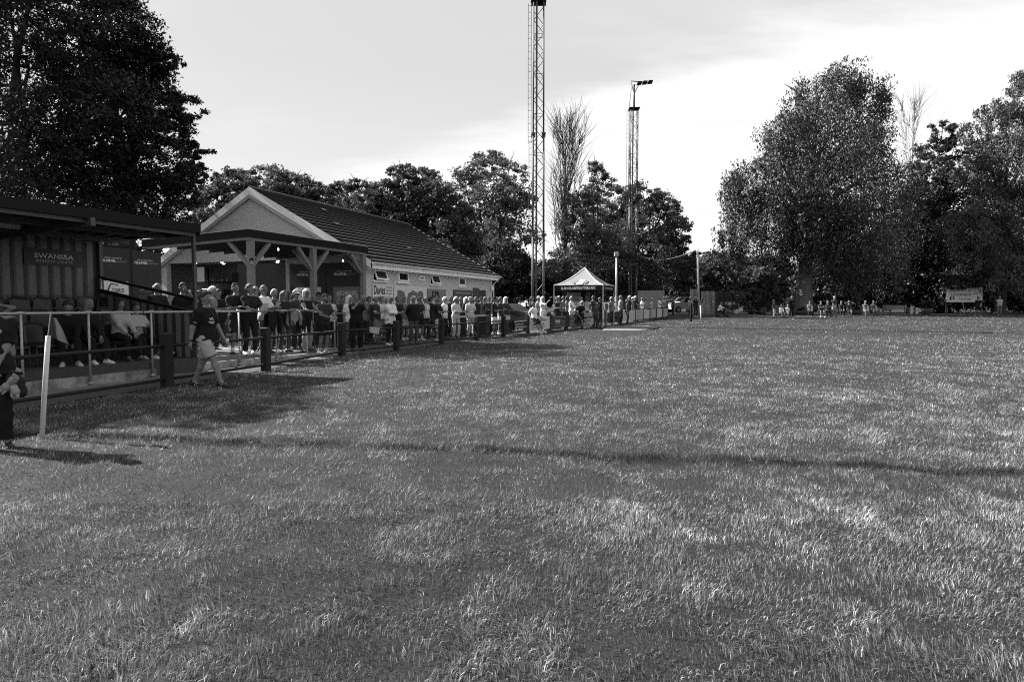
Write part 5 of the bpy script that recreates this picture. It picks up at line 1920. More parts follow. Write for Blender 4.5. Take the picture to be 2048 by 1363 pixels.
part('crest_print', m_lett_d, bd, lambda b: b.add([(sl_.x + W_ * a_, sl_.y - .024, z0 + (z1 - z0) * c_) for a_, c_ in ((.08, .12), (.13, .12), (.13, .3), (.105, .36), (.08, .3))], [(0, 1, 2, 3, 4)])
     .add([(sl_.x + W_ * a_, sl_.y - .024, z0 + (z1 - z0) * c_) for a_, c_ in ((.16, .22), (.2, .14), (.23, .16), (.2, .24), (.22, .32), (.17, .32))], [(0, 1, 2, 3, 4, 5)]))
tree('shrub', 'dark branch of foliage hanging over the visitors sign', 1930, 65.4, [(1915, 562, 18, -1.4), (1940, 560, 20, -1.4), (1965, 556, 22, -1.3), (1900, 572, 10, -1.3), (1930, 572, 11, -1.3), (1895, 555, 16, -1)], 2600, .14, .028, .04, 'shrub', seed=97, clump=.4, fill=.2, limbs=3)
# ------------------------------------------------------------------ people
_OFF8 = np.array([[i, j, k] for i in (0, 1) for j in (0, 1) for k in (0, 1)])
_EDGES = [(a, b) for a in range(8) for b in range(a + 1, 8) if np.abs(_OFF8[a] - _OFF8[b]).sum() == 1]


def surface_nets(F, lo, h):
    ins = F < 0
    s = F.shape
    cnt = np.zeros((s[0] - 1, s[1] - 1, s[2] - 1), dtype=np.int8)
    for o in _OFF8:
        cnt += ins[o[0]:s[0] - 1 + o[0], o[1]:s[1] - 1 + o[1], o[2]:s[2] - 1 + o[2]]
    act = (cnt > 0) & (cnt < 8)
    cells = np.argwhere(act)
    if len(cells) == 0:
        return np.zeros((0, 3)), np.zeros((0, 4), int)
    idx = np.full(act.shape, -1, dtype=np.int64)
    idx[act] = np.arange(len(cells))
    vals = np.stack([F[cells[:, 0] + o[0], cells[:, 1] + o[1], cells[:, 2] + o[2]] for o in _OFF8], 1)
    acc = np.zeros((len(cells), 3))
    num = np.zeros(len(cells))
    for a, b in _EDGES:
        fa, fb = vals[:, a], vals[:, b]
        m = (fa < 0) != (fb < 0)
        t = np.where(m, fa / np.where(m, fa - fb, 1), 0)
        p = _OFF8[a] + (_OFF8[b] - _OFF8[a]) * t[:, None]
        acc += np.where(m[:, None], p, 0)
        num += m
    V = lo + (cells + acc / num[:, None]) * h
    quads = []
    for ax in range(3):
        u, v = [(1, 2), (2, 0), (0, 1)][ax]
        sl0 = [slice(None)] * 3
        sl1 = [slice(None)] * 3
        sl0[ax], sl1[ax] = slice(0, -1), slice(1, None)
        d = ins[tuple(sl0)].astype(np.int8) - ins[tuple(sl1)].astype(np.int8)
        e = np.argwhere(d != 0)
        e = e[(e[:, u] > 0) & (e[:, v] > 0) & (e[:, u] < s[u] - 1) & (e[:, v] < s[v] - 1)]
        sg = d[e[:, 0], e[:, 1], e[:, 2]]

        def cell(du, dv):
            c = e.copy()
            c[:, u] -= du
            c[:, v] -= dv
            return idx[c[:, 0], c[:, 1], c[:, 2]]
        q = np.stack([cell(1, 1), cell(0, 1), cell(0, 0), cell(1, 0)], 1)
        q[sg < 0] = q[sg < 0][:, ::-1]
        quads.append(q)
    return V, np.concatenate(quads)


class SDF:
    def __init__(self, prims, h):
        """prims: dicts a,b,ra,rb,k,flat(axis,factor),cut ; first pass finds the bounds"""
        lo = np.min([np.minimum(p['a'], p['b']) - max(p['ra'], p['rb']) for p in prims], axis=0) - 2.5 * h
        hi = np.max([np.maximum(p['a'], p['b']) + max(p['ra'], p['rb']) for p in prims], axis=0) + 2.5 * h
        self.lo, self.h = lo, h
        n = np.ceil((hi - lo) / h).astype(int) + 1
        self.F = np.full(n, 0.25, dtype=np.float64)
        self.ax = [lo[i] + np.arange(n[i]) * h for i in range(3)]
        for p in prims:
            self.add(p)

    def add(self, p):
        a, b, ra, rb, k = p['a'], p['b'], p['ra'], p['rb'], p.get('k', .02)
        mg = max(ra, rb) + k + 2 * self.h + .02
        sl = []
        for i in range(3):
            l0, h0 = min(a[i], b[i]) - mg, max(a[i], b[i]) + mg
            i0 = max(0, int((l0 - self.lo[i]) / self.h))
            i1 = min(self.F.shape[i], int((h0 - self.lo[i]) / self.h) + 2)
            sl.append(slice(i0, i1))
        X, Y, Z = np.meshgrid(self.ax[0][sl[0]], self.ax[1][sl[1]], self.ax[2][sl[2]], indexing='ij', sparse=True)
        ab = b - a
        L = ab @ ab
        dx, dy, dz = X - a[0], Y - a[1], Z - a[2]
        t = (dx * ab[0] + dy * ab[1] + dz * ab[2]) / L if L > 1e-9 else 0 * (dx + dy + dz)
        tc = np.clip(t, 0, 1)
        qx, qy, qz = dx - tc * ab[0], dy - tc * ab[1], dz - tc * ab[2]
        fl = p.get('flat')
        if fl is not None:
            w, f = fl
            c = (qx * w[0] + qy * w[1] + qz * w[2]) * (f - 1)
            qx, qy, qz = qx + c * w[0], qy + c * w[1], qz + c * w[2]
        d = np.sqrt(qx * qx + qy * qy + qz * qz) - (ra + (rb - ra) * tc)
        if p.get('cut'):
            d = np.maximum(d, (t - 1) * math.sqrt(L))
        F = self.F[tuple(sl)]
        hh = np.clip(.5 + .5 * (F - d) / k, 0, 1)
        self.F[tuple(sl)] = F * (1 - hh) + d * hh - k * hh * (1 - hh)

    def clip(self, p0, n):
        X, Y, Z = np.meshgrid(*self.ax, indexing='ij', sparse=True)
        self.F = np.maximum(self.F, (X - p0[0]) * n[0] + (Y - p0[1]) * n[1] + (Z - p0[2]) * n[2])

    def mesh(self):
        return surface_nets(self.F, self.lo, self.h)


def A(*v):
    return np.array(v, dtype=float)


def rotx(t):
    c, s = math.cos(t), math.sin(t)
    return np.array([[1, 0, 0], [0, c, -s], [0, s, c]])


def rotz(t):
    c, s = math.cos(t), math.sin(t)
    return np.array([[c, -s, 0], [s, c, 0], [0, 0, 1]])


def ik(a, tgt, l1, l2, hint):
    d = tgt - a
    L = np.linalg.norm(d)
    L2 = min(L, (l1 + l2) * .995)
    d = d / max(L, 1e-6)
    end = a + d * L2
    x = (l1 * l1 - l2 * l2 + L2 * L2) / (2 * L2)
    y = math.sqrt(max(0, l1 * l1 - x * x))
    hn = hint - d * (hint @ d)
    hn = hn / max(np.linalg.norm(hn), 1e-6)
    return a + d * x + hn * y, end


ARMS = {  # right-hand targets (x mirrored for the left) in metres for a 1.75 m figure, elbow hint
    'down': (A(.25, .03, .80), A(.3, -1, 0)), 'fold': (A(-.10, .27, 1.14), A(.9, .25, -1)), 'lean': (A(.10, .40, 1.13), A(.7, -.2, -.8)),
    'phone': (A(.07, .36, 1.50), A(.8, 0, -1)), 'read': (A(.07, .32, 1.17), A(.6, -.3, -1)), 'pocket': (A(.19, .06, .90), A(.6, -1, 0)),
    'back': (A(.04, -.17, .93), A(1, -.3, 0)), 'cup': (A(.15, .30, 1.16), A(.5, -.5, -1)), 'drink': (A(.05, .17, 1.50), A(.8, .2, -1)),
    'clap': (A(.02, .30, 1.22), A(.9, 0, -.8)), 'lap': (A(.10, .36, .99), A(.7, -.4, -.4)), 'hips': (A(.17, .07, 1.00), A(1, -.4, 0)),
    'head': (A(.12, .10, 1.62), A(1, .1, -.4)), 'point': (A(.16, .55, 1.32), A(.4, 0, -1)), 'swing_f': (A(.26, .22, .86), A(.3, -1, 0)), 'swing_b': (A(.27, -.10, .82), A(.3, -1, 0)),
    'clasp': (A(.03, .17, .88), A(.8, -.6, 0)), 'knee': (A(.14, .42, .93), A(.6, -.2, -.5)), 'side': (A(.42, .06, .98), A(.3, -1, 0)),
}


def hand_mesh(w, d, palm_n, s, curl, right):
    """palm and five fingers at wrist w, pointing along d"""
    d = d / np.linalg.norm(d)
    n = palm_n - d * (palm_n @ d)
    n = n / max(np.linalg.norm(n), 1e-6)
    x = np.cross(d, n) * (1 if right else -1)
    V, Fs = [], []

    def tube(pts, rad, sides=5):
        base = len(V)
        for i, (p, r) in enumerate(zip(pts, rad)):
            a = pts[min(i + 1, len(pts) - 1)] - pts[max(0, i - 1)]
            a = a / np.linalg.norm(a)
            u = np.cross(a, x)
            if np.linalg.norm(u) < 1e-3:
                u = np.cross(a, n)
            u = u / np.linalg.norm(u)
            v = np.cross(u, a)
            for k in range(sides):
                an = 2 * math.pi * k / sides
                V.append(p + (u * math.cos(an) + v * math.sin(an)) * r)
        for i in range(len(pts) - 1):
            for k in range(sides):
                k2 = (k + 1) % sides
                Fs.append((base + i * sides + k, base + i * sides + k2, base + (i + 1) * sides + k2, base + (i + 1) * sides + k))
        e = base + (len(pts) - 1) * sides
        Fs.append(tuple(range(e, e + sides)))
    # palm: flattened tube
    base = len(V)
    for (t, hw, th) in ((-.015, .026, .021), (.02, .034, .019), (.06, .041, .016), (.088, .040, .013)):
        for k in range(8):
            an = 2 * math.pi * k / 8
            V.append(w + d * t * s + (x * math.cos(an) * hw + n * math.sin(an) * th) * s)
    for i in range(3):
        for k in range(8):
            k2 = (k + 1) % 8
            Fs.append((base + i * 8 + k, base + i * 8 + k2, base + (i + 1) * 8 + k2, base + (i + 1) * 8 + k))
    Fs.append(tuple(range(base + 24, base + 32)))
    Ls = (.070, .080, .074, .058)
    for i in range(4):
        o = w + (d * .083 + x * (-.030 + .02 * i) * (1)) * s
        c1, c2 = curl * .8, curl * 1.7
        L = Ls[i] * s
        p1 = o + (d * math.cos(c1) + n * math.sin(c1)) * L * .5
        p2 = p1 + (d * math.cos(c2) + n * math.sin(c2)) * L * .5
        tube([o, p1, p2], [.0095 * s, .0088 * s, .0065 * s])
    o = w + (d * .022 - x * .030) * s
    p1 = o + (d * .6 - x * .75 + n * .25) * .036 * s
    p2 = p1 + (d * .9 - x * .25 + n * .35) * .034 * s
    tube([o, p1, p2], [.0125 * s, .011 * s, .008 * s])
    return V, Fs


def skin(v):
    return mat(v, .55, 'skin_%03d' % int(v * 1000), noise=.06, nscale=9, spec=.35)


def cloth(v):
    return mat(v, .9, 'cloth_%03d' % int(v * 1000), noise=.14, nscale=7, bump=.25, bscale=22, spec=.15)


def hairm(v):
    return mat(v, .6, 'hair_%03d' % int(v * 1000), noise=.3, nscale=30, bump=.5, bscale=90, spec=.3)


PEOPLE_N = [0]


def person(label, loc, face, H=1.75, arms=('down', 'down'), top=('tee', .03), bottom=('trousers', .03), hair=('short', .03), shoes=.03, legs='stand',
           lean=0.0, hyaw=0.0, hpitch=0.0, sk=.15, build=1.0, belly=0.0, glasses=False, female=False, vox=.022, far=False, group='spectators', seat=.46,
           trim=None, socks=None, lleg=None, specs=False, twist=0.0):
    s = H / 1.75
    b = build
    PEOPLE_N[0] += 1
    root = thing('person', label, 'person', loc, -R(face), group)
    P = []
    hipz = .915
    if legs == 'sit':
        hipz = seat + .10
    elif legs == 'perch':
        hipz = .80
    elif legs == 'wide':
        hipz = .895
    elif legs == 'walk':
        hipz = .895
    dz = hipz - .915
    Rt = rotz(twist) @ rotx(-lean)
    Rh = Rt @ rotz(hyaw) @ rotx(hpitch)
    piv = A(0, 0, hipz + .03)

    def T(p):
        return (piv + Rt @ (np.asarray(p) + A(0, 0, dz) - piv)) * s
    npv = A(0, 0, 1.51 + dz)

    def TH(p):
        q = npv + rotz(hyaw) @ rotx(-hpitch) @ (np.asarray(p) + A(0, 0, dz) - npv)
        return (piv + Rt @ (q - piv)) * s
    fy = Rt @ A(0, 1, 0)
    sw = (.165 if female else .188) * (0.6 + .4 * b)
    hw = .10 if female else .092
    # ---- joints
    sh = [T((sx * sw, -.005, 1.385)) for sx in (1, -1)]
    hp = [A(sx * hw, 0, hipz) * s for sx in (1, -1)]
    elb, wri = [], []
    for i, sx in enumerate((1, -1)):
        tg, hint = ARMS[arms[i]]
        tg = T((tg[0] * sx, tg[1], tg[2])) if arms[i] != 'down' else T((tg[0] * sx * (.7 + .3 * b), tg[1], tg[2]))
        e, w = ik(sh[i], tg, .285 * s, .255 * s, Rt @ A(hint[0] * sx, hint[1], hint[2]))
        elb.append(e)
        wri.append(w)
    ank, kne = [], []
    for i, sx in enumerate((1, -1)):
        if legs == 'stand':
            f = A(sx * (.11 + .02 * (i == 0)), (.03 if i else -.02), .085)
        elif legs == 'wide':
            f = A(sx * .24, .0, .085)
        elif legs == 'walk':
            f = A(sx * .07, .36 if i == 0 else -.30, .085 if i == 0 else .10)
        elif legs == 'sit':
            f = A(sx * .13, .42 + (.06 if i else 0), .085)
        elif legs == 'perch':
            f = A(sx * .10 + .03, .46 + .10 * i, .085)
        k, a = ik(hp[i], f * s, .425 * s, .415 * s, A(sx * .12, 1, .15))
        kne.append(k)
        ank.append(a)
    X = Rt @ A(1, 0, 0)

    def pr(a, c, ra, rb, k=.03, flat=None, cut=False):
        return dict(a=np.asarray(a, float), b=np.asarray(c, float), ra=ra * s, rb=rb * s, k=k * s, flat=flat, cut=cut)

    def torso(e, bot=.93):
        bw_ = .5 + .5 * b
        o = [pr(T((-.055 * b, 0, bot)), T((.055 * b, 0, bot)), .118 * bw_ + e, .118 * bw_ + e, .05, (fy, 1.12)),
             pr(T((-.04 * b, .0 + .02 * belly, 1.06)), T((.04 * b, .02 * belly, 1.06)), .108 * bw_ + .03 * belly + e, .108 * bw_ + .03 * belly + e, .07, (fy, 1.18 - .2 * min(1, belly))),
             pr(T((0, 0, 1.0)), T((0, -.005, 1.3)), .12 * bw_ + .02 * belly + e, .13 * bw_ + e, .07, (fy, 1.2)),
             pr(T((-.075 * b, 0, 1.28)), T((.075 * b, 0, 1.28)), .112 * bw_ + e, .112 * bw_ + e, .07, (fy, 1.1)),
             pr(T((-sw * .80, -.01, 1.375)), T((-.045, -.012, 1.425)), .050 + e * .8, .052 + e * .6, .05),
             pr(T((sw * .80, -.01, 1.375)), T((.045, -.012, 1.425)), .050 + e * .8, .052 + e * .6, .05),
             pr(T((0, -.015, 1.42)), T((0, -.01, 1.47)), .075 + e * .6, .058 + e * .4, .05)]
        if belly > 0:
            o.append(pr(T((0, .075 * belly, 1.07)), T((0, .07 * belly, 1.12)), .105 + e, .10 + e, .08))
        if female:
            for sx in (1, -1):
                o.append(pr(T((sx * .07, .085, 1.25)), T((sx * .07, .09, 1.24)), .055 + e * .7, .055 + e * .7, .05))
        return o

    def arm(i, e, t0=0.0, t1=2.0, cut=False):
        o = []
        if t1 <= 1:
            o.append(pr(sh[i], sh[i] + (elb[i] - sh[i]) * t1, .055 * (.5 + .5 * b) + e, (.055 - .012 * t1) * (.5 + .5 * b) + e * 1.25, .05, cut=cut))
        else:
            o.append(pr(sh[i], elb[i], .053 * (.5 + .5 * b) + e, .041 * (.6 + .4 * b) + e, .05))
            o.append(pr(elb[i], elb[i] + (wri[i] - elb[i]) * (t1 - 1), .040 * (.6 + .4 * b) + e, .027 + e, .025, cut=cut))
        return o

    def leg(i, e, t1=2.0, cut=False, loose=0.0):
        o = []
        if t1 <= 1:
            o.append(pr(hp[i], hp[i] + (kne[i] - hp[i]) * t1, .088 * (.6 + .4 * b) + e, .075 * (.6 + .4 * b) + e + loose, .04, cut=cut))
        else:
            o.append(pr(hp[i], kne[i], .086 * (.6 + .4 * b) + e, .056 + e, .04))
            c0 = kne[i] + (ank[i] - kne[i]) * .3
            o.append(pr(kne[i], c0, .052 + e, .055 + e, .03))
            o.append(pr(c0, kne[i] + (ank[i] - kne[i]) * (t1 - 1), .055 + e, .036 + e + loose, .03, cut=cut))
        return o
    # ---- body: one surface
    body = torso(0.0)
    head = []
    head.append(pr(T((0, -.012, 1.44)), TH((0, .0, 1.55)), .062, .055, .03))
    hx = Rt @ rotz(hyaw) @ A(1, 0, 0)
    head.append(pr(TH((0, -.012, 1.635)), TH((0, .008, 1.66)), .098, .092, .02, (hx, 1.22)))
    head.append(pr(TH((0, .030, 1.60)), TH((0, .048, 1.558)), .070, .040, .03, (hx, 1.12)))
    head.append(pr(TH((0, .098, 1.636)), TH((0, .112, 1.605)), .010, .016, .012))
    for sx in (1, -1):
        head.append(pr(TH((sx * .083, -.01, 1.63)), TH((sx * .085, -.012, 1.60)), .018, .013, .008, (hx, 1.6)))
    if far:
        body += head
    else:
        body.append(pr(T((0, -.012, 1.44)), TH((0, .0, 1.52)), .058, .05, .03))
    for i in (0, 1):
        body += arm(i, .005 if far else .0015)
        body += leg(i, 0)
        body.append(pr(ank[i], ank[i] + A(0, .06, -.05) * s, .036, .034, .02))
    bv = vox if far else vox * (1.32 if vox < .015 else 1.42)
    gv = vox * 1.15 if far else vox * (1.2 if vox < .015 else 1.38)
    S = SDF(body, bv)
    V, Q = S.mesh()
    V = list(map(tuple, V))
    F = [tuple(q) for q in Q]
    if not far:
        V2, Q2 = SDF(head, min(vox, .021)).mesh()
        n0 = len(V)
        V += list(map(tuple, V2))
        F += [tuple(k + n0 for k in q) for q in Q2]
    for i, rt in ((0, True), (1, False)):
        d = wri[i] - elb[i]
        pn = A(0, .3, -1) if arms[i] in ('lean', 'lap', 'knee', 'read', 'cup', 'fold') else A(-1 if rt else 1, .2, 0)
        if arms[i] in ('lean', 'read', 'lap', 'knee', 'clap', 'clasp'):
            d = d / np.linalg.norm(d) + A(-.35 if rt else .35, .3, 0)
        hv, hf = hand_mesh(wri[i], d, pn, s * (1.06 if not far else 1.15), .55 if arms[i] not in ('clap',) else .15, rt)
        n0 = len(V)
        V += [tuple(p) for p in hv]
        F += [tuple(k + n0 for k in f) for f in hf]
    me = bpy.data.meshes.new('body')
    me.from_pydata(V, [], F)
    me.update()
    link('body', me, skin(sk), root, True)

    def garment(name, prims, m, clips=(), vx=None):
        G = SDF(prims, vx or gv)
        for p0, n in clips:
            G.clip(p0, n)
        v, q = G.mesh()
        if len(q) == 0:
            return None
        if name == 'hair':
            v = v + np.random.default_rng(len(v)).normal(0, .002, v.shape)
        elif not far:
            an = np.arctan2(v[:, 1], v[:, 0])
            ph = len(v) % 17
            am = .006 * np.sin(v[:, 2] * 41 + an * 2 + ph) * np.sin(an * 3 + v[:, 2] * 11 + ph) + .005 * np.sin(v[:, 2] * 23 - an * 4 + ph)
            v = v + np.stack([np.cos(an) * am, np.sin(an) * am, am * .3], 1)
        me_ = mesh_np(name, v, q)
        return link(name, me_, m, root, True)
    kind, tone = top
    dn = Rt @ A(0, 0, -1)
    hem = {'tee': .86, 'polo': .85, 'vest': .88, 'long': .86, 'jacket': .80, 'cardigan': .74, 'hoodie': .86}.get(kind, .86)
    if legs == 'sit':
        hem = max(hem, .90)
    e = {'jacket': .026, 'hoodie': .026, 'cardigan': .024}.get(kind, .014)
    tp = torso(e, .93)
    if hem < .9:
        tp.append(pr(T((-.06 * b, 0, .93)), T((-.06 * b, 0, hem)), .116 * (.5 + .5 * b) + e, .128 * (.5 + .5 * b) + e, .06, (fy, 1.05)))
        tp.append(pr(T((.06 * b, 0, .93)), T((.06 * b, 0, hem)), .116 * (.5 + .5 * b) + e, .128 * (.5 + .5 * b) + e, .06, (fy, 1.05)))
    for i in (0, 1):
        if kind in ('tee', 'polo'):
            tp += arm(i, .018, t1=.80, cut=True)
        elif kind in ('long', 'jacket', 'cardigan', 'hoodie'):
            tp += arm(i, .014 if kind == 'long' else .02, t1=1.93, cut=True)
        else:
            tp += arm(i, .012, t1=.12, cut=True)
    clips = [(T((0, 0, hem)), dn), (T((0, .02, 1.475 if kind != 'vest' else 1.44)), Rt @ A(0, .35, 1) / 1.06)]
    shirt = garment({'tee': 'shirt', 'polo': 'polo_shirt', 'vest': 'vest', 'long': 'pullover', 'jacket': 'jacket', 'cardigan': 'cardigan', 'hoodie': 'hooded_top'}[kind], tp, cloth(tone), clips)
    if kind in ('polo', 'jacket') and not far:
        garment('collar', [pr(T((0, -.02, 1.452)), T((0, -.008, 1.492)), .072, .068, .02)], cloth(tone if trim is None else trim), [(T((0, .035, 1.48)), Rt @ A(0, .8, .6))])
    bk, bt = bottom
    bp = [pr(T((-.055 * b, 0, .935)) if legs != 'sit' else A(-.06, 0, hipz + .02) * s, T((.055 * b, 0, .935)) if legs != 'sit' else A(.06, 0, hipz + .02) * s, .122 * (.5 + .5 * b) + .010, .122 * (.5 + .5 * b) + .010, .05, (A(0, 1, 0), 1.1))]
    for i in (0, 1):
        if bk == 'shorts':
            bp += leg(i, .020, t1=.88, cut=True, loose=.016)
        elif bk == 'skirt':
            bp += leg(i, .030, t1=.8, cut=True, loose=.03)
        else:
            bp += leg(i, .014, t1=1.95, cut=True, loose=.018 if bk == 'trousers' else .004)
    garment({'shorts': 'shorts', 'skirt': 'skirt', 'trousers': 'trousers', 'jeans': 'jeans'}[bk], bp, cloth(bt), [(A(0, 0, hipz + .085) * s, A(0, 0, 1))] if legs != 'sit' else [])
    for i in (0, 1):
        a = ank[i]
        fd = A((.25 if i == 0 else -.25), 1, 0)
        fd = fd / np.linalg.norm(fd)
        tilt = -.10 if (legs == 'walk' and i == 1) else .0
        sb = MB()
        # shoe: lofted sections from heel to toe
        secs = [(-.085, .030, .055), (-.06, .039, .085), (-.01, .041, .105), (.04, .042, .085), (.09, .047, .058), (.14, .044, .046), (.172, .028, .034)]
        sv_, sf_ = [], []
        side = A(fd[1], -fd[0], 0)
        for (y, w, hgt) in secs:
            for (u, z) in ((-1, 0), (-1.03, .45), (-.6, 1), (.6, 1), (1.03, .45), (1, 0)):
                q = a + (fd * y + side * u * w) * s + A(0, 0, -.085 * s + z * hgt * s + max(0, tilt * (y - .12)) * s)
                if legs not in ('stand', 'walk', 'sit', 'perch', 'wide'):
                    pass
                sv_.append(q)
        for j in range(len(secs) - 1):
            for k in range(6):
                k2 = (k + 1) % 6
                sf_.append((j * 6 + k, j * 6 + k2, (j + 1) * 6 + k2, (j + 1) * 6 + k))
        sf_ += [tuple(range(5, -1, -1)), tuple(range((len(secs) - 1) * 6, len(secs) * 6))]
        sb.add(sv_, sf_)
        so = sb.build('shoe', mat(shoes, .6, 'shoe_%03d' % int(shoes * 1000), noise=.1), root, True, local=True)
        if not far and vox < .018:
            stb = MB()
            for q in range(3):
                y0 = .02 + q * .028
                c = a + fd * y0 * s
                for u in (-1, 1):
                    stb.add([c + side * u * .0445 * s + A(0, 0, -.075) * s, c + (fd * .012 + side * u * .0445) * s + A(0, 0, -.075) * s, c + (fd * .0 + side * u * .036) * s + A(0, 0, -.018) * s, c + (fd * -.012 + side * u * .036) * s + A(0, 0, -.018) * s], [(0, 1, 2, 3)])
            stb.build('shoe_stripes', cloth(.7), so, local=True)
        if socks is not None:
            garment('sock', [pr(a + A(0, 0, -.03) * s, a + (kne[i] - a) * .26, .046, .049, .01, cut=True)], cloth(socks))
    # ---- hair / headgear
    hk, ht = hair
    if hk in ('short', 'bob', 'long', 'pony', 'crop', 'ring'):
        th = {'crop': .006, 'ring': .006}.get(hk, .013)
        hpv = [pr(TH((0, -.018, 1.64)), TH((0, .0, 1.672)), .098 + th, .090 + th, .02, (hx, 1.20))]
        cl = [(TH((0, .055, 1.665)), (Rt @ rotz(hyaw) @ A(0, .80, -.60)))]
        if hk == 'short':
            hpv.append(pr(TH((-.04, .055, 1.725)), TH((.045, .06, 1.728)), .030, .028, .02))
            cl = [(TH((0, .052, 1.672)), (Rt @ rotz(hyaw) @ A(0, .70, -.71)))]
        if hk == 'ring':
            cl = [(TH((0, .0, 1.655)), (Rt @ rotz(hyaw) @ A(0, .95, .30))), (TH((0, .0, 1.675)), (Rt @ A(0, .25, .97)))]
        if hk == 'bob':
            for sx in (1, -1):
                hpv.append(pr(TH((sx * .075, -.01, 1.67)), TH((sx * .088, -.005, 1.50)), .045, .034, .03))
            hpv.append(pr(TH((0, -.07, 1.66)), TH((0, -.075, 1.50)), .075, .07, .03))
            cl = [(TH((0, .062, 1.64)), (Rt @ rotz(hyaw) @ A(0, .93, -.36)))]
        if hk == 'long':
            for sx in (1, -1):
                hpv.append(pr(TH((sx * .078, -.012, 1.67)), T((sx * .10, .02, 1.33)), .042, .035, .03))
            hpv.append(pr(TH((0, -.075, 1.66)), T((0, -.115, 1.32)), .075, .075, .03))
            cl = [(TH((0, .070, 1.64)), (Rt @ rotz(hyaw) @ A(0, .95, -.30)))]
        if hk == 'pony':
            hpv.append(pr(TH((0, -.11, 1.70)), TH((0, -.16, 1.66)), .035, .035, .01))
            hpv.append(pr(TH((0, -.16, 1.67)), T((0, -.15, 1.40)), .034, .018, .01))
            cl = [(TH((0, .05, 1.655)), (Rt @ rotz(hyaw) @ A(0, .80, -.60)))]
        garment('hair', hpv, hairm(ht), cl, min(vox, .018) if not far else vox)
    elif hk in ('cap', 'hat'):
        hpv = [pr(TH((0, -.015, 1.66)), TH((0, .0, 1.685)), .110, .100, .02, (hx, 1.16))]
        cp = garment('cap' if hk == 'cap' else 'hat', hpv, cloth(ht), [(TH((0, 0, 1.675)), Rt @ A(0, .08, -1))], min(vox, .018) if not far else vox)
        br = MB()
        ring_o, n = [], 12
        for k in range(n + 1):
            an = (math.pi * k / n) if hk == 'cap' else (2 * math.pi * k / n)
            ro = .105 if hk == 'cap' else .165
            y = math.sin(an) * (.19 if hk == 'cap' else ro * 1.1)
            ring_o.append(TH((math.cos(an) * (.085 if hk == 'cap' else ro), y - (0 if hk == 'cap' else .01), 1.685 - (.02 if hk == 'cap' else .01))))
        mid_ = [TH((0, .02, 1.70))]
        br.add(ring_o + mid_, [(k, k + 1, n + 1) for k in range(n)])
        br.add([p - A(0, 0, .008) for p in ring_o + mid_], [(k + 1, k, n + 1) for k in range(n)])
        br.build('brim', cloth(ht), root, local=True)
        if ht < .1 or True:
            garment('hair', [pr(TH((0, -.018, 1.64)), TH((0, -.01, 1.64)), .104, .104, .02, (hx, 1.2))], hairm(.05), [(TH((0, .02, 1.65)), (Rt @ rotz(hyaw) @ A(0, .95, -.3))), (TH((0, 0, 1.69)), A(0, 0, 1))], min(vox, .02) if not far else vox)
    # ---- face
    if not far:
        for sx in (1, -1):
            q = TH((sx * .032, .083, 1.640))
            eb = MB()
            if glasses or specs:
                pass
            else:
                eb.ell(q, (.013 * s, .010 * s, .007 * s), 6, 4)
                eb.build('eye', mat(.02, .3, 'eye_dark', noise=0), root, True, local=True)
                bb = MB().tube([TH((sx * .014, .094, 1.660)), TH((sx * .034, .092, 1.667)), TH((sx * .056, .074, 1.660))], .0045 * s, 4)
                bb.build('eyebrow', hairm(.04), root, local=True)
        mb = MB().tube([TH((-.024, .083, 1.573)), TH((0, .093, 1.571)), TH((.024, .083, 1.573))], .0045 * s, 4)
        mb.build('mouth', skin(.07), root, local=True)
    if glasses and not far:
        gb = MB()
        for sx in (1, -1):
            c = [TH((sx * x, y, z)) for x, y, z in ((.006, .103, 1.655), (.034, .101, 1.660), (.066, .082, 1.657), (.064, .082, 1.628), (.036, .101, 1.618), (.010, .104, 1.630))]
            gb.add(c, [tuple(range(6))] if sx > 0 else [tuple(range(5, -1, -1))])
            gb.tube([TH((sx * .066, .082, 1.655)), TH((sx * .086, .0, 1.650))], .004 * s, 4)
        gb.build('sunglasses', mat(.008, .15, 'sunglass_lens', noise=0, spec=.7), root, local=True)
    if specs and not far:
        gb = MB()
        for sx in (1, -1):
            c = [TH((sx * x, y, z)) for x, y, z in ((.008, .104, 1.652), (.034, .102, 1.656), (.060, .088, 1.652), (.060, .088, 1.630), (.034, .102, 1.624), (.010, .104, 1.630), (.008, .104, 1.652))]
            gb.tube(c, .003 * s, 4)
            gb.tube([TH((sx * .060, .088, 1.65)), TH((sx * .086, .0, 1.650))], .003 * s, 4)
        gb.build('spectacles', m_steel_d, root, local=True)
    M4 = Matrix.Translation(Vector(loc)) @ Matrix.Rotation(-R(face), 4, 'Z')

    def wpt(p):
        return M4 @ Vector(p)
    return dict(root=root, hands=[wpt(w) for w in wri], T=lambda p: wpt(T(p)), TL=T, TH=lambda p: wpt(TH(p)), fwd=(M4.to_3x3() @ Vector((0, 1, 0))), s=s, M=M4, sh=sh, elb=elb)


def stand_at(px_, ytop, Y, floor=None):
    """where a figure stands and how tall it is, from its column, head height and distance"""
    p = atd(px_, ytop, Y)
    top = p.z
    p.z = floor_z(p) if floor is None else floor
    return p, top - p.z


# small things in hands ---------------------------------------------------------
def cup(label, p, r=.036, h=.11):
    t = thing('plastic_cup', label, 'cup', p, group='plastic cups')
    part('cup', mat(.45, .3, 'cup_plastic', noise=.05), t, lambda b: b.lathe(p + Vector((0, 0, -h * .3)), [(r * .75, 0), (r, h), (r * .9, h), (r * .7, .01)], 12), smooth=True)
    part('drink', mat(.2, .2, 'drink', noise=.1), t, lambda b: b.lathe(p + Vector((0, 0, -h * .3)), [(r * .77, .004), (r * .86, h * .5)], 12))


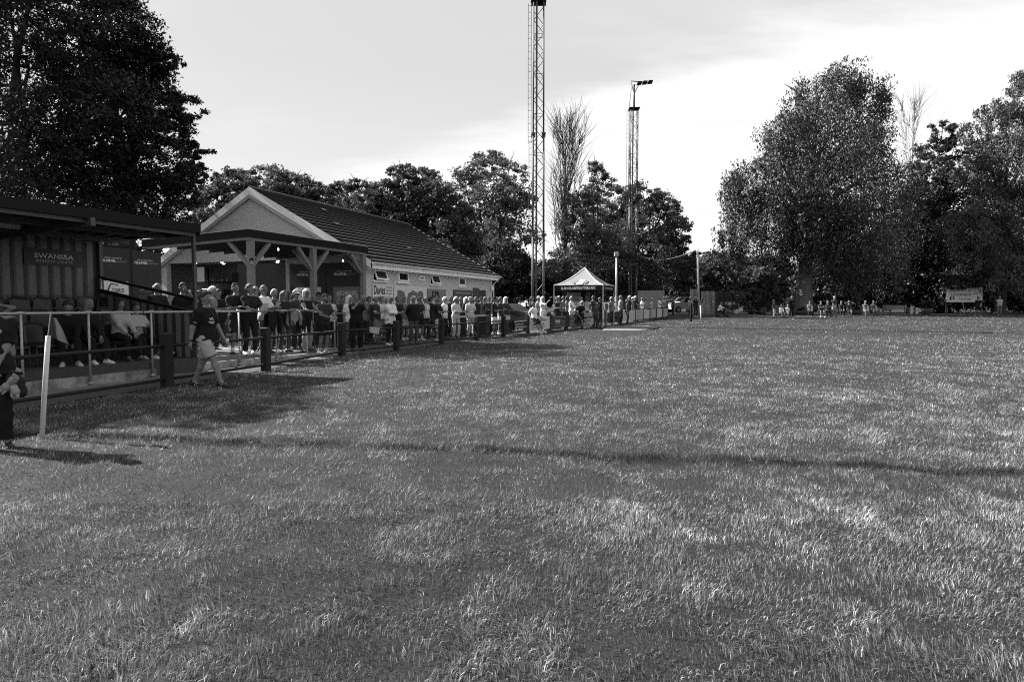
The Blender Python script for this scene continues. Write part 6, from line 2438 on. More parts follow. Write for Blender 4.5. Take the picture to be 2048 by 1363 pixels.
def phone(label, p, fwd, tone=.015):
    t = thing('phone', label, 'phone', p, group='phones')
    e = Vector((fwd.y, -fwd.x, 0)).normalized()
    part('case', mat(tone, .3, noise=0, spec=.5), t, lambda b: b.prism([p - e * .075 - Vector((0, 0, .038)), p + e * .075 - Vector((0, 0, .038)), p + e * .075 + Vector((0, 0, .038)), p - e * .075 + Vector((0, 0, .038))], Vector(fwd).normalized() * .009))
    part('lens', m_glass, t, lambda b: b.prism([p + e * .045 + Vector((0, 0, .01)), p + e * .065 + Vector((0, 0, .01)), p + e * .065 + Vector((0, 0, .03)), p + e * .045 + Vector((0, 0, .03))], Vector(fwd).normalized() * .012))


def paper(label, p, fwd, w=.20, h=.26, tone=.6):
    t = thing('programme', label, 'programme', p, group='match programmes')
    e = Vector((fwd.y, -fwd.x, 0)).normalized()
    u = (Vector((0, 0, .75)) + Vector(fwd) * .65).normalized()
    part('sheet', mat(tone, .8, 'paper', noise=.04), t, lambda b: b.add([p - e * w / 2, p + e * w / 2, p + e * w / 2 + u * h, p - e * w / 2 + u * h], [(0, 1, 2, 3)]).add([p - e * w / 2 - u * .004, p + e * w / 2 - u * .004, p + e * w / 2 + u * h - Vector((0, 0, .004)), p - e * w / 2 + u * h - Vector((0, 0, .004))], [(3, 2, 1, 0)]))
# ------------------------------------------------------------------ the crowd
BLK, DRK, MID, LGT, WHT = .014, .03, .10, .3, .62
CW = {}


def crowd(key, px_, ytop, Y, label, face=105, floor=None, maxh=1.90, minh=1.45, **k):
    p, h = stand_at(px_, ytop, Y, floor)
    if k.get('legs') == 'sit' or k.get('legs') == 'perch':
        h2 = k.pop('H', 1.72)
    else:
        h2 = min(maxh, max(minh, h))
        if abs(h2 - h) > .02:
            print('height', key, round(h, 2))
    k['vox'] = max(k.get('vox', .021), .0195 if Y < 24 else .0255)
    rr = random.Random(label)
    k.setdefault('hyaw', rr.uniform(-.55, .25))
    k.setdefault('lean', rr.uniform(-.03, .06))
    k.setdefault('twist', rr.uniform(-.2, .2))
    k.setdefault('build', rr.uniform(.92, 1.12))
    face = face + rr.uniform(0, 22)
    CW[key] = person(label, p, face, h2, **k)
    return CW[key]


# -- close by, on the grass
walk = person('man in black rugby shirt and pale shorts walking with a cup', on_ground(413, 776), 100, 1.86, arms=('swing_b', 'swing_f'), top=('polo', .012), bottom=('shorts', .30),
              hair=('short', .02), shoes=.018, legs='walk', vox=.0125, hyaw=-.1, sk=.17, build=1.05, group='people on the grass', lean=.03)
rt = walk['root']
W_M = walk['M']


def body_patch(w, m, name, i, t, r, dr, wdt):
    """band round an upper arm"""
    a, b_ = w['sh'][i], w['elb'][i]
    d = (b_ - a) / np.linalg.norm(b_ - a)
    c = a + (b_ - a) * t
    MB().tube([c - d * wdt / 2, c + d * wdt / 2], r, 16).build(name, m, w['root'], True, local=True)


for i in (0, 1):
    body_patch(walk, cloth(.6), 'sleeve_band', i, .60, .0735, 0, .045)
    body_patch(walk, cloth(.09), 'sleeve_panel', i, .38, .0745, 0, .15)
TLw = walk['TL']
em = MB()
for (x0, z0, x1, z1) in ((.035, 1.245, .075, 1.29), (.075, 1.29, .10, 1.25), (.10, 1.25, .135, 1.28), (.0, 1.215, .14, 1.215), (.02, 1.19, .12, 1.19)):
    p0, p1 = TLw((x0 - .06, .150 - .25 * abs(x0 - .06), z0)), TLw((x1 - .06, .150 - .25 * abs(x1 - .06), z1))
    em.bar(p0, p1, .012, .014)
em.build('chest_emblem', cloth(.6), rt, local=True)
cup('plastic pint cup in the walking man\'s hand', walk['hands'][1] + Vector((.06, -.02, -.06)))
t = thing('wrist_watch', 'dark watch on the walking man\'s nearer wrist', 'watch', walk['hands'][0])
h0, e0 = walk['hands'][0], walk['M'] @ Vector(walk['elb'][0])
part('strap', m_black, t, lambda b: b.tube([h0.lerp(e0, .06), h0.lerp(e0, .17)], .036, 12), smooth=True)
part('dial', m_steel_d, t, lambda b: b.ell(h0.lerp(e0, .115) + Vector((.0, -.034, .0)), (.02, .008, .02)))

lp_ = on_ground(-12, 897)
leftm = person('man in black cut off by the left edge holding gloves', lp_, 140, 1.74, arms=('clasp', 'clasp'), top=('polo', .012), bottom=('trousers', .012), hair=('short', .03), shoes=.02,
               vox=.0125, sk=.16, build=1.12, belly=.3, group='people on the grass')
hm = (leftm['hands'][0] + leftm['hands'][1]) / 2
em = MB()
for i_ in range(2):
    em.ell(leftm['TL']((-.09, .128, 1.30 - i_ * .0)), (.022, .008, .026))
em.build('shirt_crest', cloth(.5), leftm['root'], True, local=True)
part('watch', m_galv, leftm['root'], lambda b: b.tube([leftm['hands'][1].lerp(leftm['M'] @ Vector(leftm['elb'][1]), .05), leftm['hands'][1].lerp(leftm['M'] @ Vector(leftm['elb'][1]), .14)], .034, 12), smooth=True)
gq = atd(24, 775, lp_.y - .2)
gl = thing('gloves', 'bunch of pale gloves held by the man at the left edge', 'gloves', gq)
rs_ = random.Random(12)
for (dx, dz, rot) in ((-.035, .03, -.5), (.03, -.02, .4), (.0, .07, 2.4)):
    gb = MB()
    c0 = gq + Vector((dx, 0, dz))
    d0 = Vector((math.sin(rot), -.1, -math.cos(rot)))
    sd_ = Vector((math.cos(rot), 0, math.sin(rot)))
    gb.tube([c0 - d0 * .05, c0 - d0 * .02, c0 + d0 * .03, c0 + d0 * .055], [.03, .034, .04, .03], 9)
    for k in range(5):
        o_ = c0 + d0 * .035 + sd_ * (-.034 + .017 * k) if k < 4 else c0 - sd_ * .035
        q_ = o_ + (d0 + sd_ * rs_.uniform(-.3, .3) + Vector((0, rs_.uniform(-.5, .1), 0))) * .035
        gb.tube([o_, q_, q_ + (d0 + Vector((0, rs_.uniform(-.9, .2), 0))) * rs_.uniform(.015, .035)], [.014, .015, .010], 7)
    gb.build('glove', mat(.24, .85, 'glove_cloth', noise=.25, nscale=20, bump=.3), gl, True)
bg = thing('kit_bag', 'black bag hanging from the hands of the man at left', 'bag', atd(38, 790, lp_.y - .1))
bc = atd(32, 770, lp_.y - .02)
bgb = MB()
for (dx, dz, rx, rz_) in ((0, 0, .11, .15),):
    bgb.ell(bc + Vector((dx, 0, dz)), (rx, .09, rz_), 14, 10)
    bgb.v = [p + (p - bc) * (.16 * math.sin(p.x * 31 + p.z * 17) + .1 * math.sin(p.z * 47 - p.x * 23)) for p in bgb.v]
bgb.build('sack', mat(.012, .8, 'bag_nylon', noise=.2, bump=.6, bscale=20), bg, True)
part('strap', m_black, bg, lambda b: b.tube([bc + Vector((-.1, 0, .12)), hm + Vector((.02, 0, -.03)), bc + Vector((.08, 0, .13))], .014, 6), smooth=True)

# -- seated in the stand
def seated(key, u, row, label, face=111, **k):
    v, zf = ((15.0, .90), (14.15, .62), (13.35, .35))[row]
    p = uv(u, v - .02, zf)
    k.setdefault('vox', .0215)
    CW[key] = person(label, p, face, k.pop('H', 1.72), legs='sit', group='people seated in the stand', **k)
    return CW[key]


seated('s1', 7.60, 2, 'man in a cap and shorts seated with hand raised to his face', arms=('knee', 'head'), top=('tee', .05), bottom=('shorts', .02), hair=('cap', .02), sk=.16, shoes=.3, socks=None, belly=.6, build=1.1)
seated('s2', 9.05, 2, 'person in a black coat bent forward in the stand', arms=('lap', 'lap'), top=('jacket', .012), bottom=('trousers', .012), hair=('short', .02), lean=.45, shoes=.4, hpitch=-.2, face=140)
seated('s3', 9.42, 2, 'grey-haired woman in dark coat seated behind the rail', arms=('knee', 'lap'), top=('jacket', .014), bottom=('trousers', .014), hair=('bob', .14), lean=.2, female=True, shoes=.6, hyaw=.5)
seated('s4', 10.22, 2, 'dark-haired woman in a pale cardigan seated by the hanging notice', arms=('lap', 'lap'), top=('cardigan', .34), bottom=('jeans', .014), hair=('bob', .02), female=True, shoes=.05, lean=.08, hyaw=-.3)
seated('s5', 10.62, 2, 'person in a pale top clapping at the end of the front row', arms=('clap', 'clap'), top=('tee', .36), bottom=('jeans', .014), hair=('short', .03), shoes=.62, H=1.6, lean=.05, hyaw=-.3)
bgp = uv(11.05, 12.95, .35)
wb_ = thing('carrier_bag', 'crumpled white carrier bag on the stand floor', 'bag', bgp)
cb = MB()
rs_ = random.Random(4)
vs_, fs_ = [], []
for i in range(7):
    for k in range(12):
        a = 2 * math.pi * k / 12
        r_ = (.16, .19, .2, .18, .15, .12, .06)[i] * rs_.uniform(.8, 1.2)
        vs_.append(bgp + Vector((r_ * math.cos(a), r_ * .7 * math.sin(a), i * .05 + .005)))
for i in range(6):
    for k in range(12):
        fs_.append((i * 12 + k, i * 12 + (k + 1) % 12, (i + 1) * 12 + (k + 1) % 12, (i + 1) * 12 + k))
cb.add(vs_, fs_ + [tuple(range(72, 84))])
cb.build('sack', mat(.5, .6, 'white_polythene', noise=.1), wb_, True)
part('handle', mat(.5, .6, 'white_polythene', noise=.1), wb_, lambda b: b.tube([bgp + Vector((-.06, 0, .28)), bgp + Vector((-.03, 0, .38)), bgp + Vector((.05, 0, .37)), bgp + Vector((.07, 0, .28))], .012, 6), smooth=True)

# -- shade under the canopy, behind the stand's side wall
crowd('c1', 314, 566, 16.9, 'bald man in a dark polo behind the raking side wall', 100, top=('polo', .016), hair=('ring', .12), arms=('fold', 'fold'), belly=.6, build=1.1)
crowd('c2', 365, 566, 17.3, 'dark-haired man drinking from a white cup behind the stand post', 110, top=('tee', .012), hair=('short', .02), arms=('down', 'drink'), build=1.1)
cup('white cup lifted by the drinking man', CW['c2']['hands'][1] + Vector((.03, -.03, .02)))
crowd('c3', 397, 582, 18.2, 'child in a dark top behind the walking man', 130, top=('tee', .02), hair=('short', .04), arms=('down', 'down'), minh=1.3)
crowd('c4', 423, 569, 19.0, 'white-haired man in a pale shirt behind the walking man', 75, top=('polo', .18), hair=('short', .5), arms=('cup', 'down'), build=1.05)
crowd('c5', 436, 566, 20.6, 'man in black holding a drink in the shade of the canopy', 100, top=('jacket', .012), hair=('short', .02), arms=('cup', 'down'))
# -- along the rail
crowd('c6', 472, 565, 17.2, 'tall young man in dark shirt and shorts looking down', 105, top=('tee', .016), bottom=('shorts', .02), hair=('short', .03), arms=('read', 'down'), socks=.6, shoes=.02, hpitch=-.35, vox=.018, build=1.05)
crowd('c7', 497, 568, 17.3, 'man leaning on the rail in dark polo and white trainers', 100, top=('polo', .016), bottom=('trousers', .014), hair=('short', .05), arms=('lean', 'lean'), lean=.12, shoes=.62, hpitch=-.3, vox=.018, build=1.1)
paper('programme in the hands of the man with white trainers', (CW['c7']['hands'][0] + CW['c7']['hands'][1]) / 2 + Vector((.03, 0, .0)), CW['c7']['fwd'])
crowd('c8', 511, 566, 18.4, 'balding man in sunglasses behind the man leaning on the rail', 100, top=('polo', .05), hair=('ring', .12), glasses=True)
crowd('c9', 528, 567, 18.0, 'bald man in sunglasses and white polo holding a paper at the rail', 98, top=('polo', .55), trim=.02, bottom=('trousers', .12), hair=('crop', .07), arms=('read', 'read'), glasses=True, vox=.018, belly=.4, build=1.05)
paper('paper held by the man in the white polo', (CW['c9']['hands'][0] + CW['c9']['hands'][1]) / 2, CW['c9']['fwd'], .16, .2)
crowd('c10', 566, 582, 18.7, 'woman with long brown hair and sunglasses clasping hands on the rail', 105, top=('tee', .018), bottom=('jeans', .05), hair=('long', .09), arms=('clap', 'clap'), female=True, glasses=True, vox=.018)
crowd('c11', 591, 571, 20.4, 'man in a pale cap and checked jacket behind the rail', 100, top=('jacket', .04), hair=('cap', .42), glasses=True, belly=.4)
crowd('c12', 611, 576, 19.7, 'woman with white-blonde bob and black vest at the rail', 105, top=('vest', .012), bottom=('jeans', .2), hair=('bob', .5), arms=('lean', 'lean'), female=True, glasses=True, vox=.018, belly=.3)
crowd('c13', 637, 576, 22.0, 'man in a black cap behind the man with pale shoulders', 95, top=('tee', .02), hair=('cap', .012))
crowd('c14', 644, 581, 20.3, 'stout man leaning on the rail in black shorts and pale shoes', 100, top=('polo', .03), trim=.5, bottom=('shorts', .012), hair=('short', .06), arms=('lean', 'lean'), lean=.15, shoes=.4, belly=.9, build=1.15, vox=.018, socks=.4)
crowd('c15', 674, 571, 24.3, 'burly man in dark polo facing right near the second canopy post', 85, top=('polo', .02), hair=('crop', .07), arms=('cup', 'down'), belly=.6, build=1.15)
crowd('c16', 693, 577, 25.2, 'balding man behind the blonde woman in a white tee', 100, top=('tee', .06), hair=('ring', .12))
crowd('c17', 697, 582, 23.4, 'blonde woman in a white tee beside the woman taking a photo', 110, top=('tee', .6), bottom=('jeans', .08), hair=('long', .5), female=True, arms=('down', 'cup'))
crowd('c18', 712, 576, 21.6, 'woman in black photographing with a raised phone', 120, top=('tee', .012), bottom=('trousers', .012), hair=('short', .12), arms=('phone', 'phone'), female=True, build=1.2, belly=.5, vox=.018, specs=True, shoes=.015)
hh_ = (CW['c18']['hands'][0] + CW['c18']['hands'][1]) / 2
phone('black phone held up by the woman in black', hh_ + Vector((.05, -.03, .08)), CW['c18']['fwd'])
sq = atd(750, 661, 21.6)
sn = thing('paper_sheet', 'pale sheet hanging from the fence rail beside the woman in black', 'notice', sq)
part('sheet', mat(.4, .8, 'pale_card', noise=.05), sn, lambda b: b.prism([atd(739, 653, 20.9), atd(760, 654.5, 20.9), atd(757, 668, 20.9), atd(739, 664, 20.9)], (0, .004, 0)))
# -- crowd along the clubhouse
crowd('c19', 738, 573, 27.5, 'dark-shirted man by the last canopy post', 95, top=('tee', .02), hair=('short', .05))
crowd('c20', 752, 577, 25.6, 'man in dark tee with white sleeve bands and pale shorts', 80, top=('tee', .03), bottom=('shorts', .16), hair=('ring', .12), arms=('cup', 'down'), belly=.4)
for i in (0, 1):
    body_patch(CW['c20'], cloth(.6), 'sleeve_band', i, .74, .074, 0, .03)
crowd('c21', 761, 575, 28.0, 'man in a white tee in front of the black-lettered white board', 100, top=('tee', .5), bottom=('shorts', .1), hair=('crop', .07))
crowd('c22', 780, 580, 24.8, 'blonde ponytailed woman in a white cardigan with folded arms', 105, top=('cardigan', .62), bottom=('jeans', .013), hair=('pony', .4), arms=('fold', 'fold'), female=True, glasses=True, vox=.018, shoes=.5)
crowd('c23', 794, 573, 26.2, 'man in sunglasses and dark polo right of the white cardigan', 110, top=('polo', .016), bottom=('trousers', .03), hair=('short', .1), arms=('fold', 'fold'), glasses=True)
crowd('c24', 826, 585, 25.4, 'white-haired man in black pullover and jeans, hands behind his back', 125, top=('long', .012), bottom=('jeans', .06), hair=('short', .42), arms=('back', 'back'), specs=True, vox=.018, shoes=.02, belly=.4)
crowd('c25', 838, 575, 28.0, 'tall man in dark polo and shorts behind the white-haired man', 120, top=('polo', .03), bottom=('shorts', .014), hair=('short', .05), arms=('down', 'fold'), shoes=.5, socks=.5)
crowd('c26', 861, 583, 30.5, 'man in a dark tee with his back turned by the poster', 20, top=('tee', .02), bottom=('shorts', .03), hair=('short', .02))
crowd('c27', 876, 573, 27.4, 'bald man in dark tee and pale shorts behind the fence', 100, top=('tee', .016), bottom=('shorts', .40), hair=('crop', .07), arms=('read', 'read'), vox=.019, shoes=.5, build=1.1)
crowd('c28', 888, 575, 29.2, 'older man in white shirt beside the bald man', 100, top=('polo', .6), bottom=('trousers', .02), hair=('short', .4))
crowd('c29', 902, 582, 31.5, 'dark-haired boy half hidden by the woman in beige', 110, top=('tee', .02), hair=('short', .02), minh=1.4)
crowd('c30', 911, 578, 28.9, 'woman in beige with a jacket over her shoulders', 110, top=('long', .42), bottom=('trousers', .36), hair=('short', .35), arms=('fold', 'cup'), female=True, glasses=True, vox=.019, belly=.3, shoes=.1)
crowd('c31', 941, 584, 29.8, 'old man in pale patterned shirt with arm across his chest', 130, top=('tee', .42), bottom=('trousers', .3), hair=('short', .4), arms=('down', 'fold'), vox=.019, shoes=.4)
crowd('c32', 931, 585, 31.8, 'white-haired woman behind the old man in a patterned shirt', 110, top=('long', .03), hair=('bob', .5), female=True)
crowd('c33', 952, 572, 31.6, 'very tall man in a dark zipped jacket', 120, top=('long', .02), bottom=('trousers', .02), hair=('short', .06), arms=('pocket', 'pocket'))
crowd('c34', 962, 580, 33.4, 'man in a dark cap behind the very tall man', 110, top=('tee', .1), hair=('cap', .03), glasses=True)
crowd('c35', 978, 584, 33.5, 'dark-haired person holding a cup by the clubhouse corner', 120, top=('tee', .03), hair=('short', .03), arms=('cup', 'down'))
crowd('c36', 988, 582, 31.2, 'boy in a black cap, black tee and white shorts', 105, top=('tee', .012), bottom=('shorts', .62), hair=('cap', .02), arms=('read', 'read'), shoes=.6, socks=.6, vox=.019)
crowd('c38b', 993, 576, 34.0, 'grey-haired man behind the two in white shorts', 110, top=('polo', .25), hair=('ring', .12))
crowd('c37', 1001, 580, 32.4, 'bearded man in dark tee and white shorts holding a drink', 110, top=('tee', .03), bottom=('shorts', .62), hair=('short', .05), arms=('cup', 'down'), shoes=.6, socks=.6)
crowd('c38', 1012, 587, 33.4, 'blonde woman in sunglasses beside the parked car', 120, top=('vest', .03), bottom=('shorts', .4), hair=('long', .6), female=True, glasses=True)
# -- second row, partly hidden
for key, x, yt, Y, lab, kw in (
        ('d1', 548, 572, 20.2, 'grey-haired man between the white polo and the long-haired woman', dict(top=('tee', .05), hair=('short', .3))),
        ('d2', 579, 580, 21.4, 'dark-haired woman behind the folded pale jacket', dict(top=('long', .03), hair=('long', .03), female=True)),
        ('d3', 627, 583, 22.8, 'woman in grey between the blonde bob and black cap', dict(top=('tee', .2), hair=('bob', .1), female=True)),
        ('d4', 659, 578, 23.6, 'man in a pale tee left of the burly man in dark polo', dict(top=('tee', .45), hair=('crop', .07))),
        ('d5', 684, 574, 27.0, 'man in a dark fleece under the far canopy brace', dict(top=('long', .03), hair=('short', .05), arms=('cup', 'down'))),
        ('d6', 726, 580, 25.4, 'man in a striped polo right of the woman photographing', dict(top=('polo', .12), hair=('short', .2))),
        ('d7', 770, 579, 29.0, 'woman in a pale blouse behind the white tee', dict(top=('long', .4), hair=('bob', .3), female=True)),
        ('d8', 808, 580, 28.4, 'man in a grey tee left of the white-haired man in black', dict(top=('tee', .12), bottom=('shorts', .3), hair=('short', .1), shoes=.5)),
        ('d9', 851, 580, 29.6, 'man in pale shirt just right of the tall man in shorts', dict(top=('polo', .35), hair=('ring', .12))),
        ('d10', 921, 582, 32.4, 'man in dark glasses between the woman in beige and the old man', dict(top=('tee', .03), hair=('crop', .07), glasses=True)),
        ('d11', 971, 586, 35.0, 'woman in a grey cardigan by the downpipe', dict(top=('cardigan', .12), hair=('bob', .08), female=True)),
        ('d12', 1076, 588, 38.6, 'man in a pale cap behind the blonde woman with a phone', dict(top=('tee', .3), hair=('cap', .5))),
        ('d13', 1135, 591, 41.5, 'woman with dark hair under the left of the tent', dict(top=('tee', .3), hair=('bob', .03), female=True)),
        ('d14', 1173, 592, 41.6, 'man in a white shirt behind the man on the fence', dict(top=('long', .55), hair=('short', .2)))):
    crowd(key, x, yt, Y, lab, 105, **kw)
# -- round the advert boards
crowd('c39', 1064, 578, 37.2, 'man in a dark jacket behind the leaning man in white', 100, top=('jacket', .016), hair=('short', .03))
p = on_ground(1083, 668)
CW['c40'] = person('young man in white tee and black shorts leaning back on the fence', p + Vector((-.35, .35, 0)), 128, 1.80, legs='perch', arms=('side', 'side'), top=('tee', .62), bottom=('shorts', .012), hair=('short', .04), shoes=.55, socks=.6, vox=.02, group='people on the grass', lean=-.12)
crowd('c41', 1086, 591, 36.6, 'blonde woman looking at a phone beside the leaning man', 110, top=('long', .5), bottom=('shorts', .4), hair=('long', .5), female=True, arms=('phone', 'read'))
crowd('c42', 1114, 594, 38.3, 'man in a black vest over white sleeves near the tent', 120, top=('vest', .02), hair=('short', .06), arms=('cup', 'cup'))
crowd('c43', 1117, 585, 40.2, 'white-haired man at the left tent leg', 110, top=('long', .2), hair=('short', .4))
crowd('c44', 1126, 588, 40.6, 'man in grey at the left side of the tent', 110, top=('tee', .2), hair=('short', .08))
crowd('c45', 1143, 588, 38.8, 'man in a bright white shirt in front of the tent', 110, top=('long', .62), bottom=('trousers', .4), hair=('short', .2), arms=('fold', 'fold'))
crowd('c46', 1153, 590, 40.4, 'man in a pale shirt under the tent valance', 115, top=('tee', .5), hair=('short', .3))
crowd('c47', 1162, 590, 39.6, 'grey-haired man in white beside the man on the fence', 115, top=('polo', .6), hair=('short', .25))
p = on_ground(1168, 657)
CW['c48'] = person('man in black sitting back on the fence with bare legs', p + Vector((-.2, .5, 0)), 140, 1.82, legs='perch', arms=('side', 'fold'), top=('tee', .012), bottom=('shorts', .012), hair=('short', .2), shoes=.4, vox=.022, group='people on the grass', lean=.25)
crowd('c49', 1187, 591, 42.5, 'man in grey shirt standing inside the tent', 120, top=('tee', .09), hair=('short', .08))
crowd('c50', 1200, 594, 42.0, 'man in a dark waistcoat by the right tent leg', 120, top=('vest', .02), hair=('ring', .12))
crowd('c51', 1191, 606, 39.6, 'child in a striped top at the pitch gate', 130, top=('tee', .05), hair=('short', .03), minh=1.0)
crowd('c52', 1222, 594, 43.0, 'grey-haired man behind the pale slim pole', 110, top=('tee', .15), hair=('short', .3))
p = on_ground(1241, 648)
hh_ = (atd(1239, 586, p.y).z - p.z)
CW['c53'] = person('tall man in grey jacket standing on the grass near the gate', p, 100, min(1.95, hh_), top=('jacket', .22), bottom=('trousers', .02), hair=('short', .1), arms=('pocket', 'pocket'), vox=.022, group='people on the grass', build=1.1)
p = on_ground(1254, 648.5)
CW['c54'] = person('shorter man in a dark coat beside the tall man in grey', p, 95, 1.7, top=('jacket', .04), bottom=('trousers', .015), hair=('short', .1), vox=.025, group='people on the grass', arms=('down', 'down'))
FARL = [('c55', 1259, 591, 48, .03, 'short', .4, 'white-haired man in dark top left in the far crowd'), ('c56', 1265, 594, 50, .1, 'short', .3, 'man in grey among the far crowd by the mast foot'),
        ('c57', 1271, 592, 47.5, .012, 'short', .5, 'man in black with white hair in the far crowd'), ('c58', 1284, 595, 50, .62, 'short', .1, 'man in a white shirt in the far crowd'),
        ('c59', 1291, 596, 51, .2, 'short', .05, 'dark-haired man in grey in the far crowd'), ('c60', 1303, 596, 52, .4, 'cap', .5, 'man in a pale cap in front of the upright panel'),
        ('c61', 1319, 594, 52, .62, 'short', .1, 'man in a bright white shirt at the far fence'), ('c62', 1327, 593, 53, .3, 'short', .5, 'white-haired man leaning on the far fence'),
        ('c63', 1333, 592, 54, .12, 'short', .4, 'man in grey bending over the far fence end'), ('c64', 1346, 597, 57, .05, 'ring', .4, 'bald man behind the last two boards')]
for key, x, yt, Y, tone, hk, ht, lab in FARL:
    crowd(key, x, yt, Y, lab, random.uniform(95, 130), minh=1.6, maxh=1.85, top=('tee', tone), bottom=('trousers', random.choice((.02, .05, .2))), hair=(hk, ht), vox=.03, far=True, arms=random.choice((('fold', 'fold'), ('down', 'cup'), ('lean', 'lean'))))
# -- far end
def far_p(key, x, fy, label, face=180, H=1.74, **k):
    p = on_ground(x, fy)
    k.setdefault('vox', .034)
    CW[key] = person(label, p, face, H, far=True, group='people at the far end', **k)


far_p('f1', 1380, 633.5, 'man in grey tee standing left of the white pole', 150, arms=('fold', 'fold'), top=('tee', .2), bottom=('trousers', .06), hair=('short', .3))
far_p('f2', 1391, 633.0, 'man in black and pale trainers beside the white pole', 150, arms=('pocket', 'pocket'), top=('jacket', .015), bottom=('trousers', .03), hair=('short', .3), shoes=.6)
far_p('f3', 1437, 634.0, 'woman in white sitting beside the pushchair', 110, legs='sit', arms=('lap', 'point'), top=('long', .62), bottom=('jeans', .015), hair=('short', .1), lean=.3, seat=.4)
far_p('f4', 1547, 635.2, 'girl in a dark top and pale leggings looking at a phone', 100, H=1.5, arms=('read', 'read'), top=('tee', .05), bottom=('jeans', .42), hair=('pony', .1), female=True)
far_p('f5', 1562, 634.2, 'child in a white coat sitting on the left of the bench', 175, H=1.35, legs='sit', arms=('lap', 'lap'), top=('jacket', .62), bottom=('jeans', .3), hair=('short', .3), seat=.42)
far_p('f6', 1575, 634.2, 'child in white sitting beside the standing man in black', 175, H=1.4, legs='sit', arms=('lap', 'lap'), top=('long', .55), bottom=('jeans', .4), hair=('short', .3), seat=.42)
far_p('f7', 1583, 635.4, 'man in black standing in front of the beech trunk', 170, H=1.8, arms=('cup', 'down'), top=('jacket', .012), bottom=('trousers', .014), hair=('short', .4), shoes=.5)
far_p('f8', 1619, 634.0, 'person with pale sleeves seated right of the beech trunk', 190, legs='sit', arms=('lap', 'lap'), top=('long', .12), bottom=('jeans', .02), hair=('short', .05))
far_p('f9', 1641, 633.6, 'person with bare legs seated in the shade, hands to face', 185, legs='sit', arms=('clap', 'clap'), top=('tee', .03), bottom=('shorts', .02), hair=('short', .05), shoes=.4)
far_p('f10', 1655, 633.4, 'person in dark clothes seated second along the shaded bench', 190, legs='sit', arms=('lap', 'clap'), top=('long', .03), bottom=('jeans', .03), hair=('bob', .1), female=True)
far_p('f11', 1668, 633.8, 'man in shorts standing among the shaded seats', 185, H=1.8, arms=('clasp', 'clasp'), top=('tee', .04), bottom=('shorts', .2), hair=('short', .4), socks=None)
far_p('f12', 1682, 633.2, 'person in black seated right of the standing man in shorts', 190, legs='sit', arms=('lap', 'lap'), top=('jacket', .02), bottom=('jeans', .02), hair=('short', .1))
far_p('f13', 1697, 633.2, 'person lifting hands to eyes seated at the end of the shade', 195, legs='sit', arms=('head', 'head'), top=('tee', .05), bottom=('shorts', .1), hair=('short', .2))
far_p('f14', 1730, 632.8, 'seated man in grey jacket and cap on the left of the bench', 185, legs='sit', arms=('lap', 'lap'), top=('jacket', .10), bottom=('trousers', .12), hair=('cap', .2))
far_p('f15', 1746, 632.8, 'seated man in dark grey on the right of the bench', 185, legs='sit', arms=('lap', 'lap'), top=('jacket', .07), bottom=('trousers', .08), hair=('cap', .15))
far_p('f16', 1955, 632.2, 'photographer with feet apart in front of the visitors sign', 185, H=1.76, legs='wide', arms=('drink', 'point'), top=('jacket', .015), bottom=('shorts', .012), hair=('cap', .03), shoes=.3)
far_p('f17', 1998, 631.2, 'man in pale jumper and jeans right of the visitors sign', 190, H=1.78, arms=('clasp', 'clasp'), top=('long', .30), bottom=('jeans', .12), hair=('short', .1), build=1.15, belly=.4)
# pushchair by the palisade
q = on_ground(1447, 634)
t = thing('pushchair', 'dark pushchair beside the woman in white near the palisade', 'pushchair', q)
part('frame', m_steel_d, t, lambda b: b.tube([q + Vector((-.4, 0, .12)), q + Vector((.35, 0, 1.05))], .02, 6).tube([q + Vector((.35, 0, .12)), q + Vector((-.2, 0, .75))], .02, 6).tube([q + Vector((.35, .4, .12)), q + Vector((-.2, .4, .75))], .02, 6))
part('seat', m_black, t, lambda b: b.prism([q + Vector((-.3, .02, .4)), q + Vector((.1, .02, .35)), q + Vector((.3, .02, .95)), q + Vector((.18, .02, 1.0)), q + Vector((.02, .02, .5)), q + Vector((-.3, .02, .52))], (0, .38, 0)))
part('hood', m_black, t, lambda b: b.tube([q + Vector((.22, .02, .9)), q + Vector((.22, .4, .9))], .2, 10))
for dx in (-.4, .35):
    for dy in (0, .42):
        part('wheel', m_tyre, t, lambda b: b.tube([q + Vector((dx, dy, .11)), q + Vector((dx, dy + .03, .11))], .11, 12))

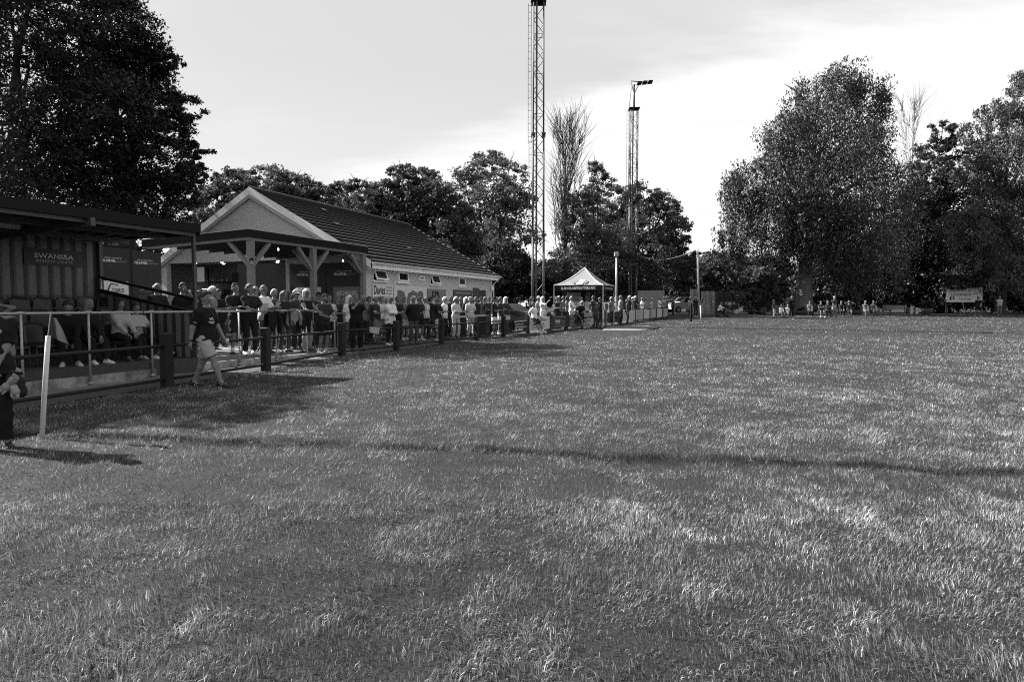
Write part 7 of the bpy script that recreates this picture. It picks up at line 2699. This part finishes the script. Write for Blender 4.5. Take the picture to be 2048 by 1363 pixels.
# coats and bags on the rails
def draped(name, label, c, w, drop, tone, along, out=.06):
    """cloth folded over a rail at c"""
    t = thing(name, label, 'coat', c, group='clothes hung on the rails')
    al = Vector(along).normalized()
    nn_ = Vector((al.y, -al.x, 0))
    vs_, fs_ = [], []
    NU, NV = 10, 12
    rs = random.Random(label)
    for j in range(NV + 1):
        s_ = j / NV * 2 - 1
        for i in range(NU + 1):
            a = (i / NU - .5) * w * (1 + .15 * abs(s_))
            zz = -abs(s_) ** 1.1 * drop * (1 + .25 * math.sin(i * 1.3 + (2 if s_ > 0 else 0)))
            fold = .03 * math.sin(i * 1.9 + s_) * min(1, abs(s_) * 2)
            vs_.append(c + al * a + nn_ * (math.copysign(1, s_) * min(1, abs(s_) * 4) * out + fold) + Vector((0, 0, zz + .035)))
    for j in range(NV):
        for i in range(NU):
            k = j * (NU + 1) + i
            fs_.append((k, k + 1, k + NU + 2, k + NU + 1))
    MB().add(vs_, fs_).build('cloth', cloth(tone), t, True)
    part('sleeve', cloth(tone), t, lambda b: b.tube([c + nn_ * (out + .02) + al * w * .3 + Vector((0, 0, -.02)), c + nn_ * (out + .05) + al * w * .42 + Vector((0, 0, -drop * .5)), c + nn_ * (out + .04) + al * w * .38 + Vector((0, 0, -drop * 1.05))], [.05, .055, .045], 8), smooth=True)


ral = uv(1, (RAIL_B[1] - RAIL_A[1]) / (RAIL_B[0] - RAIL_A[0])) - uv(0, 0)
for (px_, lab, w, drop, tone) in ((545, 'black jacket folded over the rail by the man in white polo', .5, .55, .012), (588, 'pale denim jacket hung over the handrail', .45, .4, .2), (606, 'black coat hung over the rail by the blonde woman', .4, .6, .012)):
    r_ = (px_ - CX) / FPX
    u_ = min((abs((SU * u - CU * rail_v(u)) / (CU * u + SU * rail_v(u)) - r_), u) for u in [8 + i * .01 for i in range(1000)])[1]
    draped('hung_jacket', lab, uv(u_, rail_v(u_), 1.43), w, drop, tone, ral)
cq = FENCE[6].lerp(FENCE[7], .22) + Vector((0, 0, .80))
draped('hung_jacket', 'black coat hanging over the fence at the first advert board', cq, .4, .5, .012, FENCE[7] - FENCE[6], .14)
